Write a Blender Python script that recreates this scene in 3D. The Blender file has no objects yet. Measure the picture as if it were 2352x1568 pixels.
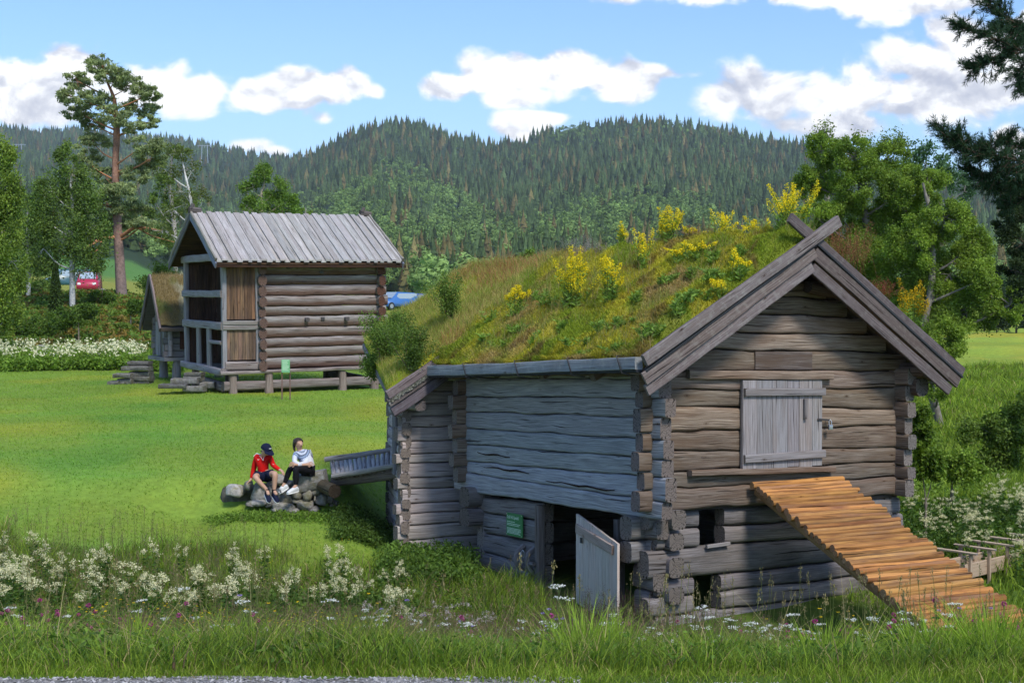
import bpy, math, random
import numpy as np
from mathutils import Vector, Matrix
random.seed(7); RNG = np.random.default_rng(7)
scene = bpy.context.scene
COL = scene.collection
# ------------------------------------------------------------------ camera, sky, sun, exposure
F = 3267.0; CX, CY = 1176.0, 784.0; HY = 700.0            # focal length and principal point for a 2352 px wide picture
PITCH = math.atan((CY - HY) / F)
cam_d = bpy.data.cameras.new('camera'); cam = bpy.data.objects.new('camera', cam_d); COL.objects.link(cam)
cam_d.lens = 50.0; cam_d.sensor_width = 36.0; cam_d.clip_start = 0.1; cam_d.clip_end = 20000
cam.location = (0, 0, 0); cam.rotation_euler = (math.pi / 2 - PITCH, 0, 0)
scene.camera = cam
scene.view_settings.view_transform = 'Standard'; scene.view_settings.look = 'None'
scene.view_settings.exposure = 0.72; scene.view_settings.gamma = 1.0
SUN = Vector((0.42, -0.80, 1.0)).normalized()
sun_d = bpy.data.lights.new('sun', 'SUN'); sun_d.energy = 2.1; sun_d.angle = math.radians(12); sun_d.color = (1.0, 0.95, 0.86)
sun = bpy.data.objects.new('sun', sun_d); COL.objects.link(sun)
sun.rotation_euler = SUN.to_track_quat('Z', 'Y').to_euler(); sun.location = (30, -20, 60)
scene.cycles.max_bounces = 6; scene.cycles.diffuse_bounces = 3; scene.cycles.glossy_bounces = 2
scene.cycles.transmission_bounces = 3; scene.cycles.transparent_max_bounces = 4; scene.cycles.volume_bounces = 0
scene.cycles.caustics_reflective = False; scene.cycles.caustics_refractive = False
scene.cycles.use_adaptive_sampling = True; scene.cycles.adaptive_threshold = 0.02
scene.cycles.use_denoising = True

def nd(nt, typ, inp=None, **props):
    n = nt.nodes.new(typ)
    for k, v in props.items(): setattr(n, k, v)
    for k, v in (inp or {}).items():
        s = n.inputs[k]
        if isinstance(v, bpy.types.NodeSocket): nt.links.new(v, s)
        else: s.default_value = v
    return n
def mth(nt, op, a, b=0.0, c=0.0, clamp=False):
    n = nd(nt, 'ShaderNodeMath', {0: a, 1: b, 2: c}, operation=op); n.use_clamp = clamp
    return n.outputs[0]
def ramp(nt, fac, stops, interp='LINEAR'):
    n = nd(nt, 'ShaderNodeValToRGB', {0: fac}); r = n.color_ramp; r.interpolation = interp
    while len(r.elements) < len(stops): r.elements.new(0.5)
    for e, (p, c) in zip(r.elements, stops):
        e.position = p; e.color = (*c, 1) if len(c) == 3 else c
    return n.outputs[0]
def g(v): return (v, v, v)
def mixc(nt, fac, a, b, blend='MIX'):
    n = nt.nodes.new('ShaderNodeMix'); n.data_type = 'RGBA'; n.blend_type = blend
    for i, v in ((0, fac), (6, a), (7, b)):
        if isinstance(v, bpy.types.NodeSocket): nt.links.new(v, n.inputs[i])
        else: n.inputs[i].default_value = v if i == 0 else (*v[:3], 1)
    return n.outputs[2]

world = bpy.data.worlds.new('World'); scene.world = world; world.use_nodes = True
nt = world.node_tree; nt.nodes.clear()
sky = nd(nt, 'ShaderNodeTexSky', sky_type='NISHITA', sun_disc=False, sun_elevation=math.asin(SUN.z),
         sun_rotation=math.atan2(SUN.x, SUN.y), altitude=300, air_density=1.0, dust_density=0.6, ozone_density=1.6)
tc = nd(nt, 'ShaderNodeTexCoord')
sep = nd(nt, 'ShaderNodeSeparateXYZ', {0: tc.outputs['Generated']})
ay = mth(nt, 'MAXIMUM', mth(nt, 'ABSOLUTE', sep.outputs[1]), 0.05)
U = mth(nt, 'DIVIDE', sep.outputs[0], ay); V = mth(nt, 'DIVIDE', sep.outputs[2], ay)
uvn = nd(nt, 'ShaderNodeCombineXYZ', {0: mth(nt, 'MULTIPLY', U, 0.75), 1: V, 2: 0.37})
n1 = nd(nt, 'ShaderNodeTexNoise', {'Vector': uvn.outputs[0], 'Scale': 26.0, 'Detail': 9.0, 'Roughness': 0.56, 'Distortion': 0.25})
n2 = nd(nt, 'ShaderNodeTexNoise', {'Vector': uvn.outputs[0], 'Scale': 9.0, 'Detail': 3.0, 'Roughness': 0.5})
CLOUDS = [(70, 215, 130, 62), (190, 165, 95, 55), (330, 200, 150, 62), (470, 205, 60, 40), (110, 260, 190, 26),
          (600, 222, 80, 32), (700, 205, 75, 42), (790, 205, 70, 48), (860, 218, 42, 25), (745, 272, 48, 22),
          (1035, 200, 60, 30), (1150, 165, 105, 58), (1290, 170, 135, 58), (1430, 195, 110, 42), (1560, 175, 100, 22), (1230, 220, 150, 26),
          (1200, 290, 70, 30), (1275, 275, 50, 16), (570, 335, 55, 20), (640, 348, 40, 14),
          (1650, 225, 110, 55), (1780, 215, 140, 72), (1920, 225, 170, 85), (2080, 240, 170, 88), (2200, 215, 90, 60), (1950, 290, 230, 45),
          (2120, 150, 120, 60), (2230, 100, 130, 70), (2340, 160, 90, 80), (2390, 60, 110, 60),
          (1640, -5, 160, 28), (1850, -10, 150, 40), (2020, 10, 130, 45), (2200, -20, 160, 50), (1420, 5, 60, 14),
          (2330, 330, 50, 40),
          (-250, 120, 200, 80), (-500, 220, 220, 70), (2700, 200, 230, 90), (3000, 60, 200, 90), (300, -400, 400, 120), (1300, -600, 600, 160), (2500, -500, 400, 150), (-400, -700, 500, 200)]
den = None; hgt = None
for (px, py, rx, ry) in CLOUDS:
    rx *= 1.10; ry *= 1.18
    du = mth(nt, 'DIVIDE', mth(nt, 'SUBTRACT', U, (px - CX) / F), rx / F)
    dv = mth(nt, 'DIVIDE', mth(nt, 'SUBTRACT', V, (HY - py) / F), ry / F)
    r2 = mth(nt, 'ADD', mth(nt, 'MULTIPLY', du, du), mth(nt, 'MULTIPLY', dv, dv))
    m = mth(nt, 'SUBTRACT', 1.0, mth(nt, 'SQRT', r2))
    m = mth(nt, 'MULTIPLY', m, min(1.0, 0.18 + ry / 62.0))
    if den is None: den = m
    else:
        nn = nd(nt, 'ShaderNodeMath', {0: den, 1: m, 2: 0.18}, operation='SMOOTH_MAX'); den = nn.outputs[0]
nz = mth(nt, 'SUBTRACT', n1.outputs[0], 0.5); nz2 = mth(nt, 'SUBTRACT', n2.outputs[0], 0.5)
d = mth(nt, 'ADD', mth(nt, 'ADD', den, mth(nt, 'MULTIPLY', nz, 1.7)), mth(nt, 'MULTIPLY', nz2, 0.7))
for vs, vk in ((24.0, .55), (58.0, .28), (130.0, .12)):
    vv = nd(nt, 'ShaderNodeTexVoronoi', {'Vector': nd(nt, 'ShaderNodeVectorMath', {0: uvn.outputs[0], 1: nd(nt, 'ShaderNodeVectorMath', {0: n1.outputs[1], 'Scale': .012}, operation='SCALE').outputs[0]}, operation='ADD').outputs[0], 'Scale': vs, 'Smoothness': .35}, feature='SMOOTH_F1').outputs[0]
    d = mth(nt, 'ADD', d, mth(nt, 'MULTIPLY', mth(nt, 'SUBTRACT', .42, vv), vk))
mask = nd(nt, 'ShaderNodeMapRange', {0: d, 1: -0.04, 2: 0.30}, interpolation_type='SMOOTHSTEP').outputs[0]
uv2 = nd(nt, 'ShaderNodeCombineXYZ', {0: mth(nt, 'MULTIPLY', U, 0.75), 1: mth(nt, 'ADD', V, 0.008), 2: 0.37})
n3 = nd(nt, 'ShaderNodeTexNoise', {'Vector': uv2.outputs[0], 'Scale': 26.0, 'Detail': 5.0, 'Roughness': 0.5, 'Distortion': 0.25})
relief = mth(nt, 'SUBTRACT', n1.outputs[0], n3.outputs[0])
n4 = nd(nt, 'ShaderNodeTexNoise', {'Vector': uvn.outputs[0], 'Scale': 12.0, 'Detail': 4.0})
shade = mth(nt, 'ADD', mth(nt, 'MULTIPLY', relief, 3.2), mth(nt, 'MULTIPLY_ADD', mth(nt, 'SUBTRACT', n4.outputs[0], 0.5), 1.6, 0.72))
ccol = ramp(nt, shade, [(0.22, (0.38, 0.40, 0.47)), (0.52, (0.54, 0.55, 0.59)), (0.78, (0.78, 0.78, 0.78))])
skyc = nd(nt, 'ShaderNodeVectorMath', {0: sky.outputs[0], 'Scale': 0.11}, operation='SCALE').outputs[0]
skyc = mixc(nt, 1.0, skyc, (.78, .93, 1.14), 'MULTIPLY')
hz = nd(nt, 'ShaderNodeMapRange', {0: V, 1: 0.0, 2: 0.20, 3: 0.40, 4: 0.0}).outputs[0]
skyc = mixc(nt, hz, skyc, (0.36, 0.46, 0.62))
fin = mixc(nt, mth(nt, 'MULTIPLY', mask, 0.97), skyc, ccol)
bg = nd(nt, 'ShaderNodeBackground', {0: fin, 1: 1.0})
# lift: the clouds and thin air are as bright as the Nishita sky at its scaled strength
out = nd(nt, 'ShaderNodeOutputWorld'); nt.links.new(bg.outputs[0], out.inputs[0])

# ------------------------------------------------------------------ helpers
def W(px, py, Y):
    """a point at distance Y in front of the road, from its bearing and elevation"""
    d = np.array([(px - CX) / F, 1.0, -(py - CY) / F]); c, s = math.cos(PITCH), math.sin(PITCH)
    r = np.array([d[0], d[1] * c + d[2] * s, -d[1] * s + d[2] * c])
    return r * (Y / r[1])
def vnoise(p, seed=0):
    """value noise, p (...,k) -> -1..1"""
    p = np.asarray(p, float); i = np.floor(p).astype(np.int64); f = p - i; f = f * f * (3 - 2 * f); k = p.shape[-1]
    res = 0
    for c in range(2 ** k):
        h = np.full(p.shape[:-1], seed * 7919 + 12345, np.int64); w = 1.0
        for a in range(k):
            b = (c >> a) & 1
            h = (h ^ ((i[..., a] + b) * (73856093, 19349663, 83492791)[a])) * 1103515245 & 0x7fffffff
            w = w * (f[..., a] if b else 1 - f[..., a])
        h = (h ^ (h >> 13)) * 1274126177 & 0x7fffffff
        h = h ^ (h >> 16)
        res = res + w * ((h & 0xffff) / 32767.5 - 1)
    return res
def fbm(p, seed=0, o=4):
    p = np.asarray(p, float); r = 0; a = 1; t = 0
    for k in range(o): r = r + a * vnoise(p * 2 ** k, seed + k); t += a; a *= .5
    return r / t

class MB:
    """collects geometry and links it as ONE mesh object"""
    def __init__(s): s.v = []; s.uv = []; s.c = []; s.q = []; s.qm = []; s.t = []; s.tm = []; s.n = 0
    def add(s, v, q=None, t=None, uv=None, col=(1, 1, 1), mat=0):
        v = np.asarray(v, float).reshape(-1, 3); k = len(v)
        s.v.append(v); s.uv.append(np.zeros((k, 2)) if uv is None else np.asarray(uv, float).reshape(-1, 2))
        c = np.asarray(col, float); s.c.append(np.broadcast_to(c, (k, 3)) if c.ndim == 1 else c)
        if q is not None and len(q): q = np.asarray(q, np.int64).reshape(-1, 4); s.q.append(q + s.n); s.qm.append(np.full(len(q), mat))
        if t is not None and len(t): t = np.asarray(t, np.int64).reshape(-1, 3); s.t.append(t + s.n); s.tm.append(np.full(len(t), mat))
        s.n += k
    def build(s, name, mats, parent=None, smooth=True, M=None):
        me = bpy.data.meshes.new(name); v = np.concatenate(s.v)
        if M is not None: v = v @ np.array(M.to_3x3()).T + np.array(M.translation)
        q = np.concatenate(s.q) if s.q else np.zeros((0, 4), np.int64); t = np.concatenate(s.t) if s.t else np.zeros((0, 3), np.int64)
        li = np.concatenate([q.ravel(), t.ravel()]).astype(np.int32); nq, ntt = len(q), len(t)
        me.vertices.add(len(v)); me.vertices.foreach_set('co', v.astype(np.float32).ravel())
        me.loops.add(len(li)); me.loops.foreach_set('vertex_index', li)
        me.polygons.add(nq + ntt)
        me.polygons.foreach_set('loop_start', np.concatenate([np.arange(nq) * 4, nq * 4 + np.arange(ntt) * 3]).astype(np.int32))
        me.polygons.foreach_set('loop_total', np.concatenate([np.full(nq, 4), np.full(ntt, 3)]).astype(np.int32))
        mi = np.concatenate([np.concatenate(s.qm) if s.q else np.zeros(0), np.concatenate(s.tm) if s.t else np.zeros(0)]).astype(np.int32)
        me.polygons.foreach_set('material_index', mi)
        me.polygons.foreach_set('use_smooth', np.full(nq + ntt, smooth))
        ul = me.uv_layers.new(name='UVMap'); uv = np.concatenate(s.uv)
        ul.data.foreach_set('uv', uv[li].astype(np.float32).ravel())
        ca = me.color_attributes.new('Col', 'FLOAT_COLOR', 'POINT'); c = np.concatenate(s.c)
        ca.data.foreach_set('color', np.concatenate([c, np.ones((len(c), 1))], 1).astype(np.float32).ravel())
        me.update(); me.validate()
        for m in (mats if isinstance(mats, (list, tuple)) else [mats]): me.materials.append(m)
        o = bpy.data.objects.new(name, me); COL.objects.link(o)
        if parent is not None: o.parent = parent
        return o
def tag(o, label=None, cat=None, group=None, kind=None):
    if label: o['label'] = label
    if cat: o['category'] = cat
    if group: o['group'] = group
    if kind: o['kind'] = kind
    return o
def empty(name, M=None, label=None, cat=None, group=None):
    o = bpy.data.objects.new(name, None); COL.objects.link(o); o.empty_display_size = 0.2
    if M is not None: o.matrix_world = M if isinstance(M, Matrix) else Matrix.Translation(Vector([float(x) for x in M]))
    return tag(o, label, cat, group)
def copy_tree(o, parent=None):
    c = o.copy(); COL.objects.link(c)
    if parent is not None: c.parent = parent
    for ch in [x for x in o.children]: copy_tree(ch, c)
    return c
def rc(lo=.85, hi=1.15, hue=.04):
    b = random.uniform(lo, hi); return np.array([b * (1 + random.uniform(-hue, hue)), b, b * (1 + random.uniform(-hue, hue))])

def sweep(mb, C, S, Uv, Wd, Ht, exp=4.0, n=14, rough=.004, mat=0, cap=1, col=(1, 1, 1), u0=None, colfn=None, capcol=None):
    """ring sweep: centres C (k,3), side/up vectors (k,3), widths, heights (k)"""
    C = np.asarray(C, float); k = len(C); th = np.linspace(0, 2 * math.pi, n + 1) + math.pi / n
    ct, st = np.cos(th), np.sin(th); e = 2.0 / exp
    cx = np.sign(ct) * np.abs(ct) ** e * .5; sy = np.sign(st) * np.abs(st) ** e * .5
    Wd = np.broadcast_to(Wd, (k,)); Ht = np.broadcast_to(Ht, (k,)); S = np.broadcast_to(S, (k, 3)); Uv = np.broadcast_to(Uv, (k, 3))
    P = C[:, None] + S[:, None] * (cx[None, :, None] * Wd[:, None, None]) + Uv[:, None] * (sy[None, :, None] * Ht[:, None, None])
    if rough:
        s1 = random.randrange(9999); rd = P - C[:, None]; rl = np.linalg.norm(rd, axis=-1, keepdims=True) + 1e-6
        nz = fbm(P * np.array([3.1, 3.1, 7.0]), s1, 3); nz[:, -1] = nz[:, 0]
        P = P + rd / rl * nz[..., None] * rough * 2
    L = np.concatenate([[0], np.cumsum(np.linalg.norm(np.diff(C, axis=0), axis=1))])
    per = np.concatenate([[0], np.cumsum(np.hypot(np.diff(cx) * Wd[0], np.diff(sy) * Ht[0]))])
    u0 = random.uniform(0, 60) if u0 is None else u0; v0 = random.uniform(0, 60)
    uv = np.stack(np.broadcast_arrays(L[:, None] + u0, per[None] + v0), -1)
    i = np.arange(k - 1)[:, None] * (n + 1) + np.arange(n)[None]
    q = np.stack([i, i + 1, i + n + 2, i + n + 1], -1).reshape(-1, 4)
    cc = np.asarray(col, float)
    if colfn is not None: cc = (cc * colfn(cx, sy)[None]) * np.ones((k, 1, 1)); cc = cc.reshape(-1, 3)
    mb.add(P, q=q, uv=uv, col=cc, mat=mat)
    if cap is not None:
        for r, fl in ((0, 1), (k - 1, 0)):
            ring = P[r, :n]; c0 = ring.mean(0); m = max(Wd[r], Ht[r]) * .5
            v = np.concatenate([[c0], ring]); o = random.uniform(-.15, .15)
            uvc = np.concatenate([[[o, o]], np.stack([cx[:n] * Wd[r] / m, sy[:n] * Ht[r] / m], -1)])
            a = np.arange(n); t = np.stack([np.zeros(n, int), 1 + a, 1 + (a + 1) % n], -1)
            if fl: t = t[:, ::-1]
            mb.add(v, t=t[:, ::-1] if True else t, uv=uvc, col=(capcol if capcol is not None else (cc if cc.ndim == 1 else (1, 1, 1))), mat=cap)
def beam(mb, p0, p1, w, h, up=(0, 0, 1), seg=None, exp=7, n=12, wob=.004, rough=.003, taper=1.0, mat=0, cap=1, col=(1, 1, 1), bend=0, **kw):
    p0 = np.asarray(p0, float); p1 = np.asarray(p1, float); d = p1 - p0; L = np.linalg.norm(d); d /= L
    up = np.asarray(up, float); s = np.cross(d, up); s /= np.linalg.norm(s); u = np.cross(s, d)
    k = seg or max(2, int(L / .22) + 1); t = np.linspace(0, 1, k)
    C = p0 + np.outer(t * L, d); sd = random.uniform(0, 99)
    C = C + np.outer(vnoise(np.stack([t * L * 1.3 + sd], -1), 1) * wob, s) + np.outer(vnoise(np.stack([t * L * 1.3 + sd + 50], -1), 2) * wob + bend * np.sin(t * math.pi), u)
    sc = 1 + (taper - 1) * t + vnoise(np.stack([t * L * 2 + sd], -1), 3) * wob / max(h, .03) * .6
    sweep(mb, C, s, u, w * sc, h * sc, exp, n, rough, mat, cap, col, **kw)
def box(mb, c, sx, sy, sz, col=(1, 1, 1), mat=0, R=None):
    """plain chamfer-free box, for hidden cores"""
    v = np.array([[x, y, z] for x in (-.5, .5) for y in (-.5, .5) for z in (-.5, .5)]) * [sx, sy, sz]
    if R is not None: v = v @ np.array(R).T
    q = [(0, 1, 3, 2), (4, 6, 7, 5), (0, 4, 5, 1), (2, 3, 7, 6), (0, 2, 6, 4), (1, 5, 7, 3)]
    vv = []; qq = []; uvs = []
    for f in q:
        b = len(vv); vv += [v[i] + c for i in f]; qq.append((b, b + 1, b + 2, b + 3)); uvs += [(0, 0), (.3, 0), (.3, .3), (0, .3)]
    mb.add(vv, q=qq, uv=uvs, col=col, mat=mat)
def tube(mb, pts, rad, n=6, col=(1, 1, 1), mat=0, rough=0, cap=None):
    pts = np.asarray(pts, float); k = len(pts); rad = np.broadcast_to(rad, (k,))
    d = np.gradient(pts, axis=0); d /= np.linalg.norm(d, axis=1, keepdims=True) + 1e-9
    ref = np.array([0.3, 0.2, 1.0]) if abs(d[0][2]) < .8 else np.array([1.0, .1, 0])
    s = np.cross(d, ref); s /= np.linalg.norm(s, axis=1, keepdims=True) + 1e-9; u = np.cross(s, d)
    sweep(mb, pts, s, u, rad * 2, rad * 2, 2, n, rough, mat, cap, col)
def spline(pts, m=6):
    pts = np.asarray(pts, float); P = np.concatenate([[2 * pts[0] - pts[1]], pts, [2 * pts[-1] - pts[-2]]]); out = []
    for i in range(1, len(P) - 2):
        for t in np.linspace(0, 1, m, endpoint=False):
            a, b, c, dd = P[i - 1], P[i], P[i + 1], P[i + 2]
            out.append(.5 * ((2 * b) + (-a + c) * t + (2 * a - 5 * b + 4 * c - dd) * t * t + (-a + 3 * b - 3 * c + dd) * t ** 3))
    out.append(pts[-1]); return np.array(out)
def rvec(n): v = RNG.normal(size=(n, 3)); return v / (np.linalg.norm(v, axis=1, keepdims=True) + 1e-9)
def leaves(mb, c, L, wd, col, up=0.4, droop=None, mat=0):
    """leaf-sized rhombi at centres c"""
    n = len(c); L = np.broadcast_to(L, (n,)); wd = np.broadcast_to(wd, (n,))
    a = rvec(n) if droop is None else droop
    b = rvec(n) + np.array([0, 0, 0.0]); nrm = rvec(n) + np.array([0, 0, up]); b = np.cross(a, nrm); b /= np.linalg.norm(b, axis=1, keepdims=True) + 1e-9
    v = np.stack([c - a * L[:, None] * .5, c + b * wd[:, None] * .5 - a * L[:, None] * .08, c + a * L[:, None] * .5, c - b * wd[:, None] * .5 - a * L[:, None] * .08], 1)
    q = np.arange(n * 4).reshape(n, 4); cc = np.repeat(np.broadcast_to(col, (n, 3)), 4, 0)
    mb.add(v.reshape(-1, 3), q=q, col=cc, mat=mat)
def blades(mb, b, h, w, lean, col, tip=None, mat=0, stiff=.5):
    """grass blades: base b (n,3), height, width, lean (n,3)"""
    n = len(b); h = np.broadcast_to(h, (n,)); w = np.broadcast_to(w, (n,)); an = RNG.uniform(0, 2 * math.pi, n)
    sd = np.stack([np.cos(an), np.sin(an), np.zeros(n)], -1)
    P = []
    for t, ww in ((0, 1), (.4, .85), (.75, .5)):
        c = b + np.stack([np.zeros(n), np.zeros(n), h * t * (1 - .18 * t)], -1) + lean * (t ** 2)[..., None] * h[:, None] if False else b + np.outer(np.ones(n), [0, 0, 1]) * (h * t * (1 - .15 * t))[:, None] + lean * h[:, None] * t ** 2
        P += [c - sd * (w * ww * .5)[:, None], c + sd * (w * ww * .5)[:, None]]
    P.append(b + np.outer(np.ones(n), [0, 0, 1]) * (h * .85)[:, None] + lean * h[:, None])
    v = np.stack(P, 1).reshape(-1, 3); o = np.arange(n)[:, None] * 7
    q = np.concatenate([o + [[0, 1, 3, 2]], o + [[2, 3, 5, 4]]]); t = o + [[4, 5, 6]]
    cc = np.broadcast_to(col, (n, 3)); tp = cc if tip is None else np.broadcast_to(tip, (n, 3))
    C = np.stack([cc, cc, cc, cc, cc * .5 + tp * .5, cc * .5 + tp * .5, tp], 1).reshape(-1, 3)
    mb.add(v, q=q, t=t, col=C, mat=mat)

# ------------------------------------------------------------------ materials
def mat_base(name):
    m = bpy.data.materials.new(name); m.use_nodes = True; nt = m.node_tree; nt.nodes.clear()
    o = nd(nt, 'ShaderNodeOutputMaterial'); return m, nt, o
def bsdf(nt, o, col, rough=.85, normal=None, spec=.25, **kw):
    inp = {'Base Color': col if isinstance(col, bpy.types.NodeSocket) else (*col[:3], 1), 'Roughness': rough, 'Specular IOR Level': spec}
    inp.update(kw)
    if normal is not None: inp['Normal'] = normal
    b = nd(nt, 'ShaderNodeBsdfPrincipled', inp); nt.links.new(b.outputs[0], o.inputs[0]); return b
def wood_mat(name, light, dark, streak, sfac=.5, bump=.5, knots=True, stain=None, lichen=0):
    m, nt, o = mat_base(name); uv = nd(nt, 'ShaderNodeUVMap').outputs[0]
    mp = lambda sx, sy: nd(nt, 'ShaderNodeMapping', {0: uv, 3: (sx, sy, 1)}).outputs[0]
    warp = nd(nt, 'ShaderNodeTexNoise', {'Vector': mp(1.6, 3.0), 'Scale': 1.0, 'Detail': 2.0}).outputs[0]
    wv = nd(nt, 'ShaderNodeCombineXYZ', {1: mth(nt, 'MULTIPLY', warp, .045)}).outputs[0]
    uvw = nd(nt, 'ShaderNodeVectorMath', {0: uv, 1: wv}, operation='ADD').outputs[0]
    mw = lambda sx, sy: nd(nt, 'ShaderNodeMapping', {0: uvw, 3: (sx, sy, 1)}).outputs[0]
    gr = nd(nt, 'ShaderNodeTexNoise', {'Vector': mw(1.5, 60), 'Scale': 1.0, 'Detail': 5.0, 'Roughness': .65}).outputs[0]
    big = nd(nt, 'ShaderNodeTexNoise', {'Vector': mw(1.1, 7), 'Scale': 1.0, 'Detail': 4.0, 'Roughness': .6}).outputs[0]
    crk = nd(nt, 'ShaderNodeTexNoise', {'Vector': mw(.8, 30), 'Scale': 1.0, 'Detail': 2.5, 'Roughness': .5}).outputs[0]
    crack = ramp(nt, crk, [(.31, g(0)), (.37, g(1))])
    base = mixc(nt, ramp(nt, gr, [(.37, g(0)), (.63, g(1))]), dark, light)
    base = mixc(nt, ramp(nt, big, [(.46, g(0)), (.68, g(sfac))]), base, streak)
    if stain is not None:
        stn = nd(nt, 'ShaderNodeTexNoise', {'Vector': mp(.5, 2.4), 'Scale': 1.0, 'Detail': 5.0, 'Roughness': .7}).outputs[0]
        base = mixc(nt, ramp(nt, stn, [(.5, g(0)), (.66, g(.8))]), base, stain)
    if lichen:
        ln = nd(nt, 'ShaderNodeTexNoise', {'Vector': mp(9, 9), 'Scale': 1.0, 'Detail': 6.0, 'Roughness': .75}).outputs[0]
        base = mixc(nt, ramp(nt, ln, [(.5, g(0)), (.62, g(lichen))]), base, (.42, .43, .38))
    hgt = mth(nt, 'ADD', mth(nt, 'MULTIPLY', gr, .35), mth(nt, 'MULTIPLY', crack, .65))
    if knots:
        vo = nd(nt, 'ShaderNodeTexVoronoi', {'Vector': mp(2.1, 5.5), 'Scale': 1.0, 'Randomness': 1.0}).outputs[0]
        kn = ramp(nt, vo, [(.045, g(0)), (.075, g(.9)), (.10, g(.55)), (.14, g(1))])
        base = mixc(nt, 1.0, base, mixc(nt, kn, (.35, .28, .22), (1, 1, 1)), 'MULTIPLY')
        hgt = mth(nt, 'ADD', hgt, mth(nt, 'MULTIPLY', kn, .2))
    base = mixc(nt, 1.0, base, mixc(nt, crack, (.16, .14, .13), (1, 1, 1)), 'MULTIPLY')
    at = nd(nt, 'ShaderNodeAttribute', attribute_name='Col').outputs[0]
    base = mixc(nt, 1.0, base, at, 'MULTIPLY')
    bp = nd(nt, 'ShaderNodeBump', {'Height': hgt, 'Strength': bump, 'Distance': .02}).outputs[0]
    bsdf(nt, o, base, .9, bp, .12); return m
def end_mat(name, light, dark):
    m, nt, o = mat_base(name); uv = nd(nt, 'ShaderNodeUVMap').outputs[0]
    ln = nd(nt, 'ShaderNodeVectorMath', {0: uv}, operation='LENGTH').outputs['Value']
    ns = nd(nt, 'ShaderNodeTexNoise', {'Vector': uv, 'Scale': 2.5, 'Detail': 3.0}).outputs[0]
    rg = mth(nt, 'SINE', mth(nt, 'MULTIPLY', mth(nt, 'ADD', ln, mth(nt, 'MULTIPLY', ns, .4)), 34.0))
    sx = nd(nt, 'ShaderNodeSeparateXYZ', {0: uv}); an = mth(nt, 'ARCTAN2', sx.outputs[1], sx.outputs[0])
    cr = nd(nt, 'ShaderNodeTexNoise', {'Vector': nd(nt, 'ShaderNodeCombineXYZ', {0: an, 1: mth(nt, 'MULTIPLY', ln, .4)}).outputs[0], 'Scale': 3.6, 'Detail': 3.0}).outputs[0]
    crk = ramp(nt, cr, [(.36, g(.12)), (.45, g(1))])
    c = mixc(nt, mth(nt, 'MULTIPLY_ADD', rg, .3, .5), dark, light); c = mixc(nt, 1.0, c, crk, 'MULTIPLY')
    c = mixc(nt, 1.0, c, nd(nt, 'ShaderNodeAttribute', attribute_name='Col').outputs[0], 'MULTIPLY')
    bp = nd(nt, 'ShaderNodeBump', {'Height': mth(nt, 'ADD', crk, mth(nt, 'MULTIPLY', rg, .15)), 'Strength': .5, 'Distance': .02}).outputs[0]
    bsdf(nt, o, c, .9, bp, .1); return m
def leaf_mat(name, trans=.35, rough=.6, spec=.2, jit=.25):
    m, nt, o = mat_base(name); at = nd(nt, 'ShaderNodeAttribute', attribute_name='Col').outputs[0]
    gm = nd(nt, 'ShaderNodeNewGeometry'); ns = nd(nt, 'ShaderNodeTexNoise', {'Vector': gm.outputs['Position'], 'Scale': .9, 'Detail': 4.0, 'Roughness': .6}).outputs[0]
    c = mixc(nt, 1.0, at, ramp(nt, ns, [(.25, g(1 - jit)), (.75, g(1 + jit))]), 'MULTIPLY')
    b = nd(nt, 'ShaderNodeBsdfPrincipled', {'Base Color': c, 'Roughness': rough, 'Specular IOR Level': spec})
    tr = nd(nt, 'ShaderNodeBsdfTranslucent', {0: mixc(nt, 1.0, c, (1.5, 1.5, .7), 'MULTIPLY')})
    mx = nd(nt, 'ShaderNodeMixShader', {0: trans, 1: b.outputs[0], 2: tr.outputs[0]}); nt.links.new(mx.outputs[0], o.inputs[0]); return m
def plain(name, col, rough=.7, spec=.3, noise=0, scale=20, metal=0, bump=0, attr=False):
    m, nt, o = mat_base(name); c = (*col, 1)
    tco = nd(nt, 'ShaderNodeTexCoord').outputs['Object']
    ns = nd(nt, 'ShaderNodeTexNoise', {'Vector': tco, 'Scale': scale, 'Detail': 5.0, 'Roughness': .65}).outputs[0]
    cc = mixc(nt, 1.0, col, ramp(nt, ns, [(.3, g(1 - noise)), (.7, g(1 + noise))]), 'MULTIPLY')
    if attr: cc = mixc(nt, 1.0, cc, nd(nt, 'ShaderNodeAttribute', attribute_name='Col').outputs[0], 'MULTIPLY')
    bp = nd(nt, 'ShaderNodeBump', {'Height': ns, 'Strength': bump, 'Distance': .02}).outputs[0] if bump else None
    bsdf(nt, o, cc, rough, bp, spec, Metallic=metal); return m
M = {}
M['gable'] = wood_mat('weathered_gable_wood', (.35, .28, .22), (.12, .085, .062), (.16, .10, .068), .6, .8, stain=(.19, .125, .08))
M['blue'] = wood_mat('silver_grey_wood', (.50, .50, .51), (.21, .215, .225), (.31, .305, .31), .5, .75)
M['annexw'] = wood_mat('pale_grey_wood', (.56, .50, .475), (.28, .24, .225), (.33, .25, .21), .4, .6)
M['barge'] = wood_mat('barge_board_wood', (.24, .205, .195), (.11, .09, .085), (.13, .095, .08), .5, .6, lichen=.2)
M['gutter'] = wood_mat('gutter_wood', (.34, .36, .37), (.18, .19, .20), (.2, .19, .18), .5, .5, lichen=.35)
M['dark'] = wood_mat('dark_inner_wood', (.09, .075, .065), (.045, .036, .03), (.06, .045, .035), .4, .5)
M['door'] = wood_mat('whitened_door_wood', (.60, .56, .52), (.38, .35, .32), (.38, .29, .23), .4, .4)
M['hatch'] = wood_mat('grey_hatch_wood', (.31, .29, .29), (.16, .145, .14), (.20, .155, .13), .5, .5)
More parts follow.
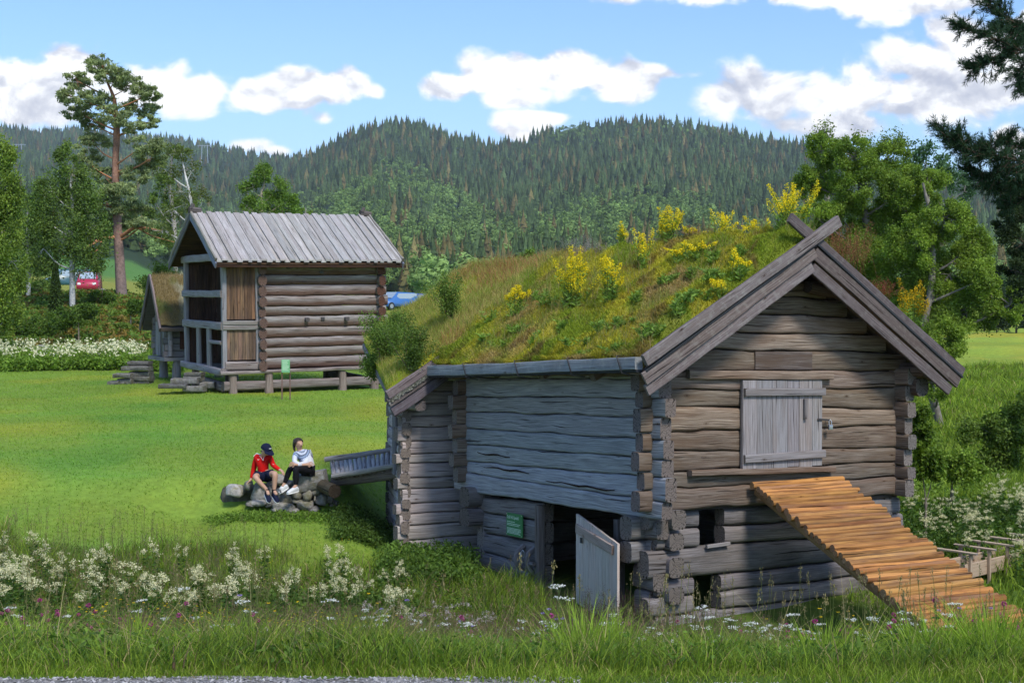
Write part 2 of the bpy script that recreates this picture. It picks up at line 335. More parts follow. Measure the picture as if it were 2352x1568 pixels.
M['lower'] = wood_mat('lower_wall_wood', (.30, .275, .27), (.15, .135, .13), (.19, .15, .12), .5, .7, stain=(.10, .09, .085))
M['store'] = wood_mat('brown_log_wood', (.36, .325, .305), (.14, .12, .11), (.18, .125, .10), .6, .7)
M['storef'] = wood_mat('grey_post_wood', (.33, .32, .33), (.18, .17, .17), (.24, .19, .16), .5, .5)
M['planks'] = wood_mat('dark_brown_planks', (.17, .10, .065), (.06, .038, .028), (.26, .145, .075), .6, .5)
M['roofb'] = wood_mat('silvered_roof_boards', (.50, .475, .455), (.27, .25, .235), (.32, .27, .235), .5, .5, knots=False, lichen=.3)
M['fresh'] = wood_mat('peeled_log_wood', (.54, .27, .085), (.34, .155, .05), (.17, .07, .035), .9, .7, stain=(.27, .155, .09))
M['freshdull'] = wood_mat('peeled_rail_wood', (.38, .25, .13), (.24, .14, .07), (.2, .11, .06), .5, .4)
M['birchlog'] = wood_mat('silver_round_logs', (.46, .45, .46), (.26, .25, .25), (.18, .14, .12), .5, .5)
M['frame'] = wood_mat('new_pale_wood', (.50, .38, .27), (.36, .25, .17), (.38, .27, .19), .3, .3)
M['end'] = end_mat('log_end_grain', (.27, .235, .21), (.15, .125, .11))
M['endf'] = end_mat('fresh_end_grain', (.36, .22, .12), (.22, .13, .07))
M['leaf'] = leaf_mat('leaves'); M['needle'] = leaf_mat('needles', .22, .7, .1); M['grass'] = leaf_mat('grass_blades', .35, .6, .15, .2)
M['flower'] = leaf_mat('petals', .25, .7, .1, .05); M['bark'] = plain('bark', (1, 1, 1), .95, .1, .35, 9, bump=.6, attr=True)
M['forest'] = leaf_mat('forest_foliage', .1, .9, .05, .1)
M['iron_and_shade'] = plain('dark_iron_and_shade', (.05, .045, .045), .5, .4); M['steel'] = plain('steel', (.55, .56, .58), .3, .5, metal=.8)  # dark tone for ironwork, also the painted shade of a doorway and wall holes
M['membrane'] = plain('black_drain_membrane', (.025, .028, .032), .6, .3, .4, 160, bump=.6)
M['green_sign'] = plain('green_sign_panel', (.05, .22, .07), .5, .3); M['white'] = plain('white_paint', (.8, .8, .8), .6)
M['text'] = plain('pale_green_lettering', (.62, .78, .6), .6)
def stone_mat(name='mossy_stone', base=(.25, .24, .225), moss=.5):
    m, nt, o = mat_base(name); tco = nd(nt, 'ShaderNodeTexCoord').outputs['Object']
    a = nd(nt, 'ShaderNodeTexNoise', {'Vector': tco, 'Scale': 9.0, 'Detail': 8.0, 'Roughness': .7}).outputs[0]
    b = nd(nt, 'ShaderNodeTexNoise', {'Vector': tco, 'Scale': 3.0, 'Detail': 6.0, 'Roughness': .7}).outputs[0]
    c = mixc(nt, ramp(nt, a, [(.3, g(0)), (.7, g(1))]), tuple(x * .55 for x in base), tuple(x * 1.5 for x in base))
    c = mixc(nt, ramp(nt, b, [(.50, g(0)), (.60, g(moss))]), c, (.13, .115, .02))
    c = mixc(nt, ramp(nt, nd(nt, 'ShaderNodeTexNoise', {'Vector': tco, 'Scale': 6.5, 'Detail': 6.0}).outputs[0], [(.58, g(0)), (.66, g(.6))]), c, (.36, .37, .34))
    c = mixc(nt, 1.0, c, nd(nt, 'ShaderNodeAttribute', attribute_name='Col').outputs[0], 'MULTIPLY')
    bsdf(nt, o, c, .95, nd(nt, 'ShaderNodeBump', {'Height': a, 'Strength': .8, 'Distance': .04}).outputs[0], .1); return m
M['stone'] = stone_mat()
# ------------------------------------------------------------------ the lie of the land
YK = np.array([-12, 6.1, 7.0, 10, 14, 19, 22, 25, 27.2, 28.0, 34, 46, 57, 62, 75, 85, 110, 160, 250, 350.])
PXK = np.array([-1500, 0, 280, 440, 560, 790, 900, 1350, 1900, 2352, 3900.])
CL = [-1.6, -1.6, -1.78, -2.52, -3.45, -4.22, -4.15, -4.0, -3.62, -3.42, -3.15, -2.9, -2.7, -2.3, -.9, .55, .9, 1.6, 5, 14]
C2 = [-1.6, -1.6, -1.78, -2.52, -3.45, -4.27, -4.25, -4.1, -3.75, -3.45, -3.15, -2.9, -2.65, -2.2, -.5, .50, .8, 1.6, 4, 11]
C4 = [-1.6, -1.6, -1.80, -2.58, -3.52, -4.35, -4.35, -4.3, -4.05, -3.45, -3.15, -2.9, -2.75, -2.6, -1.6, -.9, -.3, .4, 1.5, 4]
C5 = [-1.6, -1.6, -1.82, -2.64, -3.62, -4.5, -4.42, -4.42, -4.35, -4.30, -3.2, -2.9, -2.8, -2.7, -2.2, -1.6, -.8, -.2, .5, 1]
C6 = [-1.6, -1.6, -1.82, -2.66, -3.70, -4.62, -4.5, -4.5, -4.5, -4.45, -4.1, -3.2, -3.0, -2.9, -2.4, -1.9, -1.2, -.3, .5, 1]
C7 = [-1.6, -1.6, -1.82, -2.66, -3.70, -4.55, -4.45, -4.4, -4.3, -4.2, -3.9, -3.3, -3.0, -2.9, -2.6, -2.4, -2.2, -1.8, -.5, 1]
CR = [-1.6, -1.6, -1.82, -2.64, -3.64, -4.42, -4.15, -4.02, -3.92, -3.85, -3.62, -3.2, -2.85, -2.75, -2.45, -2.2, -2.2, -2.0, -.5, 1]
C45 = [-1.6, -1.6, -1.80, -2.60, -3.56, -4.38, -4.36, -4.22, -3.88, -3.42, -3.15, -2.9, -2.75, -2.6, -1.6, -.9, -.3, .4, 1.5, 4]
COLS = np.array([CL, CL, C2, C4, C45, C45, C5, C6, C7, CR, CR])
SKY_PX = np.array([-1500, -600, 0, 100, 190, 300, 400, 480, 560, 640, 690, 740, 800, 870, 950, 1000, 1060, 1120, 1180, 1230, 1300, 1380, 1450, 1540, 1650, 1750, 1840, 1950, 2100, 2352, 3000, 3900])
SKY_PY = np.array([330, 300, 300, 306, 300, 320, 328, 338, 358, 366, 368, 348, 315, 290, 290, 312, 325, 338, 340, 322, 300, 290, 284, 290, 306, 326, 344, 372, 405, 430, 440, 450])
SKY_Y = np.interp(SKY_PX, [0, 600, 720, 2352], [3000, 2700, 2150, 1900])
def zg(x, y):
    x = np.asarray(x, float); y = np.asarray(y, float)
    px = CX + F * x / np.maximum(y, 7.0); px = np.clip(px, -1500, 3900)
    cols = np.array([np.interp(y, YK, c) for c in COLS])                         # (9,...)
    i = np.clip(np.searchsorted(PXK, px) - 1, 0, len(PXK) - 2); f = (px - PXK[i]) / (PXK[i + 1] - PXK[i]); f = f * f * (3 - 2 * f)
    z0 = np.take_along_axis(cols, i[None], 0)[0] * (1 - f) + np.take_along_axis(cols, (i + 1)[None], 0)[0] * f
    Ys = np.interp(px, SKY_PX, SKY_Y); Et = HY - np.interp(px, SKY_PX, SKY_PY)
    t = np.clip((y - 350) / (Ys - 350), 0, 1); e350 = z0 * F / 350
    s = t ** .72
    E = e350 * (1 - s) + Et * s + 26 * fbm(np.stack([px / 170, y / 330.], -1), 5, 4) * (4 * t * (1 - t))
    zh = E * np.minimum(y, Ys) / F
    over = np.clip((y - Ys) / 1500, 0, 1); zh = zh * (1 - .5 * over ** 2)
    z = np.where(y > 350, zh, z0)
    n = fbm(np.stack([x / 2.3, y / 2.3], -1), 11, 3)
    amp = np.interp(y, [6.2, 8, 20, 30, 46, 58, 66, 100, 300], [0, .05, .07, .035, .03, .05, .3, .3, .8])
    return z + n * amp
R0 = np.array([[1, 0, 0], [0, 1, 0], [0, 0, 1.]])
def zone(px, y, x):
    """albedo of the ground cover, by zone (not by light)"""
    sh = px.shape; c = np.zeros(sh + (3,))
    N = lambda s, sd, o=3: fbm(np.stack([x / s, y / s], -1), sd, o)[..., None]
    lawn = np.array([.185, .285, .042]) * (1 + .16 * N(2.2, 31)) + np.array([.07, .025, .0]) * np.clip(N(4.0, 33) * 2.2, 0, 1) + np.array([-.045, -.01, 0]) * np.clip(N(3.0, 35) * 2, 0, 1)
    bank = np.array([.085, .14, .022]) * (1 + .3 * N(.7, 41))
    knoll = np.array([.11, .17, .025]) * (1 + .3 * N(2., 51)); br = np.array([.24, .13, .03])
    k = np.clip(N(4.5, 53) * 2.5 + .35, 0, 1) * np.exp(-(((px - 235) / 150) ** 2 + ((y - 72) / 10) ** 2))[..., None]
    knoll = knoll * (1 - k) + br * k * (1 + .3 * N(1., 55))
    field = np.array([.25, .27, .05]); fieldg = np.array([.10, .22, .05]); floor = np.array([.035, .06, .026])
    right = np.array([.25, .34, .045]) * (1 + .2 * N(5., 61)) + np.array([.10, .02, 0]) * np.clip(N(7., 63) * 2.5, 0, 1)
    yy = y[..., None]; pp = px[..., None]
    w = lambda a, b: np.clip((yy - a) / (b - a), 0, 1)
    j = N(1.5, 71) * 1.5
    edge = np.where(pp < 1100, 23.5 + j, 26)
    c = bank * (yy < edge) + lawn * (yy >= edge)
    c = c * (1 - w(57, 59)) + knoll * w(57, 59)
    R = np.clip((pp - 1750) / 100, 0, 1)
    rc_ = bank * 1.1 * (1 - w(45, 55)) + right * w(45, 55); c = c * (1 - R) + rc_ * R
    c = c * (1 - w(100, 125)) + (field * (1 - R) + right * R) * w(100, 125)
    c = c * (1 - w(240, 270)) + fieldg * w(240, 270)
    c = c * (1 - w(335, 360)) + floor * w(335, 360)
    return c
a = np.linspace(-.86, .95, 470); r = np.exp(np.linspace(math.log(2.0), math.log(4800), 640)) - 12
A, Rr = np.meshgrid(a, r, indexing='ij'); GX = A * (Rr + 12); GY = Rr; GZ = zg(GX, GY)
PXg = np.clip(CX + F * GX / np.maximum(GY, 7), -1500, 3900)
mb = MB(); i = np.arange(469)[:, None] * 640 + np.arange(639)[None]
mb.add(np.stack([GX, GY, GZ], -1), q=np.stack([i, i + 640, i + 641, i + 1], -1), uv=np.stack([GX, GY], -1), col=np.clip(zone(PXg, GY, GX), .005, 1).reshape(-1, 3))
m, nt, o = mat_base('meadow_ground')
at = nd(nt, 'ShaderNodeAttribute', attribute_name='Col').outputs[0]; tco = nd(nt, 'ShaderNodeTexCoord').outputs['Object']
a1 = nd(nt, 'ShaderNodeTexNoise', {'Vector': tco, 'Scale': 6.0, 'Detail': 8.0, 'Roughness': .75}).outputs[0]
a2 = nd(nt, 'ShaderNodeTexNoise', {'Vector': tco, 'Scale': .55, 'Detail': 5.0, 'Roughness': .6}).outputs[0]
c = mixc(nt, 1.0, at, ramp(nt, a1, [(.3, g(.72)), (.7, g(1.28))]), 'MULTIPLY')
c = mixc(nt, ramp(nt, a2, [(.45, g(0)), (.7, g(.35))]), c, mixc(nt, 1.0, c, (1.35, .98, .7), 'MULTIPLY'))
bsdf(nt, o, c, .95, nd(nt, 'ShaderNodeBump', {'Height': a1, 'Strength': .6, 'Distance': .03}).outputs[0], .1)
M['ground'] = m
tag(mb.build('ground', m), kind='structure')
# gravel road the photographer stands on
mb = MB(); xs = np.linspace(-9, 9, 200); ys = np.linspace(-8, 6.4, 60); X, Y_ = np.meshgrid(xs, ys, indexing='ij')
edge = np.interp(X, [-9, -2.4, -1.2, -.1, .4, 9], [6.02, 6.03, 6.07, 6.05, 5.92, 5.8]) + .045 * fbm(X[..., None] * 2.5, 3, 3); Yb = -8 + (Y_ + 8) / 14.4 * (edge + 8)
Z = zg(X, Yb) + .006 + .004 * vnoise(np.stack([X * 9, Yb * 9], -1), 4)
i = np.arange(199)[:, None] * 60 + np.arange(59)[None]
mb.add(np.stack([X, Yb, Z], -1), q=np.stack([i, i + 60, i + 61, i + 1], -1))
m, nt, o = mat_base('gravel'); tco = nd(nt, 'ShaderNodeTexCoord').outputs['Object']
v1 = nd(nt, 'ShaderNodeTexVoronoi', {'Vector': tco, 'Scale': 75.0}); v2 = nd(nt, 'ShaderNodeTexNoise', {'Vector': tco, 'Scale': 5.0, 'Detail': 8.0}).outputs[0]
c = mixc(nt, nd(nt, 'ShaderNodeSeparateColor', {0: v1.outputs[1]}).outputs[0], (.13, .125, .12), (.36, .34, .325))
c = mixc(nt, ramp(nt, v2, [(.45, g(0)), (.65, g(.7))]), c, (.16, .15, .12))
bsdf(nt, o, c, .95, nd(nt, 'ShaderNodeBump', {'Height': v1.outputs[0], 'Strength': .8, 'Distance': .01}).outputs[0], .2)
tag(mb.build('gravel_road', m), kind='structure')
mb = MB(); n = 5200; x = RNG.uniform(-2.6, 2.2, n); y = RNG.uniform(5.6, 6.06, n); k_ = (x < .3) | (y < 5.95); x, y = x[k_], y[k_]; n = len(x); s = RNG.uniform(.003, .011, n)
c0 = np.stack([x, y, zg(x, y) + .008], -1); oc = np.array([[1, 0, 0], [0, 1, 0], [-1, 0, 0], [0, -1, 0], [0, 0, .7], [0, 0, -.7]])
v = c0[:, None] + (oc + RNG.normal(0, .25, (n, 6, 3))) * s[:, None, None]
tt = np.array([(0, 1, 4), (1, 2, 4), (2, 3, 4), (3, 0, 4), (1, 0, 5), (2, 1, 5), (3, 2, 5), (0, 3, 5)])
mb.add(v.reshape(-1, 3), t=(np.arange(n)[:, None, None] * 6 + tt).reshape(-1, 3), col=np.repeat(RNG.uniform(.16, .45, (n, 1)) * [1, .96, .93], 6, 0))
tag(mb.build('loose_gravel', plain('pebbles', (1, 1, 1), .9, .2, .1, attr=True), smooth=False), kind='stuff')

# ------------------------------------------------------------------ forested hills
def spruce_template(layers, sides, seed):
    r = np.random.default_rng(seed); V = []; T = []; n = 0
    for k in range(layers):
        t = k / (layers - 1); z1 = .10 + .80 * t; z0 = z1 - .13 * (1.2 - .5 * t); ap = min(1.0, z1 + .22 * (1 - t) + .08); rad = (.185 * (1 - t) ** .85 + .018)
        V.append([0, 0, ap]); an = np.linspace(0, 2 * math.pi, sides, endpoint=False) + r.uniform(0, 6)
        rr = rad * r.uniform(.62, 1.25, sides)
        for j in range(sides): V.append([rr[j] * math.cos(an[j]), rr[j] * math.sin(an[j]), z0 + r.uniform(-.03, .03)])
        for j in range(sides): T.append([n, n + 1 + j, n + 1 + (j + 1) % sides])
        n += sides + 1
    return np.array(V), np.array(T)
def leafy_template(nl, seed, tall=1.0):
    r = np.random.default_rng(seed); V = []; T = []
    cl = r.normal(size=(9, 3)) * [.13, .13, .17] + [0, 0, .6]
    for k in range(nl):
        d = r.normal(size=3); d /= np.linalg.norm(d); p = cl[r.integers(9)] + d * [.14, .14, .15]
        a = np.cross(d, r.normal(size=3)); a /= np.linalg.norm(a); b = np.cross(d, a); s = r.uniform(.055, .10) * tall
        V += [p + a * s, p - a * s * .5 + b * s, p - a * s * .5 - b * s]; T.append([3 * k, 3 * k + 1, 3 * k + 2])
    return np.array(V), np.array(T)
def forest(name, templates, P, H, Wf, colr, lbl, cat, matn='forest'):
    mb = MB(); idx = RNG.integers(0, len(templates), len(P)); an = RNG.uniform(0, 2 * math.pi, len(P))
    for k, (V, T) in enumerate(templates):
        s = np.where(idx == k)[0]; ca, sa = np.cos(an[s]), np.sin(an[s])
        x = V[None, :, 0] * ca[:, None] - V[None, :, 1] * sa[:, None]; y = V[None, :, 0] * sa[:, None] + V[None, :, 1] * ca[:, None]
        v = np.stack([x * (H[s] * Wf[s])[:, None] + P[s, 0:1], y * (H[s] * Wf[s])[:, None] + P[s, 1:2], V[None, :, 2] * H[s][:, None] + P[s, 2:3]], -1)
        c = np.repeat(colr[s][:, None], len(V), 1) * RNG.uniform(.8, 1.2, (len(s), len(V), 1))
        mb.add(v.reshape(-1, 3), t=(np.arange(len(s))[:, None, None] * len(V) + T).reshape(-1, 3), col=c.reshape(-1, 3))
    return tag(mb.build(name, M[matn], smooth=False), lbl, cat, kind='stuff')
n = 52000; u = RNG.uniform(-.47, .47, n); y = np.sqrt(RNG.uniform(235 ** 2, 3050 ** 2, n)); x = u * y
px = CX + F * x / y; Ys = np.interp(px, SKY_PX, SKY_Y)
keep = (y < Ys + 60) & (RNG.uniform(0, 1, n) < np.interp(y, [235, 1200, 2200, 3100], [1, .85, .5, .42]))
keep &= ~((px < 700) & (y < 430)) & ~((px < 1400) & (y < 290)) & ~((px > 1900) & (y < 300)) & ~((px < 950) & (y < 330))
x, y, px = x[keep], y[keep], px[keep]; t = np.clip((y - 350) / (np.interp(px, SKY_PX, SKY_Y) - 350), 0, 1)
bn = fbm(np.stack([px / 130, y / 260.], -1), 91, 3) + .35 * RNG.normal(size=len(x)) * .6
bias = np.interp(t, [0, .06, .25, .5, 1], [.15, .02, -.08, -.25, -.50]) + .30 * np.exp(-((px - 700) / 190) ** 2 - ((t - .16) / .13) ** 2) + .28 * np.exp(-((px - 1500) / 300) ** 2 - ((t - .33) / .13) ** 2)
bir = bn + bias > .0; z = zg(x, y); P = np.stack([x, y, z - .4], -1)
ncl = fbm(np.stack([x / 60, y / 60.], -1), 93, 2)
s = ~bir; ns = s.sum()
H = RNG.uniform(6.5, 18, ns) * np.interp(y[s], [235, 600, 3000], [.75, .95, 1.3]) * (1 + .2 * ncl[s]); shade = (1 + .35 * ncl[s] + .32 * RNG.normal(size=ns)).clip(.4, 2.0)[:, None]
base = np.where((RNG.uniform(0, 1, ns) < .16 + .2 * (t[s] < .25))[:, None], [.14, .12, .048], [.070, .108, .040])
forest('spruce_forest', [spruce_template(9, 8, k) for k in range(5)], P[s], H, RNG.uniform(.8, 1.25, ns), base * shade, 'dense dark spruce forest covering the hills across the valley', 'forest')
for nm, s, nl_, lb_ in (('birch_woodland', bir & (y >= 620), 170, 'pale green birch woods in patches on the lower hillsides'), ('valley_woodland', bir & (y < 620), 620, 'leafy green woodland on the valley floor below the hills')):
  ns = s.sum(); H = RNG.uniform(6, 11, ns); shade = (1 + .25 * ncl[s] + .2 * RNG.normal(size=ns)).clip(.6, 1.6)[:, None]
  forest(nm, [leafy_template(nl_, k, .5 if nl_ > 200 else .72) for k in range(5)], P[s], H, RNG.uniform(.9, 1.4, ns), np.array([.175, .265, .075]) * shade, lb_, 'forest')
# power pylons on the far left hill
def pylon(px, py, Y, lbl):
    p = W(px, py, Y); mb = MB(); e = empty('power_pylon', p, lbl, 'pylon')
    for sx in (-5, 5): mb = MB(); beam(mb, (sx, 0, -18), (sx * .8, 0, 10), .9, .9, up=(0, 1, 0), seg=3, exp=4); mb.build('leg', M['steel'], e)
    mb = MB(); beam(mb, (-11, 0, 9), (11, 0, 9), .8, 1.0, seg=3); mb.build('crossbeam', M['steel'], e)
    mb = MB()
    for sx in (-10, 0, 10): beam(mb, (sx, 0, 8.5), (sx, 0, 5.5), .5, .5, up=(0, 1, 0), seg=2)
    mb.build('insulator_strings', M['steel'], e)
pylon(43, 345, 2300, 'grey power pylon above the trees at the far left of the hills')
pylon(470, 348, 2200, 'grey power pylon on the hill between the tall pine and the saddle')
# ------------------------------------------------------------------ log buildings
def pose(yaw, a, b, T):
    Rz = Matrix.Rotation(yaw, 4, 'Z'); w = Vector((a, b, 0)); Rt = Matrix.Rotation(w.length, 4, w.normalized()) if w.length > 1e-9 else Matrix.Identity(4)
    return Matrix.Translation(Vector(T)) @ Rt @ Rz
BARN = pose(.532, -.035, .004, (1.961, 19.8, -2.892)); STORE = pose(.467, .014, -.004, (-9.335, 46, -2.192))
def hexa(mb, c, mat=0, col=(1, 1, 1), along=0):
    """solid from 8 corners ordered x-y-z binary (000,001,010,011,100,...); grain runs along axis 'along'"""
    c = np.asarray(c, float); fs = [(0, 1, 3, 2, 0), (4, 6, 7, 5, 0), (0, 4, 5, 1, 1), (2, 3, 7, 6, 1), (0, 2, 6, 4, 2), (1, 5, 7, 3, 2)]
    V = []; Q = []; UV = []; r0 = random.uniform(0, 40)
    for *f, ax in fs:
        P = c[f]; b = len(V); bit = {0: 4, 1: 2, 2: 1}
        oth = [x for x in (0, 1, 2) if x != ax]; ua = along if along in oth else oth[0]; va = [x for x in oth if x != ua][0]
        for i in f:
            eu = np.linalg.norm(c[f[0] | bit[ua]] - c[f[0] & ~bit[ua]]); ev = np.linalg.norm(c[f[0] | bit[va]] - c[f[0] & ~bit[va]])
            UV.append((r0 + (eu if i & bit[ua] else 0), r0 + ax * 3 + (ev if i & bit[va] else 0))); V.append(c[i])
        Q.append((b, b + 1, b + 2, b + 3))
    mb.add(V, q=Q, uv=UV, col=col, mat=mat)
def slab(mb, x0, x1, y0, y1, z0, z1, **k): hexa(mb, [(x, y, z) for x in (x0, x1) for y in (y0, y1) for z in (z0, z1)], **k)
def wall_logs(mb, o, d, nrm, L, seams, ext, thick, clip=None, holes=(), mat=0, cap=1, exp=5.5, rough=.006, colfn=None, lo=.82, hi=1.14, gap=.006, wave=.013, capcol=None, hue=.03, tj=.02):
    o = np.array(o, float); d = np.array(d, float); nrm = np.array(nrm, float); sd = random.randrange(999); Z = np.array([0, 0, 1.])
    seam = lambda i, s: seams[i][0] + (seams[i][1] - seams[i][0]) * s / L + wave * vnoise(np.stack([s * 1.4 + i * 7.3, s * 0 + sd], -1), sd) + wave * .5 * vnoise(np.stack([s * 4 + i * 3.3, s * 0 + sd], -1), sd + 1)
    for i in range(len(seams) - 1):
        e0, e1 = ext[i % 2]; s0, s1 = -e0 + random.uniform(-.03, .03), L + e1 + random.uniform(-.03, .03); zm = (seams[i][0] + seams[i + 1][0]) / 2
        if clip: s0, s1 = clip(zm, s0, s1)
        iv = [(s0, s1)]
        for (h0, h1, z0, z1) in holes:
            if min(z1, seams[i + 1][0]) - max(z0, seams[i][0]) > .5 * (seams[i + 1][0] - seams[i][0]):
                iv = [p for a, b in iv for p in ((a, min(b, h0)), (max(a, h1), b)) if p[1] - p[0] > .05]
        cc = rc(lo, hi, hue)
        for a, b in iv:
            if b - a < .08: continue
            k = max(3, int((b - a) / .16) + 2); s = np.linspace(a, b, k)
            zl = seam(i, s) + gap; zh = seam(i + 1, s) - gap
            th = thick * (1 + .1 * vnoise(np.stack([s * 1.2 + i * 5, s * 0], -1), sd + 3)) + random.uniform(-tj, tj)
            C = o + np.outer(s, d) + np.outer((zl + zh) / 2, Z) + np.outer(.012 * vnoise(np.stack([s * .9 + i * 9, s * 0], -1), sd + 4), nrm)
            sweep(mb, C, nrm, Z, th, zh - zl, exp, 16, rough, mat, cap, cc, colfn=colfn, capcol=capcol)
def rng2(z0, z1, n, z0b=None, z1b=None, j=.02):
    z0b = z0 if z0b is None else z0b; z1b = z1 if z1b is None else z1b; out = []
    for t in np.linspace(0, 1, n + 1):
        k = random.uniform(-j, j) * (0 < t < 1); out.append((z0 + (z1 - z0) * t + k, z0b + (z1b - z0b) * t + k * random.uniform(.3, 1.2)))
    return out
X_, Y3, Z_ = (1, 0, 0), (0, 1, 0), (0, 0, 1)
# ---- stable with hayloft in front
st = empty('log_stable', BARN, 'old weathered log stable with mossy turf roof, board hatch and open plank door', 'log stable')
gs = [(-.02, .03), (.31, .30), (.56, .54), (.85, .76), (1.10, 1.11), (1.46, 1.37), (1.69, 1.69), (1.97, 1.95), (2.27, 2.26), (2.54, 2.52), (2.80, 2.78), (3.06, 3.05), (3.32, 3.31), (3.56, 3.56)]
def clipg(z, a, b):
    if z < 2.0: return a, b
    return max(2.42 - (3.72 - z) / .6, -.1), min(2.42 + (3.72 - z) / .64, 4.9)
mb = MB(); wall_logs(mb, (0, .09, 0), X_, (0, -1, 0), 4.85, gs, [(.22, .20), (.14, .10)], .19, clip=clipg, capcol=(.75, .75, .8), lo=.68, hi=1.3, rough=.010, wave=.018, hue=.05)
# replacement piece and split logs
beam(mb, (1.83, -.012, 2.12), (2.93, -.012, 2.115), .03, .27, col=(.55, .58, .66), cap=0)
mb.build('gable_wall', [M['gable'], M['end']], st)
bs = [(-.10, -.17), (.16, .15), (.49, .34), (.73, .65), (1.02, .91), (1.32, 1.20), (1.59, 1.46), (1.86, 1.79), (2.05, 1.98)]
bs = [(a + .0, b) for a, b in bs]
mb = MB(); wall_logs(mb, (.09, 0, 0), Y3, (-1, 0, 0), 5.6, bs, [(.20, .24), (.27, .16)], .19, capcol=(.85, .8, .78), lo=.80, hi=1.15, hue=.04, wave=.013, exp=7, gap=.004, tj=.018, rough=.008)
for (y0, y1, z) in ((4.9, 3.3, .305), (5.0, 3.9, .52), (2.8, .9, .22)):
    P = [(-.018, y, z + .012 * math.sin(y * 9)) for y in np.linspace(y0, y1, 9)]; w = np.sin(np.linspace(.15, 2.9, 9)) * .028 + .003
    sweep(mb, P, (1, 0, 0), (0, 0, 1), w * .3, w, 2, 8, .004, 2, None, (.55, .4, .35))
mb.build('side_wall', [M['blue'], M['end'], M['dark']], st)
mb = MB(); wall_logs(mb, (0, 5.5, 0), X_, Y3, 4.85, rng2(0, 2, 8), [(.2, .2), (.25, .15)], .18); wall_logs(mb, (4.76, 0, 0), Y3, X_, 5.6, rng2(0, 2, 8), [(.2, .2), (.27, .2)], .18)
wall_logs(mb, (0, 5.5, 0), X_, Y3, 4.85, rng2(2, 3.5, 6), [(0, 0), (0, 0)], .16, clip=clipg)
mb.build('rear_wall', [M['gable'], M['end']], st)
mb = MB(); slab(mb, .06, 4.78, .06, 5.5, -.02, .06); slab(mb, .13, 4.7, .13, .16, .05, 2.0); slab(mb, .13, .16, .2, 5.4, .05, 1.95)
hexa(mb, [(.1, .14, 1.95), (.1, .14, 2.0), (.1, .17, 1.95), (.1, .17, 2.0), (4.75, .14, 1.95), (4.75, .14, 2.0), (4.75, .17, 1.95), (4.75, .17, 2.0)])
hexa(mb, [(.3, .15, 2.0), (2.2, .15, 3.4), (.3, .17, 2.0), (2.2, .17, 3.4), (4.6, .15, 2.0), (2.6, .15, 3.4), (4.6, .17, 2.0), (2.6, .17, 3.4)])
mb.build('loft_light_block', [M['dark']], st)  # added dark floor and sheets behind the logs, keeping light out of the interior
lg = [(-2.35, -2.3), (-1.95, -1.92), (-1.5, -1.48), (-1.24, -1.2), (-.99, -.97), (-.56, -.58), (-.28, -.3), (-.03, -.02)]
mb = MB(); wall_logs(mb, (.3, .22, 0), X_, (0, -1, 0), 4.42, lg, [(.30, .16), (.16, .26)], .24, holes=[(.60, 1.06, -.56, .03), (.51, 1.0, -1.5, -.99)], capcol=(.8, .78, .76), exp=4, wave=.02)
beam(mb, (1.0, .06, -.55), (1.42, .06, -.53), .05, .05, col=(1.3, 1.3, 1.3))
for z, w in ((-.13, .36), (-.44, .32), (-.80, .36), (-1.2, .3)):   # long bracket logs carrying the overhang
    beam(mb, (.42, -.06 + .05 * (z < -.4), z), (.42, .5, z), .26, w * .8, exp=4, rough=.01, col=rc(.8, 1.05), capcol=(.8, .78, .76))
mb.build('lower_gable_wall', [M['lower'], M['end']], st)
ll = [(-2.4, -2.5), (-2.0, -2.1), (-1.55, -1.7), (-1.15, -1.2), (-.78, -.85), (-.42, -.5), (-.13, -.22)]
mb = MB(); wall_logs(mb, (.22, .35, 0), Y3, (-1, 0, 0), 4.75, ll, [(.12, .28), (.30, .14)], .24, holes=[(.22, 2.77, -2.1, -.05)], capcol=(.8, .78, .76), exp=4.5, wave=.02)
for z, w in ((-.24, .34), (-.58, .30)):
    beam(mb, (-.17, 5.18, z), (.5, 5.18, z), .34, w, exp=4, rough=.012, col=rc(.8, 1.0), capcol=(.7, .68, .66))
    beam(mb, (-.14, .45, z - .02), (.5, .45, z - .02), .3, w, exp=4, rough=.012, col=rc(.8, 1.0), capcol=(.85, .83, .8))
beam(mb, (.08, 3.12, -2.0), (.08, 3.12, -.2), .12, .14, up=X_, col=(.8, .75, .7)); beam(mb, (.1, .95, -2.0), (.1, .95, -.2), .12, .14, up=X_, col=(.5, .5, .5))
mb.build('lower_side_wall', [M['lower'], M['end']], st)
mb = MB(); beam(mb, (-.02, 5.35, -2.0), (-.05, .1, -1.98), .3, .22, exp=5, rough=.012); mb.build('doorstep_sill', [M['lower'], M['end']], st)
mb = MB(); wall_logs(mb, (.3, 5.1, 0), X_, Y3, 4.42, rng2(-2.6, 0, 7), [(.2, .2)] * 2, .22); wall_logs(mb, (4.62, .3, 0), Y3, X_, 4.75, rng2(-2.6, 0, 7), [(.2, .2), (.3, .2)], .22)
mb.build('lower_rear_wall', [M['lower'], M['end']], st)
mb = MB(); slab(mb, .35, 4.5, .35, 5.0, -2.0, -1.92); mb.build('stall_floor', [M['dark']], st)
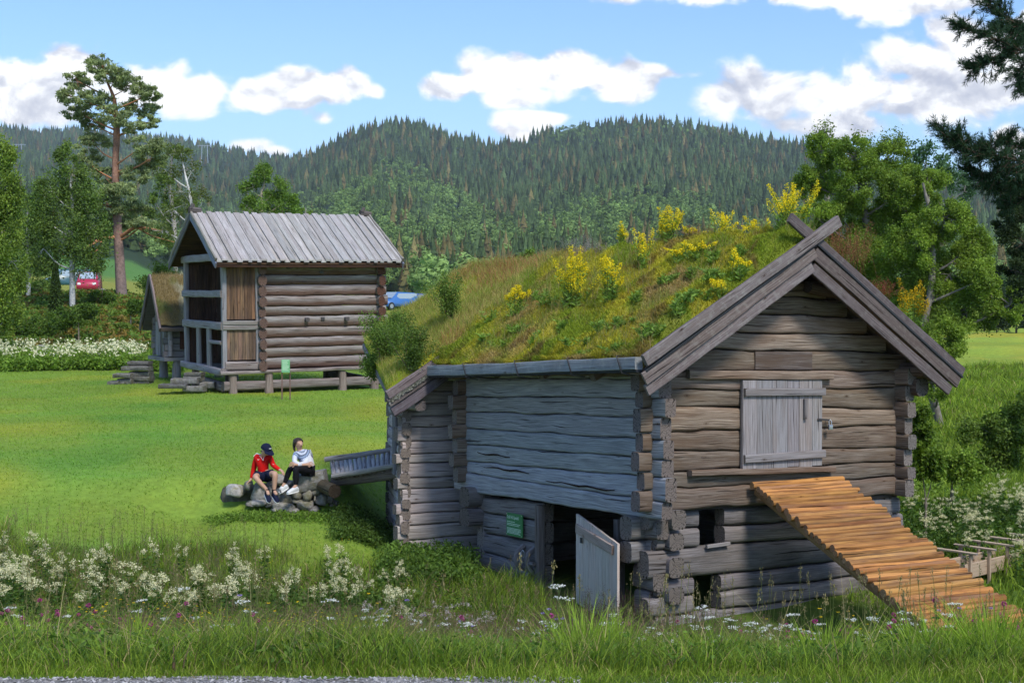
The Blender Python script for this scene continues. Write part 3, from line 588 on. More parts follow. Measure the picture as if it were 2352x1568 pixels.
# roof deck, turf, barge boards
def zdeck(x): return np.where(x < 2.42, 3.78 - .600 * (2.42 - x), 3.78 - .640 * (x - 2.42))
mb = MB()
for y in np.arange(-.5, 6.2, .3):
    y1 = min(y + .29, 6.25); cc = rc(.7, 1.1)
    hexa(mb, [(-.58, y, 1.93), (-.58, y, 1.97), (-.58, y1, 1.93), (-.58, y1, 1.97), (2.42, y, 3.73), (2.42, y, 3.77), (2.42, y1, 3.73), (2.42, y1, 3.77)], col=cc)
    hexa(mb, [(2.42, y, 3.73), (2.42, y, 3.77), (2.42, y1, 3.73), (2.42, y1, 3.77), (5.45, y, 1.80), (5.45, y, 1.84), (5.45, y1, 1.80), (5.45, y1, 1.84)], col=cc)
for y in (.9, 2.3, 3.7, 5.0): beam(mb, (-.42, y, 1.87), (.4, y, 2.28), .14, .13, col=rc(.6, .9))
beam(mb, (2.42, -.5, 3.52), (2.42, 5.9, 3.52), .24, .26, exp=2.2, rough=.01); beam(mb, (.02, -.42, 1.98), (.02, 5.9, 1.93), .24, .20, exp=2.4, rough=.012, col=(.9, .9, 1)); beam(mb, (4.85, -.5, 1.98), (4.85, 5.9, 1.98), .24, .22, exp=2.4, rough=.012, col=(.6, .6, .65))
beam(mb, (4.9, -.35, 1.72), (4.9, .6, 1.72), .26, .26, exp=3, rough=.02, col=(.6, .58, .58))
beam(mb, (2.75, -.12, 3.22), (3.3, -.12, 3.14), .2, .18, exp=2.5, rough=.02, col=(.45, .42, .42))
mb.build('roof_deck', [M['gable'], M['end']], st)
def zturf(x, y):
    e = 2.10 - .028 * (y + .5)
    l = 4.06 - (4.06 - e) * np.clip((2.42 - x) / 3.0, 0, 1.2); r = 4.06 - .665 * (x - 2.42)
    z = np.where(x < 2.42, l, r); z = z - .10 * np.exp(-((x - 2.42) / .25) ** 2)
    p = np.stack([x / .75, y / .75], -1); b = np.abs(fbm(p, 201, 3)); q = fbm(np.stack([x / .22, y / .22], -1), 203, 3)
    edge = np.clip(np.minimum.reduce([x + .55, 5.4 - x, y + .47, 6.2 - y]) / .18, 0, 1)
    return z + (.21 * (1 - 2.2 * b) * edge + .035 * q) * .8 + .02 - .07 * (1 - edge)
def turf_mesh(nx, ny, x0, x1, y0, y1, zf, colf, thick=.07, xl=None):
    x = np.linspace(0, 1, nx); y = np.linspace(0, 1, ny); Xg, Yg = np.meshgrid(x, y, indexing='ij'); Yg = y0 + Yg * (y1 - y0)
    X0 = x0 if xl is None else xl(Yg); Xg = X0 + Xg * (x1 - X0); Zg = zf(Xg, Yg)
    b = np.minimum.reduce([np.arange(nx)[:, None] + 0 * Yg, nx - 1 - np.arange(nx)[:, None] + 0 * Yg, np.arange(ny)[None] + 0 * Yg, ny - 1 - np.arange(ny)[None] + 0 * Yg])
    Zg = np.where(b == 0, Zg - thick, Zg); mb = MB(); i = np.arange(nx - 1)[:, None] * ny + np.arange(ny - 1)[None]
    mb.add(np.stack([Xg, Yg, Zg], -1), q=np.stack([i, i + ny, i + ny + 1, i + 1], -1), uv=np.stack([Xg, Yg], -1), col=colf(Xg, Yg).reshape(-1, 3)); return mb
MOSS = np.array([.40, .37, .040]); MOSSG = np.array([.23, .29, .030]); DRY = np.array([.38, .27, .12]); BRN = np.array([.16, .105, .042])
def turf_col(x, y, sd=211, dry=0.0):
    a = fbm(np.stack([x / .6, y / .6], -1), sd, 4)[..., None]; b = fbm(np.stack([x / 1.1, y / 1.1], -1), sd + 5, 3)[..., None]; c_ = fbm(np.stack([x / .3, y / .3], -1), sd + 9, 3)[..., None]
    k = np.clip(a * 3.2 + .5, 0, 1); c = MOSSG * (1 - k) + MOSS * k
    k = np.clip(b * 3 - .25 + dry, 0, .9); c = c * (1 - k) + DRY * k; k = np.clip(c_ * 3 - .8, 0, .8); c = c * (1 - k) + BRN * k
    return c * (1 + .15 * c_)
m, nt, o = mat_base('mossy_turf'); at = nd(nt, 'ShaderNodeAttribute', attribute_name='Col').outputs[0]; tco = nd(nt, 'ShaderNodeTexCoord').outputs['Object']
a1 = nd(nt, 'ShaderNodeTexNoise', {'Vector': tco, 'Scale': 38.0, 'Detail': 6.0, 'Roughness': .8}).outputs[0]; a2 = nd(nt, 'ShaderNodeTexVoronoi', {'Vector': tco, 'Scale': 60.0}).outputs[0]
c = mixc(nt, 1.0, at, ramp(nt, a1, [(.3, g(.55)), (.7, g(1.35))]), 'MULTIPLY')
bsdf(nt, o, c, .95, nd(nt, 'ShaderNodeBump', {'Height': mth(nt, 'ADD', a1, a2), 'Strength': .9, 'Distance': .03}).outputs[0], .1); M['turf'] = m
tf = turf_mesh(150, 170, -.56, 5.42, -.5, 6.22, zturf, turf_col); turf = tf.build('turf', M['turf'], st)
def fuzz(name, parent, n, x0, x1, y0, y1, zf, colf, h=(.015, .05), xl=None, lean=.5, M4=None):
    x = RNG.uniform(0, 1, n); y = RNG.uniform(y0, y1, n); X0 = x0 if xl is None else xl(y); x = X0 + x * (x1 - X0); b = np.stack([x, y, zf(x, y) - .01], -1)
    hh = RNG.uniform(h[0], h[1], n); mb = MB(); blades(mb, b, hh, hh * .22 + .003, RNG.normal(0, lean, (n, 3)) * [1, 1, .2], np.clip(colf(x, y) * RNG.uniform(.75, 1.45, (n, 1)), 0, 1)); o = mb.build(name, M['grass'], parent, smooth=False); o['kind'] = 'stuff'; return o
fuzz('moss_tufts', turf, 130000, -.62, 3.2, -.49, 6.2, zturf, turf_col, (.025, .08))
def drycol(x, y): return np.stack([np.full_like(x, .36), np.full_like(x, .29), np.full_like(x, .12)], -1)
n = 15000; x = RNG.uniform(-.55, 3.0, n); y = RNG.uniform(-.45, 6.2, n); k = fbm(np.stack([x / .5, y / .5], -1), 231, 2) > -.05; x, y = x[k], y[k]; mb = MB()
gc = np.where(RNG.uniform(0, 1, (len(x), 1)) < .55, [.36, .28, .12], [.17, .25, .05]); blades(mb, np.stack([x, y, zturf(x, y)], -1), RNG.uniform(.06, .26, len(x)), .005, RNG.normal(0, .45, (len(x), 3)), gc * RNG.uniform(.8, 1.2, (len(x), 1)))
mb.build('roof_grass', M['grass'], turf, smooth=False)['kind'] = 'stuff'
def barge(name, p0, p1, y, w, th=.045, col=(1, 1, 1), mats=None, **k):
    mb = MB(); beam(mb, (p0[0], y, p0[1]), (p1[0], y, p1[1]), w, th, up=(0, -1, 0), exp=12, rough=.002, wob=.006, col=col, **k)
    return mb.build(name, mats or [M['barge'], M['end']], st)
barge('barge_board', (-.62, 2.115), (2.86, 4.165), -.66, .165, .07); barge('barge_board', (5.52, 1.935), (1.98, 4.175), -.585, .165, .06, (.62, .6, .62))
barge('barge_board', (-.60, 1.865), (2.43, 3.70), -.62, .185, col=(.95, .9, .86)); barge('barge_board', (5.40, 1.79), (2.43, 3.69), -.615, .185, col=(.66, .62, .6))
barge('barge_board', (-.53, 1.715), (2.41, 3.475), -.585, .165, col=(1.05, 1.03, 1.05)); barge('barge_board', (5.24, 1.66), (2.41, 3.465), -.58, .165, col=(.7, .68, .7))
for a, b in (((-.58, 1.975), (2.46, 3.81)), ((5.46, 1.87), (2.46, 3.81))): barge('drain_membrane', a, b, -.63, .035, .05, mats=[M['membrane'], M['membrane']])
mb = MB()
for yy in (-.56,):
    beam(mb, (-.55, -.52, 1.80), (2.4, -.52, 3.57), .04, .3, up=(0, -1, 0)) if False else None
n = 11000; y = RNG.uniform(-.5, 6.2, n); x = RNG.uniform(-.70, -.42, n); k = fbm(np.stack([y / .35, y * 0], -1), 77, 3) + .25 > (-.56 - x) * 6; x, y = x[k], y[k]; n = len(x)
mb = MB(); hh = RNG.uniform(.03, .08, n); blades(mb, np.stack([x, y, zturf(np.maximum(x, -.5), y) + .05 + RNG.uniform(-.02, .03, n)], -1), hh, .009, np.stack([RNG.normal(-.6, .4, n), RNG.normal(0, .4, n), RNG.normal(-.25, .2, n)], -1), np.clip(turf_col(x, y) * RNG.uniform(.7, 1.35, (n, 1)), 0, 1)); mb.build('overhanging_moss', M['grass'], turf, smooth=False)['kind'] = 'stuff'
mb = MB(); beam(mb, (-.62, -.52, 2.085), (-.62, 6.2, 1.885), .13, .175, exp=12, wob=.008, col=(1, 1, 1)); gut = mb.build('eaves_board', [M['gutter'], M['gutter']], st)
mb = MB(); beam(mb, (-.60, -.52, 1.975), (-.60, 6.2, 1.79), .10, .045, exp=4); mb.build('drain_membrane', M['membrane'], st)
for yy in (-.1, 1.15, 2.65, 4.3, 5.9):
    mb = MB(); z = 2.085 - .03 * (yy + .52); tube(mb, [(-.50, yy, z + .12), (-.70, yy - .02, z + .105), (-.70, yy - .14, z - .13), (-.5, yy - .18, z - .16)], .012, 4); mb.build('gutter_bracket', M['iron_and_shade'], st)
# hatch
mb = MB(); beam(mb, (.57, -.055, 1.925), (3.29, -.055, 1.89), .10, .125, exp=8, wob=.008, col=(1.05, 1.02, 1)); mb.build('lintel_board', [M['gable'], M['end']], st)
mb = MB(); beam(mb, (.61, -.055, .525), (3.33, -.055, .485), .11, .085, exp=8, wob=.008, col=(.85, .8, .78)); mb.build('sill_board', [M['gable'], M['end']], st)
hat = None; mb = MB(); x = 1.545
for w in (.27, .29, .30, .22, .26, .20):
    slab(mb, x + .004, x + w - .004, -.075 - random.uniform(0, .012), -.03, .545 + random.uniform(-.01, .01), 1.83, col=rc(.85, 1.2), along=2); x += w
hat = mb.build('hatch', [M['hatch'], M['end']], st, smooth=False)
for z0, z1, c in ((1.66, 1.655, .9), (.695, .725, 1.05)):
    mb = MB(); beam(mb, (1.56, -.11, z0), (3.11, -.11, z1), .045, .115, exp=7, col=(c, c, c)); mb.build('batten', [M['hatch'], M['end']], hat)
mb = MB(); beam(mb, (2.72, -.11, 1.25), (2.72, -.11, 1.55), .05, .05, up=Y3, col=(.8, .8, .8)); mb.build('handle', [M['hatch'], M['end']], hat)
mb = MB(); beam(mb, (2.98, -.095, 1.24), (3.24, -.09, 1.22), .01, .03, exp=8); beam(mb, (3.2, -.1, 1.22), (3.2, -.04, 1.22), .02, .02); mb.build('hasp', M['iron_and_shade'], st)
def padlock(loc, s, lbl):
    e = empty('padlock', BARN @ Matrix.Translation(loc), lbl, 'padlock'); mb = MB(); beam(mb, (-.02 * s, 0, -.05 * s), (.02 * s, 0, -.05 * s), .02 * s, .045 * s, exp=6); mb.build('body', M['steel'], e)
    mb = MB(); tube(mb, [(-.014 * s, 0, -.03 * s), (-.014 * s, 0, .005 * s), (0, 0, .02 * s), (.014 * s, 0, .005 * s), (.014 * s, 0, -.03 * s)], .004 * s, 6); mb.build('shackle', M['steel'], e)
padlock((3.21, -.115, 1.20), 1.7, 'small steel padlock hanging beside the upper board hatch')
padlock((-.06, 3.42, -.98), 2.3, 'silver padlock hanging on the wooden latch by the stable door')
# lower door leaf, hinged at the middle jamb and swung outward
dl = MB(); h = np.array([.02, 1.95]); f = np.array([-.28, .42]); dv = (f - h); Lw = np.linalg.norm(dv); dv /= Lw; nv = np.array([dv[1], -dv[0]]); s = 0
for w in (.26, .24, .27, .25, .26, .4):
    s1 = min(s + w, Lw); a = h + dv * (s + .003); b = h + dv * (s1 - .003); top = -.20 - random.uniform(0, .015)
    hexa(dl, [(p[0] + nv[0] * q, p[1] + nv[1] * q, z) for p, ss in ((a, s), (b, s1)) for q in (-.018, .018) for z in (-1.95, top - .17 * ss)], col=rc(.95, 1.15) * np.array([1.12, 1.04, .98]), along=2); s = s1
door = dl.build('door', [M['door'], M['end']], st, smooth=False)
sgn = 1 if nv[0] < 0 else -1
for z in (-.42, -1.65):
    mb = MB(); a = h + dv * .06 + nv * sgn * .035; b = h + dv * (Lw - .12) + nv * sgn * .035; beam(mb, (a[0], a[1], z), (b[0], b[1], z - .16), .035, .14, exp=8, col=(.85, .72, .66)); mb.build('batten', [M['door'], M['end']], door)
mb = MB(); a = h + dv * .28 + nv * sgn * .05; beam(mb, (a[0], a[1], -.62), (a[0], a[1], -.54), .05, .02, up=X_); mb.build('latch_hook', M['iron_and_shade'], door)
mb = MB()
for yy in (3.28, 3.62): P = spline([(.08, yy, -1.32), (-.03, yy, -1.2), (-.06, yy, -1.1), (-.03, yy, -.98), (.08, yy, -.9)], 3); tube(mb, P, .045, 8, rough=.004)
beam(mb, (-.035, 3.1, -1.12), (-.035, 3.75, -1.13), .07, .06, exp=3); beam(mb, (-.0, 3.3, -1.32), (-.0, 3.85, -1.3), .05, .07, exp=3)
mb.build('wooden_latch', [M['lower'], M['end']], st)
# green panel with white lettering
sg = empty('sign', BARN @ Matrix.Translation((.055, 3.85, -.60)), 'green information panel with pale lettering on the stable wall left of the open door', 'sign')
mb = MB(); slab(mb, -.02, -.005, -.26, .25, -.17, .20); mb.build('panel', M['green_sign'], sg, smooth=False)
def text(s, parent, loc, size, sx=1.0, rot=(math.pi / 2, 0, -math.pi / 2), mat='text', name='lettering'):
    c = bpy.data.curves.new(name, 'FONT'); c.body = s; c.size = size; c.extrude = .001; o = bpy.data.objects.new(name, c); COL.objects.link(o)
    me = bpy.data.meshes.new_from_object(o); bpy.data.objects.remove(o); me.materials.clear(); me.materials.append(M[mat]); o = bpy.data.objects.new(name, me); COL.objects.link(o)
    o.parent = parent; o.location = loc; o.rotation_euler = rot; o.scale = (sx, 1, 1); return o
text('Stall frå Ljosdal', sg, (-.023, .225, .11), .078, .78)
mb = MB()
for k, (z, w) in enumerate([(.06, .25), (.03, .42), (.005, .38), (-.045, .44), (-.065, .43), (-.085, .44), (-.105, .40), (-.125, .43)]):
    t = 0
    while t < w: dw = random.uniform(.02, .06); slab(mb, -.0235, -.0205, .225 - min(t + dw, w), .225 - t, z - .005, z + .005); t += dw + .01
mb.build('small_print', M['text'], sg, smooth=False)
for yy, zz in ((-.24, .18), (.23, .18), (-.24, -.15), (.23, -.15)): mb = MB(); tube(mb, [(-.03, yy, zz), (-.018, yy, zz)], .009, 8, cap=0); mb.build('screw', M['steel'], sg)
# ---- ramp of peeled poles
ra = empty('pole_ramp', BARN @ Matrix.Translation((2.6, -4.2, -1.6)), 'ramp of fresh orange peeled poles leading up to the board hatch', 'ramp'); O = np.array([2.6, -4.2, -1.6])
for xs in (1.80, 3.36): mb = MB(); beam(mb, np.array((xs, -.12, .23)) - O, np.array((xs - .02, -4.3, -1.66)) - O, .13, .15, exp=3, col=(1, .95, .9), seg=14); mb.build('rail', [M['freshdull'], M['endf']], ra)
t = 0.0; k = 0
while t < 4.45:
    r = random.choice([.036, .040, .045, .05, .045, .056]); t += r; y = -.10 - t * .91; z = .37 - .455 * (-y) + .0 + (.06 - r) * -.5 + .02
    a = 1.68 + random.uniform(-.05, .04) + (.0 if k else -.03); b = 3.42 + random.uniform(-.06, .07)
    mb = MB(); tl = random.uniform(-.012, .012); beam(mb, np.array((a, y, z + tl)) - O, np.array((b, y - .01, z - tl)) - O, 2 * r, 2 * r, up=Z_, exp=2, n=12, wob=.008, rough=.0035, taper=random.uniform(.82, 1.05), seg=12, col=rc(.68, 1.25, .08) if k else (1.15, 1.1, 1.0))
    mb.build('pole', [M['fresh'], M['endf']], ra); t += r * 1.16; k += 1
# ---- rear barn (pale logs) with tall turf roof
an = empty('rear_log_barn', BARN @ Matrix.Translation((-.85, 6.2, -1.4)), 'pale log barn with grassy turf roof directly behind the stable', 'log barn'); MA = Matrix.Translation((.85, -6.2, 1.4))
def ab(mb, name, mats, **k): return mb.build(name, mats, an, M=MA, **k)
BL = (-.74, 6.3); BR = (.52, 9.44); dv = np.array([BR[0] - BL[0], BR[1] - BL[1]]); LL = np.linalg.norm(dv); dv /= LL
asm = [(-1.55, -1.6), (-1.3, -1.35), (-1.05, -1.07), (-.80, -.82), (-.60, -.62), (-.42, -.45), (-.17, -.2), (.02, -.02), (.28, .25), (.45, .44), (.66, .66), (.92, .92), (1.10, 1.12), (1.32, 1.32), (1.52, 1.55)]
def clipa(z, a, b): return (a, b) if z < 1.75 else (max(a, (z - 1.7) * 1.62), b)
mb = MB(); wall_logs(mb, (-.74, 6.3, 0), X_, (0, -1, 0), 5.5, asm + rng2(1.75, 3.6, 8)[0:], [(.20, .1), (.12, .2)], .17, clip=clipa, capcol=(1, .95, .9), lo=.88, hi=1.12, exp=7, wave=.012)
ab(mb, 'gable_wall', [M['annexw'], M['end']])
mb = MB(); wall_logs(mb, (BL[0], BL[1], 0), (dv[0], dv[1], 0), (-dv[1], dv[0], 0), LL, [(z[0] + .1, z[0] + .1) for z in asm], [(.17, .1), (.10, .2)], .17, capcol=(1.0, .95, .9), exp=3.2, lo=.85, hi=1.05)
ab(mb, 'side_wall', [M['annexw'], M['end']])
mb = MB(); wall_logs(mb, (.52, 9.44, 0), X_, Y3, 4.5, rng2(-1.5, 3.4, 20), [(.1, .1)] * 2, .17, clip=lambda z, a, b: (max(a, (z - 2.4) * 1.6), min(b, 4.4 - (z - 2.0) * 1.3)))
wall_logs(mb, (4.9, 6.3, 0), Y3, X_, 3.1, rng2(-1.5, 1.9, 14), [(.2, .2)] * 2, .17); slab(mb, -.6, 4.8, 6.45, 6.5, -1.5, 1.6)
ab(mb, 'rear_wall', [M['annexw'], M['end']])
mb = MB()
for k in range(3):
    p = np.array([BL[0] + dv[0] * (1.0 + .13 * k) - .12, BL[1] + dv[1] * (1.0 + .13 * k)]); beam(mb, (p[0], p[1], -.0), (p[0], p[1], 1.35), .1, .05, up=X_, col=(.8, .8, .85))
ab(mb, 'plank_jamb', [M['hatch'], M['end']])
exl = lambda y: np.interp(y, [5.7, 9.75], [-1.38, .02]); ezl = lambda y: np.interp(y, [5.7, 9.75], [1.62, 2.50])
def zan(x, y):
    xl = exl(y); zl = ezl(y); l = 3.96 - (3.96 - zl) * (2.4 - x) / (2.4 - xl); r = 3.96 - .62 * (x - 2.4)
    e = np.clip(np.minimum.reduce([x - xl, 5.5 - x, y - 5.7, 9.75 - y]) / .2, 0, 1)
    return np.where(x < 2.4, l, r) + .10 * fbm(np.stack([x / .6, y / .6], -1), 301, 4) * e + .05 - .05 * (1 - e)
acol = lambda x, y: turf_col(x, y, 311, .0) * np.array([1.05, 1.12, .95]) * (1 + 0 * x[..., None])
ta = turf_mesh(110, 90, 0, 5.5, 5.72, 9.75, zan, acol, xl=exl); tao = ab(ta, 'turf', M['turf'])
def afuzz(name, n, h, colf, lean=.4, w=None, sel=None):
    x = RNG.uniform(0, 1, n); y = RNG.uniform(5.72, 9.7, n); x = exl(y) + x * (4.0 - exl(y))
    if sel is not None: k = sel(x, y); x, y = x[k], y[k]
    n = len(x); hh = RNG.uniform(h[0], h[1], n); mb = MB(); blades(mb, np.stack([x, y, zan(x, y) - .01], -1), hh, hh * .12 + .003 if w is None else w, RNG.normal(0, lean, (n, 3)) * [1, 1, .3], np.clip(colf(x, y) * RNG.uniform(.75, 1.3, (n, 1)), 0, 1))
    o = mb.build(name, M['grass'], tao, smooth=False, M=MA); o['kind'] = 'stuff'
afuzz('moss_tufts', 50000, (.02, .07), acol)
afuzz('dry_grass', 26000, (.08, .24), lambda x, y: np.where(RNG.uniform(0, 1, (len(x), 1)) < .5, [.45, .38, .13], [.26, .33, .06]), .4, .006)
afuzz('sorrel_haze', 12000, (.12, .28), lambda x, y: np.tile([.40, .19, .10], (len(x), 1)), .35, .006, lambda x, y: fbm(np.stack([x / .7, y / .7], -1), 331, 2) + np.exp(-((x - 2.1) / .5) ** 2) * .9 > .62)
mb = MB(); y = 5.68
hexa(mb, [(-1.36, 5.7, 1.42), (-1.36, 5.7, 1.50), (.0, 9.75, 2.3), (.0, 9.75, 2.38), (2.4, 5.7, 3.72), (2.4, 5.7, 3.8), (2.4, 9.75, 3.72), (2.4, 9.75, 3.8)]); hexa(mb, [(2.4, 5.7, 3.72), (2.4, 5.7, 3.8), (2.4, 9.75, 3.72), (2.4, 9.75, 3.8), (5.5, 5.7, 1.82), (5.5, 5.7, 1.9), (5.5, 9.75, 1.82), (5.5, 9.75, 1.9)])
ab(mb, 'roof_deck', [M['hatch']], smooth=False)
def abarge(p0, p1, y, w, th, col, lich=False):
    mb = MB(); beam(mb, (p0[0], y, p0[1]), (p1[0], y, p1[1]), w, th, up=(0, -1, 0), exp=9, wob=.012, rough=.006, col=col); ab(mb, 'barge_board', [M['barge'], M['end']])
abarge((-1.42, 1.50), (2.4, 3.78), 5.62, .16, .07, (.95, .9, .95)); abarge((-1.38, 1.36), (2.4, 3.62), 5.66, .15, .05, (.8, .8, .8)); abarge((-1.28, 1.20), (2.4, 3.44), 5.70, .17, .05, (.72, .72, .85)); abarge((5.5, 1.9), (2.4, 3.78), 5.65, .2, .06, (.7, .7, .7))
mb = MB(); n = 900; t = RNG.uniform(0, 1, n); b = np.stack([-1.38 + t * 1.1, np.full(n, 5.61), 1.40 + t * .66 + RNG.normal(0, .02, n)], -1); leaves(mb, b, .05, .035, np.tile([.42, .42, .38], (n, 1)) * RNG.uniform(.6, 1.2, (n, 1))); ab(mb, 'birch_bark_edge', M['flower'], smooth=False)
mb = MB(); beam(mb, (-.72, 5.75, 1.32), (-.72, 6.4, 1.32), .2, .18, exp=3, rough=.012, col=(.7, .7, .75)) ; ab(mb, 'wall_plate', [M['annexw'], M['end']])
# ---- bridge of round logs from the lawn to the rear barn
bre = empty('log_bridge', (-2.9, 27, -4.2), 'short bridge of silvery round logs between the stone wall and the rear barn', 'bridge'); OB = np.array([-2.9, 27, -4.2])
NR, FR, NL, FL = (np.array(W(*p)) for p in ((916, 1073, 26.0), (916, 1038, 27.9), (763, 1098, 26.7), (758, 1064, 28.4)))
for j in range(15):
    t = (j + .5) / 15; a = NL + (NR - NL) * t - OB; b = FL + (FR - FL) * t - OB; e = (a - b) / np.linalg.norm(a - b); mb = MB()
    r = random.uniform(.085, .105); beam(mb, a + e * .02, b - e * .05, r, r, exp=2, n=10, rough=.003, col=rc(.85, 1.15), seg=8); mb.build('deck_log', [M['birchlog'], M['end']], bre)
for (a, b, n_) in ((W(764, 1093, 26.6), W(918, 1066, 25.95), 0), (W(747, 1056, 28.3), W(918, 1028, 27.9), 1)):
    mb = MB(); beam(mb, a - OB, b - OB, .10, .105, exp=2.3, rough=.008, wob=.012, seg=14, col=(.9, .85, .78)); mb.build('side_rail', [M['birchlog'], M['end']], bre)
for (a, b, r) in ((W(768, 1107, 26.9), W(920, 1086, 26.1), .2), (W(775, 1100, 28.0), W(920, 1080, 27.6), .2)):
    mb = MB(); beam(mb, a - OB, b - OB, r, r, exp=2.2, rough=.012, wob=.02, seg=14, col=(.75, .68, .6)); mb.build('carrier_log', [M['lower'], M['end']], bre)
mb = MB(); a = W(769, 1128, 26.35); beam(mb, a - OB, a - OB + np.array([-.30, .65, .02]), .26, .26, exp=2, rough=.012, col=(.5, .45, .30), capcol=(.22, .19, .15)); mb.build('bearing_log', [M['lower'], M['end']], bre)
# ---- storehouse
so = empty('storehouse', STORE @ Matrix.Translation((0, 0, -.75)), 'tall brown log storehouse with silvery plank roof and open front gallery', 'storehouse'); MS = Matrix.Translation((0, 0, .75))
def sb(mb, name, mats, **k): return mb.build(name, mats, so, M=MS, **k)
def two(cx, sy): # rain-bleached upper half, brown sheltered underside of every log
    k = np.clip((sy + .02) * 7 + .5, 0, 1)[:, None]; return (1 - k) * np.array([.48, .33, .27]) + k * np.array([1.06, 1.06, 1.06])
def clips(z, a, b): return (a, b) if z < 3.5 else (.25 + (z - 3.5) * 1.5, 4.9 - (z - 3.5) * 1.5)
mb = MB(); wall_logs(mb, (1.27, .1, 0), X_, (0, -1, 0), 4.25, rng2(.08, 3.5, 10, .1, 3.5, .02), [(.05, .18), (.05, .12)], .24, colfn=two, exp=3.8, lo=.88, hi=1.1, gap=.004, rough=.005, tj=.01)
for x, z, c in ((3.35, 3.25, .02), (3.38, 1.70, .02)): slab(mb, x - .06, x + .06, -.045, .0, z - .05, z + .05, mat=2)  # dark slabs painted in for the shade inside two holes in the wall
mb_w = mb; sb(mb, 'log_wall', [M['store'], M['end'], M['iron_and_shade']])
mb = MB()
for x, z, y in ((2.8, 1.68, -.18), (4.2, 1.68, -.18), (2.2, 3.42, -.3), (3.3, 3.42, -.3), (4.4, 3.42, -.3)): mb = MB(); beam(mb, (x, y, z), (x, .1, z), .13, .13, col=(.5, .5, .55)); sb(mb, 'beam_stub', [M['storef'], M['end']])

for xx, nm in ((1.27, 'cross_wall'), (5.42, 'end_wall')):
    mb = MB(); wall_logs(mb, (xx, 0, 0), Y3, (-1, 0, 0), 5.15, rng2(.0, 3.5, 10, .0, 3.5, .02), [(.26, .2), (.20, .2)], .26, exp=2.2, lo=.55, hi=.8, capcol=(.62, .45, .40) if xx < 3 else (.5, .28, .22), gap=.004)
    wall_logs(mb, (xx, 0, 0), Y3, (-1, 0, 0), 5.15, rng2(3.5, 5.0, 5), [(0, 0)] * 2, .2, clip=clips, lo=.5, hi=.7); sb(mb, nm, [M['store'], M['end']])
mb = MB(); wall_logs(mb, (1.3, 5.05, 0), X_, Y3, 4.2, rng2(.1, 3.5, 10), [(.1, .1)] * 2, .22); slab(mb, .1, 5.5, .1, 5.1, -.02, .05); slab(mb, .1, 1.3, .1, 5.0, 1.45, 1.5); slab(mb, 1.4, 5.4, .2, 5.0, 3.45, 3.5)
sb(mb, 'rear_wall', [M['store'], M['end']])
def planks(mb, x0, x1, z0, z1, y, ax='x', w=.13, th=.03, c=(1, 1, 1), lo=.7, hi=1.4):
    x = x0
    while x < x1 - .02:
        x2 = min(x + w * random.uniform(.75, 1.25), x1); cc = rc(lo, hi, .06) * np.array(c); j = random.uniform(0, .01)
        if ax == 'x': slab(mb, x + .004, x2 - .004, y - j, y + th, z0, z1, col=cc, along=2)
        else: slab(mb, y - j, y + th, x + .004, x2 - .004, z0, z1, col=cc, along=2)
        x = x2
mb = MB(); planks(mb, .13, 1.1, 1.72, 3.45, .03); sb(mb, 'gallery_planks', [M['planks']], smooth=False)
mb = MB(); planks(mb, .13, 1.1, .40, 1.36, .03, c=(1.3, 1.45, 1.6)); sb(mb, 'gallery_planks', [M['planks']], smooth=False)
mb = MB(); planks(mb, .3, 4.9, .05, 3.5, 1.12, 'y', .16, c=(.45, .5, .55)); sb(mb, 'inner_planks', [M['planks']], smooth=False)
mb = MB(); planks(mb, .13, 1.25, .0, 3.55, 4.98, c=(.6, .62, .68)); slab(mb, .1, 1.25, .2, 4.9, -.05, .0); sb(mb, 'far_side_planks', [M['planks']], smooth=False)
mb = MB()
for z, h_ in ((1.60, .15), (1.44, .14)): beam(mb, (-.02, -.01, z), (1.25, -.01, z), .12, h_, exp=6, wob=.01, col=rc(.95, 1.1))
sb(mb, 'gallery_rail', [M['store'], M['end']])
mb = MB(); beam(mb, (.05, .0, .22), (1.3, .0, .2), .18, .28, exp=4, wob=.01, col=(1, .95, .95)); sb(mb, 'gallery_sill', [M['store'], M['end']])
for (x, y, z0, z1, w) in ((.05, .06, 0, 3.55, .22), (.05, 5.0, -.05, 3.7, .24), (1.16, .0, .1, 3.5, .12)):
    mb = MB(); beam(mb, (x, y, z0), (x, y, z1), w, .16, up=X_, exp=6, rough=.005, wob=.01, col=(1, 1, 1.03)); sb(mb, 'post', [M['storef'], M['end']])
for y in (3.1, 1.75):
    mb = MB(); beam(mb, (.0, y, .0), (.0, y, 1.42), .34, .12, up=X_, exp=6, wob=.01); sb(mb, 'post', [M['storef'], M['end']])
for (y0, y1, z, h_) in ((0, 5.2, 3.74, .25), (0, 5.1, 2.54, .23), (0, 5.1, 1.5, .26), (0.1, 1.6, .95, .11)):
    mb = MB(); beam(mb, (-.02, y0, z), (-.02, y1, z), .13, h_, exp=6, wob=.012, rough=.006, col=(1, 1, 1.05)); sb(mb, 'cross_rail', [M['storef'], M['end']])
mb = MB(); beam(mb, (-.04, -.1, .02), (-.04, 5.2, .04), .2, .24, exp=4, wob=.02, rough=.012, col=(1.05, 1.05, 1.1)); sb(mb, 'front_sill', [M['storef'], M['end']])
mb = MB(); beam(mb, (-.15, -.08, -.01), (5.7, -.08, .03), .26, .11, exp=5, wob=.012, rough=.006, col=(1.15, 1.1, 1.1)); sb(mb, 'side_sill', [M['store'], M['end']])
mb = MB(); beam(mb, (.5, 1.2, .1), (.5, .7, .8), .03, .04, col=(1, 1, 1)); sb(mb, 'leaning_stick', [M['storef'], M['end']])
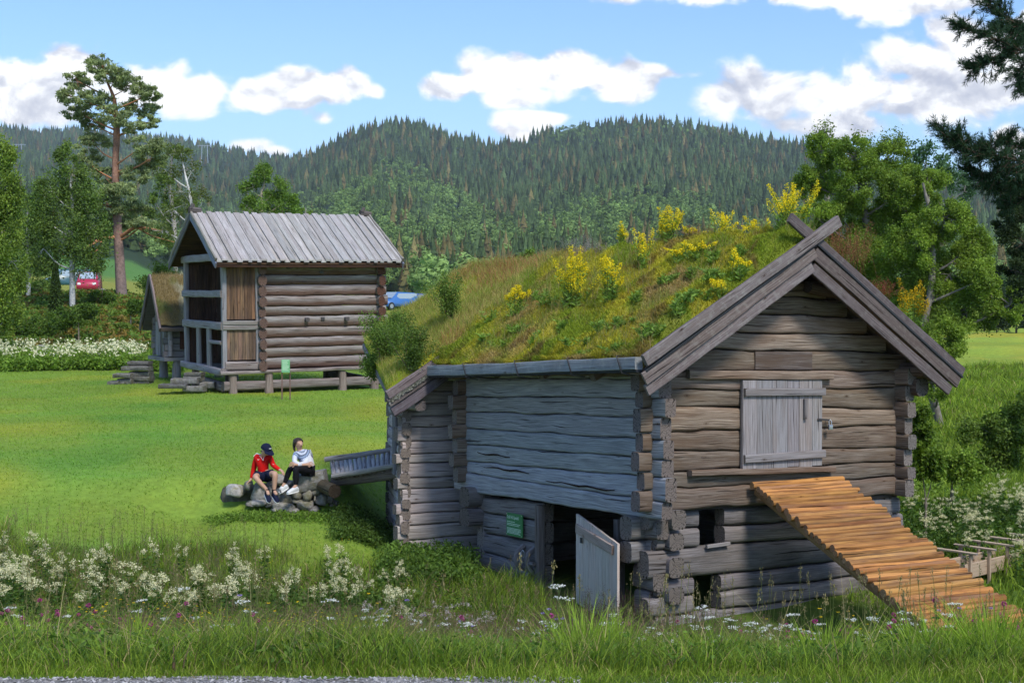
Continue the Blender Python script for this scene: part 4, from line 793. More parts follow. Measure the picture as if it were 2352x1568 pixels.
for (x, y) in ((.30, .0), (1.5, .0), (4.05, .0), (.3, 4.8), (5.2, .0), (5.2, 4.8), (1.5, 4.8)):
    mb = MB(); beam(mb, (x, y, -.78), (x, y, -.06), .34, .28, up=X_, exp=3.5, rough=.012, taper=.85, col=(.95, .85, .78)); pf = sb(mb, 'foundation_post', [M['store'], M['end']])
for (a, b) in (((0, .06, -.45), (5.7, .06, -.42)), ((.1, .2, -.5), (.1, 5.0, -.42)), ((5.3, .2, -.5), (5.3, 5.0, -.42))):
    mb = MB(); beam(mb, a, b, .24, .30, exp=4, rough=.01, col=(.85, .8, .8)); sb(mb, 'ground_beam', [M['store'], M['end']])
mb = MB(); slab(mb, 1.3, 1.7, -.2, .15, -.86, -.72, col=(1.6, 1.2, .8)); sb(mb, 'footing_stone', [M['stone']])
RY, RZ, EZ, OE = 2.58, 5.22, 3.56, .60; x0, x1 = -.34, 6.02
mb = MB(); k = 0; x = x0
while x < x1 - .05:
    w = random.uniform(.11, .19); x2 = min(x + w, x1); up = (k % 2) * .05; rz = RZ + up + random.uniform(-.01, .03); j = random.uniform(-.03, .05); cc = rc(.80, 1.15, .03)
    for s_ in (-1, 1):
        ye = -OE - j if s_ < 0 else 2 * RY + OE + j; c = []
        for xx in (x - .02 * (k % 2), x2 + .02 * (k % 2)):
            for yy, zz in ((ye, EZ + up), (RY - .0 * s_, rz)):
                for dz in (0, .05): c.append((xx, yy, zz + dz))
        hexa(mb, c, col=cc, along=1)
    x = x2; k += 1
sb(mb, 'roof_planks', [M['roofb']], smooth=False)
mb = MB(); hexa(mb, [(x0 + .02, -OE + .03, EZ - .07), (x0 + .02, -OE + .03, EZ - .015), (x0 + .02, RY, RZ - .07), (x0 + .02, RY, RZ - .015), (x1 - .02, -OE + .03, EZ - .07), (x1 - .02, -OE + .03, EZ - .015), (x1 - .02, RY, RZ - .07), (x1 - .02, RY, RZ - .015)], col=(.5, .5, .5))
hexa(mb, [(x0 + .02, RY, RZ - .07), (x0 + .02, RY, RZ - .015), (x0 + .02, 2 * RY + OE, EZ - .07), (x0 + .02, 2 * RY + OE, EZ - .015), (x1, RY, RZ - .07), (x1, RY, RZ - .015), (x1, 2 * RY + OE, EZ - .07), (x1, 2 * RY + OE, EZ - .015)], col=(.5, .5, .5))
beam(mb, (x0, -.5, EZ - .12), (x1 + .15, -.5, EZ - .12), .1, .1, col=(.35, .3, .3)); sb(mb, 'roof_underlay', [M['planks'], M['end']], smooth=False)
for xx, dx in ((x0 - .03, 0), (x1 + .03, 0)):
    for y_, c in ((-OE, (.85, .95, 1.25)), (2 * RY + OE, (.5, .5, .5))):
        mb = MB(); beam(mb, (xx, y_, EZ - .10), (xx, RY, RZ - .07), .20, .05, up=X_, exp=9, wob=.01, col=c); sb(mb, 'barge_board', [M['storef'], M['end']])
        mb = MB(); beam(mb, (xx, y_, EZ + .08), (xx, RY, RZ + .10), .12, .07, up=X_, exp=4, wob=.015, rough=.012, col=(.7, .68, .62)); sb(mb, 'edge_board', [M['roofb'], M['end']])
for xx in (x0 - .02, x1 - .25):
    mb = MB(); beam(mb, (xx - .06, RY, RZ + .16), (xx + .34, RY, RZ + .12), .24, .22, exp=2.5, rough=.03, col=(.5, .46, .42)); beam(mb, (xx, RY - .1, RZ + .2), (xx + .05, RY - .12, RZ + .36), .12, .12, up=X_, exp=2.4, rough=.02, col=(.45, .42, .4)); beam(mb, (xx + .1, RY + .1, RZ + .2), (xx + .14, RY + .14, RZ + .34), .11, .11, up=X_, exp=2.4, rough=.02, col=(.45, .42, .4)); sb(mb, 'ridge_ornament', [M['storef'], M['end']])
# ---- small storehouse on posts behind
p = W(391, 824, 52); SM = pose(.467, 0, 0, (p[0], p[1], p[2]))
sm = empty('small_storehouse', SM @ Matrix.Translation((0, 0, -.85)), 'small grey storehouse on posts with lichen covered turf roof, left of the tall storehouse', 'storehouse'); MM = Matrix.Translation((0, 0, .85))
def mbld(mb, name, mats, **k): return mb.build(name, mats, sm, M=MM, **k)
WB, HB, RB = 2.45, 1.5, 3.0; LB = 2.6
mb = MB(); planks(mb, .15, WB, .08, 1.35, .0, 'y', .2, lo=.85, hi=1.2); mbld(mb, 'front_planks', [M['storef']], smooth=False)
mb = MB(); slab(mb, -.03, .02, .95, 1.35, .12, 1.2, mat=0); mbld(mb, 'doorway_shade', [M['iron_and_shade']], smooth=False)  # solid dark slab standing in for the shade inside the doorway
mb = MB(); beam(mb, (-.04, .85, .1), (-.04, .85, 1.25), .14, .05, up=X_); beam(mb, (-.04, 1.45, .1), (-.04, 1.45, 1.25), .14, .05, up=X_); beam(mb, (-.05, .8, 1.28), (-.05, 1.5, 1.28), .06, .14); mbld(mb, 'door_frame', [M['storef'], M['end']])
def clipm(z, a, b): return (max(a, (z - 1.4) * .8), min(b, WB - (z - 1.4) * .8)) if z > 1.4 else (a, b)
mb = MB(); wall_logs(mb, (.06, 0, 0), Y3, (-1, 0, 0), WB, rng2(1.35, 2.8, 6), [(.1, .1)] * 2, .16, clip=clipm, lo=.7, hi=.95); wall_logs(mb, (0, .1, 0), X_, (0, -1, 0), LB, rng2(.05, 1.5, 6), [(.22, .1), (.16, .1)], .2, lo=.6, hi=.85); wall_logs(mb, (LB, .1, 0), Y3, X_, WB, rng2(.05, 1.5, 6), [(.1, .1)] * 2, .2); wall_logs(mb, (0, WB, 0), X_, Y3, LB, rng2(.05, 1.5, 6), [(.1, .1)] * 2, .2)
mbld(mb, 'log_wall', [M['storef'], M['end']])
mb = MB()
for z in np.arange(.1, 1.5, .2): beam(mb, (.0, -.03, z), (.0, -.03, z + .19), .25, .16 + .05 * math.sin(z * 31), up=X_, exp=3, rough=.01, seg=3)
mbld(mb, 'carved_post', [M['storef'], M['end']])
mb = MB(); planks(mb, .35, 1.3, .35, 1.3, -.02, 'x', .14, c=(.8, .6, .6), lo=.7, hi=1.1); mbld(mb, 'gallery_planks', [M['planks']], smooth=False)
mb = MB(); slab(mb, -.25, LB, -.15, WB + .1, -.08, .05, along=1); mbld(mb, 'floor_frame', [M['storef']], smooth=False)
for x, y in ((.25, .1), (.25, WB - .3), (LB - .2, .1), (LB - .2, WB - .2)): mb = MB(); beam(mb, (x, y, -.95), (x, y, -.08), .4, .35, up=X_, exp=3, rough=.02, taper=.7); mbld(mb, 'foundation_post', [M['storef'], M['end']])
def zsm(x, y): return RB + .12 - np.abs(y - WB / 2) * (RB - 1.15) / (WB / 2 + .35) * .93 + .07 * fbm(np.stack([x / .5, y / .5], -1), 401, 3)
def smcol(x, y):
    a = fbm(np.stack([x / .5, y / .5], -1), 411, 3)[..., None]; k = np.clip(a * 4 - .3, 0, 1); c = np.array([.25, .19, .085]) * (1 - k) + np.array([.19, .20, .06]) * k
    w_ = np.clip((x - .2) * 2, 0, 1)[..., None] * np.clip(fbm(np.stack([x / .25, y / .25], -1), 413, 2)[..., None] * 4 + .3, 0, 1); return c * (1 - w_) + np.array([.42, .41, .31]) * w_
t_ = turf_mesh(60, 80, -.42, LB + .2, -.40, WB + .40, zsm, smcol, .12).build('turf', M['turf'], sm, M=MM)
mb = MB(); n = 9000; x = RNG.uniform(-.4, LB, n); y = RNG.uniform(-.38, WB / 2 + .3, n); blades(mb, np.stack([x, y, zsm(x, y)], -1), RNG.uniform(.04, .14, n), .012, RNG.normal(0, .4, (n, 3)), smcol(x, y) * RNG.uniform(.8, 1.5, (n, 1))); mb.build('moss_tufts', M['grass'], t_, M=MM, smooth=False)['kind'] = 'stuff'
for s_, y_ in ((0, -.45), (1, WB + .45)):
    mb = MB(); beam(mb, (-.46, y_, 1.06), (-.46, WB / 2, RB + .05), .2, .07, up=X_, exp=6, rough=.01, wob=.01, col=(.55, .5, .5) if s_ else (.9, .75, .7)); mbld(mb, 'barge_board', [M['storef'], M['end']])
mb = MB(); beam(mb, (-.45, -.42, 1.08), (LB, -.42, 1.08), .1, .14, exp=4, rough=.01, col=(.5, .42, .35)); hexa(mb, [(-.4, -.38, 1.0), (-.4, -.38, 1.1), (-.4, WB / 2, RB - .1), (-.4, WB / 2, RB), (LB, -.38, 1.0), (LB, -.38, 1.1), (LB, WB / 2, RB - .1), (LB, WB / 2, RB)], col=(.4, .4, .4)); hexa(mb, [(-.4, WB / 2, RB - .1), (-.4, WB / 2, RB), (-.4, WB + .38, 1.0), (-.4, WB + .38, 1.1), (LB, WB / 2, RB - .1), (LB, WB / 2, RB), (LB, WB + .38, 1.0), (LB, WB + .38, 1.1)], col=(.4, .4, .4)); mbld(mb, 'eaves', [M['storef'], M['end']])
# ------------------------------------------------------------------ trees and shrubs
def tree(name, label, cat, base, trunk, blobs, leaf=.14, lw=.6, pal=((.07, .13, .025), (.13, .21, .035)), bark=(.3, .28, .26), mat='leaf', clump=.30, limbr=.35, group=None, up=.4, flat=1.0, twigs=3, droop=False, bark2=None):
    base = np.asarray(base, float); e = empty(name, base, label, cat, group); trunk = np.asarray(trunk, float); T = spline(trunk[:, :3], 6); R = np.interp(np.linspace(0, 1, len(T)), np.linspace(0, 1, len(trunk)), trunk[:, 3])
    mt = MB(); bc = np.array(bark) if bark2 is None else np.array(bark)[None] * (1 - np.linspace(0, 1, len(T))[:, None]) + np.array(bark2)[None] * np.linspace(0, 1, len(T))[:, None]
    cc = np.repeat(np.broadcast_to(bc, (len(T), 3)), 9, 0); cc = cc * RNG.uniform(.8, 1.2, (len(cc), 1))
    d = T; P = T - base; k = len(P); s_ = np.array([1, 0, 0.]); u_ = np.array([0, 1, 0.])
    sweep(mt, P, s_, u_, R * 2, R * 2, 2, 8, .01, 0, None, cc.reshape(k, 9, 3).reshape(-1, 3) if False else cc)
    mc = MB()
    for (c, rad, n, nc) in blobs:
        c = np.asarray(c, float); rad = np.asarray(rad, float) * np.ones(3)
        zt = c[2] - rad[2] * .9 - abs(c[0] - T[0, 0]) * .25; j = int(np.argmin(np.abs(T[:, 2] - zt) + np.linalg.norm(T[:, :2] - c[:2], axis=1) * .15)); st_ = T[j]
        mid = (st_ + c) / 2 + np.array([0, 0, -.12 * rad[2]]) + RNG.normal(0, .08, 3) * rad; L = spline([st_ - base, mid - base, c - base], 5); r0 = max(min(R[j] * .6, .02 * np.linalg.norm(c - st_) + .015), .012)
        lc = np.array(bark if bark2 is None else bark2); tube(mt, L, np.linspace(r0, r0 * limbr, len(L)), 6, lc)
        dirs = rvec(nc); rr = RNG.uniform(.35, 1.0, nc) ** .6; cl = c + dirs * rad * rr[:, None]
        for q in range(min(nc, twigs)):
            tube(mt, spline([c - base, (c + cl[q]) / 2 - base + RNG.normal(0, .05, 3) * rad, cl[q] - base], 3), np.linspace(r0 * .45, r0 * .12, 7), 4, lc)
        n = int(n * (1.7 if limbr < .45 else 1.2)); k = RNG.integers(0, nc, n); cr = clump * rad.mean(); sc = RNG.uniform(.5, 1.25, nc)[k][:, None]
        p = cl[k] + RNG.normal(0, 1, (n, 3)) * cr * .55 * sc * np.array([1, 1, flat])
        if droop: p[:, 2] -= RNG.exponential(.5, n) * cr
        kc = RNG.uniform(0, 1, nc)[k][:, None]; col = np.array(pal[0]) * (1 - kc) + np.array(pal[1]) * kc; col = col * RNG.uniform(.7, 1.35, (n, 1))
        leaves(mc, p - base, leaf * RNG.uniform(.6, 1.3, n), leaf * lw * RNG.uniform(.6, 1.2, n), col, up)
    mt.build('trunk', M['bark'], e); mc.build('crown', M[mat], e, smooth=False); return e
def B(px, py, rx, ry, Y, n, nc, dd=0):
    c = W(px, py, Y + dd); s = Y / F; return (c, (rx * s, rx * s * .8, ry * s), n, nc)
def TR(pts, Y): return [(*W(a, b, Y), r) for a, b, r in pts]
# tall pine on the knoll
YP = 85; bl = []
for (px, py, rx, ry, n, nc) in [(225, 150, 34, 22, 900, 12), (262, 175, 40, 20, 1000, 14), (175, 185, 34, 18, 800, 12), (305, 195, 42, 18, 1000, 14), (165, 222, 32, 16, 800, 11), (345, 215, 28, 16, 700, 10), (215, 230, 44, 20, 1100, 14), (325, 245, 40, 18, 1100, 14), (180, 258, 36, 14, 800, 10), (258, 262, 44, 20, 1000, 12), (340, 282, 26, 14, 600, 8), (215, 285, 36, 12, 700, 9), (300, 290, 38, 12, 700, 9),
        (215, 330, 42, 20, 1100, 10), (330, 335, 44, 22, 1200, 10), (200, 372, 38, 24, 1100, 10), (345, 370, 36, 22, 1000, 9), (310, 400, 36, 18, 900, 8), (240, 402, 30, 18, 800, 8), (275, 440, 46, 18, 1300, 12), (245, 475, 42, 16, 1100, 10), (305, 480, 40, 18, 1100, 10), (225, 450, 26, 16, 600, 7), (270, 510, 48, 16, 1000, 10), (215, 520, 40, 14, 700, 8), (330, 515, 36, 14, 700, 8)]:
    bl.append(B(px, py, rx, ry * 1.15, YP, int(n * 1.25), int(nc * 2.6), random.uniform(-1.0, 1.2)))
bp = W(280, 682, YP); bp[2] = float(zg(bp[0], bp[1]))
pine = tree('pine_tree', 'tallest pine with bare orange upper trunk standing on the knoll', 'pine tree', bp, [(bp[0], bp[1], bp[2] - .3, .36)] + TR([(276, 620, .30), (271, 540, .27), (267, 450, .23), (265, 380, .20), (268, 300, .19), (262, 230, .12), (245, 185, .06), (235, 150, .03)], YP), bl, .25, .28, ((.17, .22, .095), (.33, .39, .16)), (.19, .15, .14), 'needle', .30, .3, flat=.55, bark2=(.42, .19, .09))
mb = MB()
for pts, r in (([(270, 545), (235, 547), (205, 566), (175, 582), (140, 584)], .13), ([(275, 545), (300, 528), (318, 522), (352, 527), (380, 532)], .12), ([(318, 524), (350, 542), (400, 556)], .07), ([(235, 547), (222, 575), (190, 583)], .06), ([(270, 395), (310, 385), (345, 365)], .09), ([(262, 480), (240, 470), (215, 462)], .08)):
    L = spline([W(a, b, YP - .6 * i) - bp for i, (a, b) in enumerate(pts)], 5); tube(mb, L, np.linspace(r, r * .3, len(L)), 7, (.42, .20, .10), rough=.01)
mb.build('bare_limb', M['bark'], pine)
LG = ((.13, .20, .032), (.24, .33, .05)); LD = ((.095, .16, .035), (.175, .255, .05))
def gnd(px, Y): p = W(px, 700, Y); p[2] = float(zg(p[0], p[1])); return p
def simple_tree(px, Y, tr, bl, **k):
    b = gnd(px, Y); return tree(base=b, trunk=[(b[0], b[1], b[2] - .3, tr[0][2])] + TR(tr, Y), blobs=bl, **k)
simple_tree(-15, 60, [(-14, 600, .2), (-20, 450, .12), (-10, 330, .04)], [B(-10, 350, 40, 50, 60, 2600, 16), B(15, 430, 34, 55, 60, 2800, 16), B(-30, 480, 50, 60, 60, 2600, 14), B(5, 520, 46, 60, 60, 3000, 16), B(25, 600, 42, 60, 60, 2600, 16), B(0, 660, 50, 60, 60, 2600, 14), B(20, 720, 36, 40, 60, 1600, 10), B(-70, 560, 60, 120, 60, 2600, 14)],
            name='birch_tree', label='large drooping birch cut off by the left edge of the view', cat='birch tree', leaf=.13, pal=LG, bark=(.5, .5, .48), droop=True, clump=.45)
simple_tree(166, 78, [(166, 600, .15), (168, 500, .11), (160, 400, .05)], [B(155, 350, 26, 24, 78, 900, 9), B(160, 400, 42, 30, 78, 1500, 12), B(120, 440, 44, 36, 78, 1900, 13), B(190, 450, 44, 34, 78, 1900, 13), B(95, 500, 42, 40, 78, 1900, 12), B(150, 510, 48, 38, 78, 2000, 13), B(210, 520, 40, 38, 78, 1700, 12), B(100, 570, 46, 40, 78, 1900, 12), B(180, 575, 50, 32, 78, 1900, 12), B(230, 590, 32, 26, 78, 1000, 8)],
            name='birch_tree', label='leafy birch with white lower trunk standing just left of the tall pine', cat='birch tree', leaf=.15, pal=LD, bark=(.42, .42, .40), droop=True, clump=.48)
simple_tree(65, 84, [(65, 600, .13), (62, 480, .08)], [B(60, 470, 40, 36, 84, 1600, 12), B(90, 520, 40, 40, 84, 1600, 12), B(45, 540, 42, 44, 84, 1700, 12), B(75, 590, 44, 34, 84, 1500, 12), B(30, 610, 36, 32, 84, 1100, 9)],
            name='birch_tree', label='birch in the gap between the leftmost birch and the pine group', cat='birch tree', leaf=.15, pal=((.06, .11, .028), (.12, .19, .04)), bark=(.42, .42, .40), droop=True, clump=.48)
simple_tree(455, 74, [(452, 560, .11), (440, 470, .09), (425, 400, .05), (415, 350, .02)], [B(410, 355, 32, 24, 74, 500, 9), B(385, 395, 28, 26, 74, 300, 8), B(440, 395, 30, 30, 74, 350, 9), B(420, 440, 40, 28, 74, 420, 9), B(465, 450, 26, 30, 74, 260, 8), B(395, 480, 36, 30, 74, 420, 9), B(375, 530, 36, 26, 74, 420, 9)],
            name='birch_tree', label='sparse half bare birch with white branches behind the storehouse ridge end', cat='birch tree', leaf=.14, pal=((.10, .13, .04), (.15, .19, .05)), bark=(.55, .53, .50), limbr=.5, twigs=9, clump=.5)
simple_tree(405, 96, [(400, 520, .16), (390, 420, .10), (400, 340, .04)], [B(405, 345, 26, 18, 96, 900, 9), B(370, 400, 36, 34, 96, 1100, 10), B(430, 470, 40, 36, 96, 1200, 10), B(360, 470, 34, 40, 96, 1100, 10), B(400, 540, 50, 34, 96, 1300, 10)],
            name='deciduous_tree', label='dark green broadleaf tree behind the half bare birch', cat='tree', leaf=.17, pal=LD, bark=(.3, .28, .25))
simple_tree(604, 92, [(600, 470, .08), (606, 430, .06), (608, 395, .03)], [B(605, 398, 30, 18, 92, 1100, 10), B(580, 430, 28, 26, 92, 1000, 9), B(635, 430, 30, 28, 92, 1200, 10), B(660, 462, 24, 24, 92, 900, 8), B(600, 470, 44, 24, 92, 1500, 10), B(648, 485, 36, 24, 92, 1200, 10), B(565, 470, 18, 20, 92, 400, 6)],
            name='birch_tree', label='light green birch rising behind the middle of the plank roof', cat='birch tree', leaf=.15, pal=((.11, .20, .030), (.17, .27, .045)), bark=(.45, .38, .28), twigs=4, clump=.45)
simple_tree(702, 110, [(702, 500, .06), (702, 480, .03)], [B(702, 488, 13, 15, 110, 500, 7), B(697, 505, 15, 14, 110, 400, 6)], name='young_tree', label='very small bright green tree top over the right part of the plank roof', cat='tree', leaf=.14, pal=((.13, .22, .03), (.2, .3, .05)))
simple_tree(1213, 95, [(1213, 640, .08), (1213, 600, .04)], [B(1213, 590, 24, 18, 95, 1300, 10), B(1195, 606, 20, 16, 95, 900, 8), B(1233, 607, 20, 16, 95, 900, 8)], name='round_bush', label='round light green bush just above the rear turf roof ridge', cat='bush', leaf=.13, pal=((.12, .21, .035), (.18, .28, .05)))
def spruce(px, Y, top, name, label, group=None, wf=.21, col=(.030, .050, .022)):
    b = gnd(px, Y); H = (HY - top) / F * Y - b[2]; e = empty(name, b, label, 'spruce', group); mb = MB(); tube(mb, [(0, 0, -.3), (0, 0, H * .96)], [H * .014, .01], 6, (.16, .13, .11)); mb.build('trunk', M['bark'], e)
    mb = MB(); n = int(5200); t = RNG.uniform(.03, 1, n) ** .8; an = RNG.uniform(0, 2 * math.pi, n); tier = np.floor(t * 22) / 22; rr = H * wf * (1 - tier) ** .9 * (.55 + .45 * np.sin(an * 5 + tier * 40) ** 2) * RNG.uniform(.15, 1, n) ** .5 + .05
    p = np.stack([rr * np.cos(an), rr * np.sin(an), H * (.04 + .96 * t) - rr * .28], -1); dr = np.stack([np.cos(an), np.sin(an), np.full(n, -.35)], -1) + RNG.normal(0, .3, (n, 3)); dr /= np.linalg.norm(dr, axis=1, keepdims=True)
    leaves(mb, p, H * .055, H * .02, np.array(col) * RNG.uniform(.6, 1.6, (n, 1)), .6, dr); mb.build('crown', M['needle'], e, smooth=False); return e
for k, (px, Y, top, lb) in enumerate([(2290, 105, 610, 'dark spruce at the field edge, nearest to the willow'), (2335, 108, 560, 'dark spruce at the field edge beside the right edge of the view'), (2390, 104, 520, 'dark spruce at the field edge, just beyond the right edge'), (2262, 118, 655, 'low dark spruce behind the willow foliage at the field edge'), (2365, 125, 500, 'tallest dark spruce in the row at the field edge')]): spruce(px, Y, top, 'spruce_tree', lb, 'spruces along the field edge')
spruce(128, 70, 610, 'juniper', 'upright dark juniper on the knoll in front of the birches', wf=.16, col=(.05, .085, .02))
for k, (px, Y, top) in enumerate([(1170, 150, 590), (1185, 170, 585), (1150, 160, 600)]): spruce(px, Y, top, 'spruce_tree', ('small reddish spruce behind the rear turf roof ridge', 'slim spruce beside the round light green bush', 'smallest spruce left of the round light green bush')[k], wf=.16, col=(.07, .06, .03) if k == 0 else (.04, .06, .025))
# willows behind the stable
WG = ((.115, .19, .026), (.24, .34, .045))
bb = []
for (px, py, rx, ry, n) in [(1890, 345, 42, 45, 2000), (1960, 360, 55, 45, 2600), (2040, 360, 60, 42, 2600), (1895, 410, 50, 45, 3000), (1985, 430, 70, 50, 4500), (2080, 430, 65, 50, 4000), (1930, 500, 75, 55, 5000), (2040, 520, 80, 60, 5500), (1960, 600, 80, 60, 4500), (2060, 620, 80, 65, 5000)]: bb.append(B(px, py, rx, ry, 42, int(n * 1.35), 26, random.uniform(-1, 1)))
for (px, py, rx, ry, n) in [(1860, 420, 40, 40, 1600), (1875, 500, 45, 50, 2000), (1940, 680, 70, 50, 3000), (2060, 700, 70, 50, 3000), (2085, 480, 50, 50, 2500), (1900, 580, 50, 50, 2200)]: bb.append(B(px, py, rx, ry, 42, int(n * 1.3), 20, random.uniform(-.5, 1.5)))
simple_tree(1990, 42, [(1990, 760, .22), (2000, 600, .16), (1980, 450, .08), (1960, 350, .03)], [(a_, b_, int(c_ * 1.5), d_) for a_, b_, c_, d_ in bb], name='willow_tree', label='big leafy willow directly behind the peak of the stable roof', cat='willow', leaf=.078, lw=.5, pal=WG, bark=(.2, .18, .15), clump=.26, twigs=7)
bb = []
for (px, py, rx, ry, n) in [(2130, 430, 55, 40, 2600), (2170, 500, 65, 55, 4200), (2110, 560, 70, 60, 4600), (2230, 560, 55, 55, 3600), (2180, 630, 75, 60, 5000), (2260, 640, 50, 50, 3000), (2130, 690, 75, 60, 5000), (2220, 720, 70, 55, 4600), (2280, 690, 36, 45, 2000), (2160, 780, 60, 45, 3400)]: bb.append(B(px, py, rx, ry, 40, int(n * 1.35), 26, random.uniform(-1, 1)))
for (px, py, rx, ry, n) in [(2060, 800, 60, 50, 2200), (2130, 860, 50, 40, 2200), (2320, 700, 40, 40, 1600)]: bb.append(B(px, py, rx, ry, 40, int(n * 1.3), 20, random.uniform(-.8, .5)))
simple_tree(2170, 40, [(2120, 800, .12), (2140, 650, .10), (2140, 520, .08), (2120, 420, .03)], [(a_, b_, int(c_ * 1.5), d_) for a_, b_, c_, d_ in bb + [B(2150, 880, 50, 40, 40, 2400, 20, -1)]], name='willow_tree', label='big leafy willow right of the stable, above the right eave', cat='willow', leaf=.078, lw=.5, pal=((.12, .19, .026), (.24, .34, .045)), bark=(.2, .18, .15), clump=.26, twigs=7)
simple_tree(1905, 46, [(1900, 500, .1), (1898, 400, .06), (1890, 310, .02)], [B(1892, 305, 30, 26, 46, 260, 12), B(1925, 330, 28, 26, 46, 260, 12), B(1880, 350, 26, 30, 46, 260, 10), B(1985, 330, 36, 26, 46, 300, 12), B(2050, 325, 36, 24, 46, 300, 12)], name='willow_tree', label='airy willow top with thin twigs against the cloud', cat='willow', leaf=.10, lw=.5, pal=((.10, .15, .03), (.16, .22, .05)), bark=(.2, .18, .15), clump=.5, twigs=9)
simple_tree(2120, 48, [(2110, 600, .1), (2120, 450, .06), (2130, 350, .02)], [B(2110, 350, 36, 26, 48, 420, 14), B(2150, 380, 36, 30, 48, 520, 14), B(2190, 400, 30, 34, 48, 420, 12), B(2215, 440, 24, 30, 48, 300, 10), B(2090, 400, 36, 30, 48, 500, 12)], name='aspen_tree', label='airy blue green tree top between the willows and the pine branch', cat='aspen', leaf=.11, lw=.7, pal=((.06, .13, .06), (.10, .19, .08)), bark=(.25, .24, .22), clump=.5, twigs=9)
# bushes on the right bank and the left knoll
def bush(px, Y, tops, lb, pal=LG, leaf=.08, name='bush', n=1500):
    b = gnd(px, Y); e = [B(a, c, rx, ry, Y, n, 14) for a, c, rx, ry in tops]; return tree(name, lb, 'bush', b, [(b[0], b[1], b[2], .04), (b[0], b[1], b[2] + .5, .03), (b[0], b[1], b[2] + .9, .015)], e, leaf, .6, pal, (.2, .17, .13), clump=.4)
bush(2290, 31, [(2260, 985, 60, 45), (2320, 1010, 50, 55), (2290, 1060, 60, 40), (2352, 960, 40, 60)], 'dark leafy bush on the right bank above the meadowsweet', ((.10, .16, .03), (.18, .26, .04)), n=2600)
bush(2190, 27, [(2160, 1040, 50, 40), (2210, 1075, 50, 35)], 'low bright green bush between the stable wall and the dark bush', ((.14, .22, .03), (.21, .31, .04)), n=1800)
bush(2130, 24, [(2110, 985, 30, 50), (2140, 1060, 40, 40)], 'leafy weeds right beside the stable corner', ((.10, .17, .02), (.16, .25, .03)), n=1500)
for k, (px, Y, tops, lb) in enumerate([(60, 68, [(40, 740, 50, 30), (100, 755, 50, 26)], 'wide low shrub at the foot of the leftmost birch'), (180, 66, [(150, 730, 36, 20), (190, 715, 30, 16)], 'low shrub on the near side of the knoll'), (235, 80, [(225, 684, 20, 14), (250, 682, 20, 13)], 'low shrub at the foot of the tall pine'), (300, 70, [(312, 705, 26, 14)], 'small shrub between the pine and the small storehouse'), (345, 78, [(340, 660, 40, 26), (380, 640, 36, 30)], 'greyish shrub behind the small storehouse roof')]): bush(px, Y, tops, lb, ((.07, .13, .02), (.12, .2, .03)), .13, n=1300)
# near pine reaching in from the right
pb = np.array([5.9, 13.2, -3.2]); ne = empty('pine_tree', pb, 'near pine outside the view whose dark branches reach in at the right edge', 'pine tree')
mb = MB(); tube(mb, [(0, 0, -.3), (.05, 0, 3), (0, .1, 6), (.1, .1, 9)], [.24, .2, .16, .1], 10, (.22, .15, .11), rough=.01); mb.build('trunk', M['bark'], ne)
mb = MB(); mn = MB(); tips = []
mains = [([(2560, 190), (2450, 150), (2352, 120), (2300, 95), (2245, 75), (2202, 58)], 13.0), ([(2352, 120), (2300, 130), (2262, 145), (2232, 152)], 13.1), ([(2450, 90), (2352, 60), (2310, 40), (2275, 10), (2255, -20)], 13.3), ([(2420, 140), (2352, 150), (2345, 180), (2350, 200)], 12.9), ([(2400, 60), (2330, 70), (2290, 60)], 13.4), ([(2420, 100), (2350, 90), (2320, 115)], 13.5),
         ([(2560, 420), (2450, 395), (2352, 372), (2290, 358), (2240, 352), (2195, 330), (2158, 298)], 12.8), ([(2450, 330), (2380, 340), (2330, 332), (2310, 322)], 13.2), ([(2240, 352), (2215, 335), (2200, 322)], 12.8), ([(2290, 358), (2270, 335), (2262, 340)], 12.9), ([(2352, 372), (2300, 395), (2262, 405), (2225, 392)], 13.0), ([(2420, 420), (2340, 420), (2290, 430), (2265, 425)], 13.3), ([(2420, 450), (2352, 455), (2315, 465)], 13.6), ([(2400, 400), (2350, 400), (2320, 385)], 13.1)]
def needles(mn, p, d, n, L=.055):
    dd = d + rvec(n) * .85; dd /= np.linalg.norm(dd, axis=1, keepdims=True); c = p + d * RNG.uniform(-.06, .05, (n, 1)) + dd * L * .5
    leaves(mn, c - pb, L * RNG.uniform(.7, 1.2, n), .0055, np.array([.030, .060, .030]) * RNG.uniform(.6, 1.9, (n, 1)), .3, dd)
for pts, Y in mains:
    P_ = [W(a, b, Y) for a, b in pts]; P_ = ([np.array([pb[0] + .05, pb[1] + .05, P_[0][2] - .25])] if pts[0][0] > 2390 else []) + P_; L = spline(P_, 7); tube(mb, L - pb, np.linspace(.022 if len(pts) > 4 else .012, .004, len(L)), 5, (.13, .09, .07)); k = len(L)
    for i in range(2, k):
        if L[i][0] / L[i][1] > .385: continue
        d = L[i] - L[i - 1]; d /= np.linalg.norm(d)
        for q in range(3):
            s_ = d * .6 + rvec(1)[0] * .8 * np.array([1, 1, .8]); s_ /= np.linalg.norm(s_); ln = random.uniform(.05, .20) * (1.2 - .6 * i / k); E_ = L[i] + s_ * ln; tube(mb, [L[i] - pb, (L[i] + E_) / 2 - pb, E_ - pb], .0035, 4, (.13, .09, .07)); needles(mn, E_, s_, 46); needles(mn, (L[i] + E_) / 2, s_, 18)
        needles(mn, L[i], d, 22)
    needles(mn, L[-1], d, 60)
mb.build('branch', M['bark'], ne); mn.build('needles', M['needle'], ne, smooth=False)
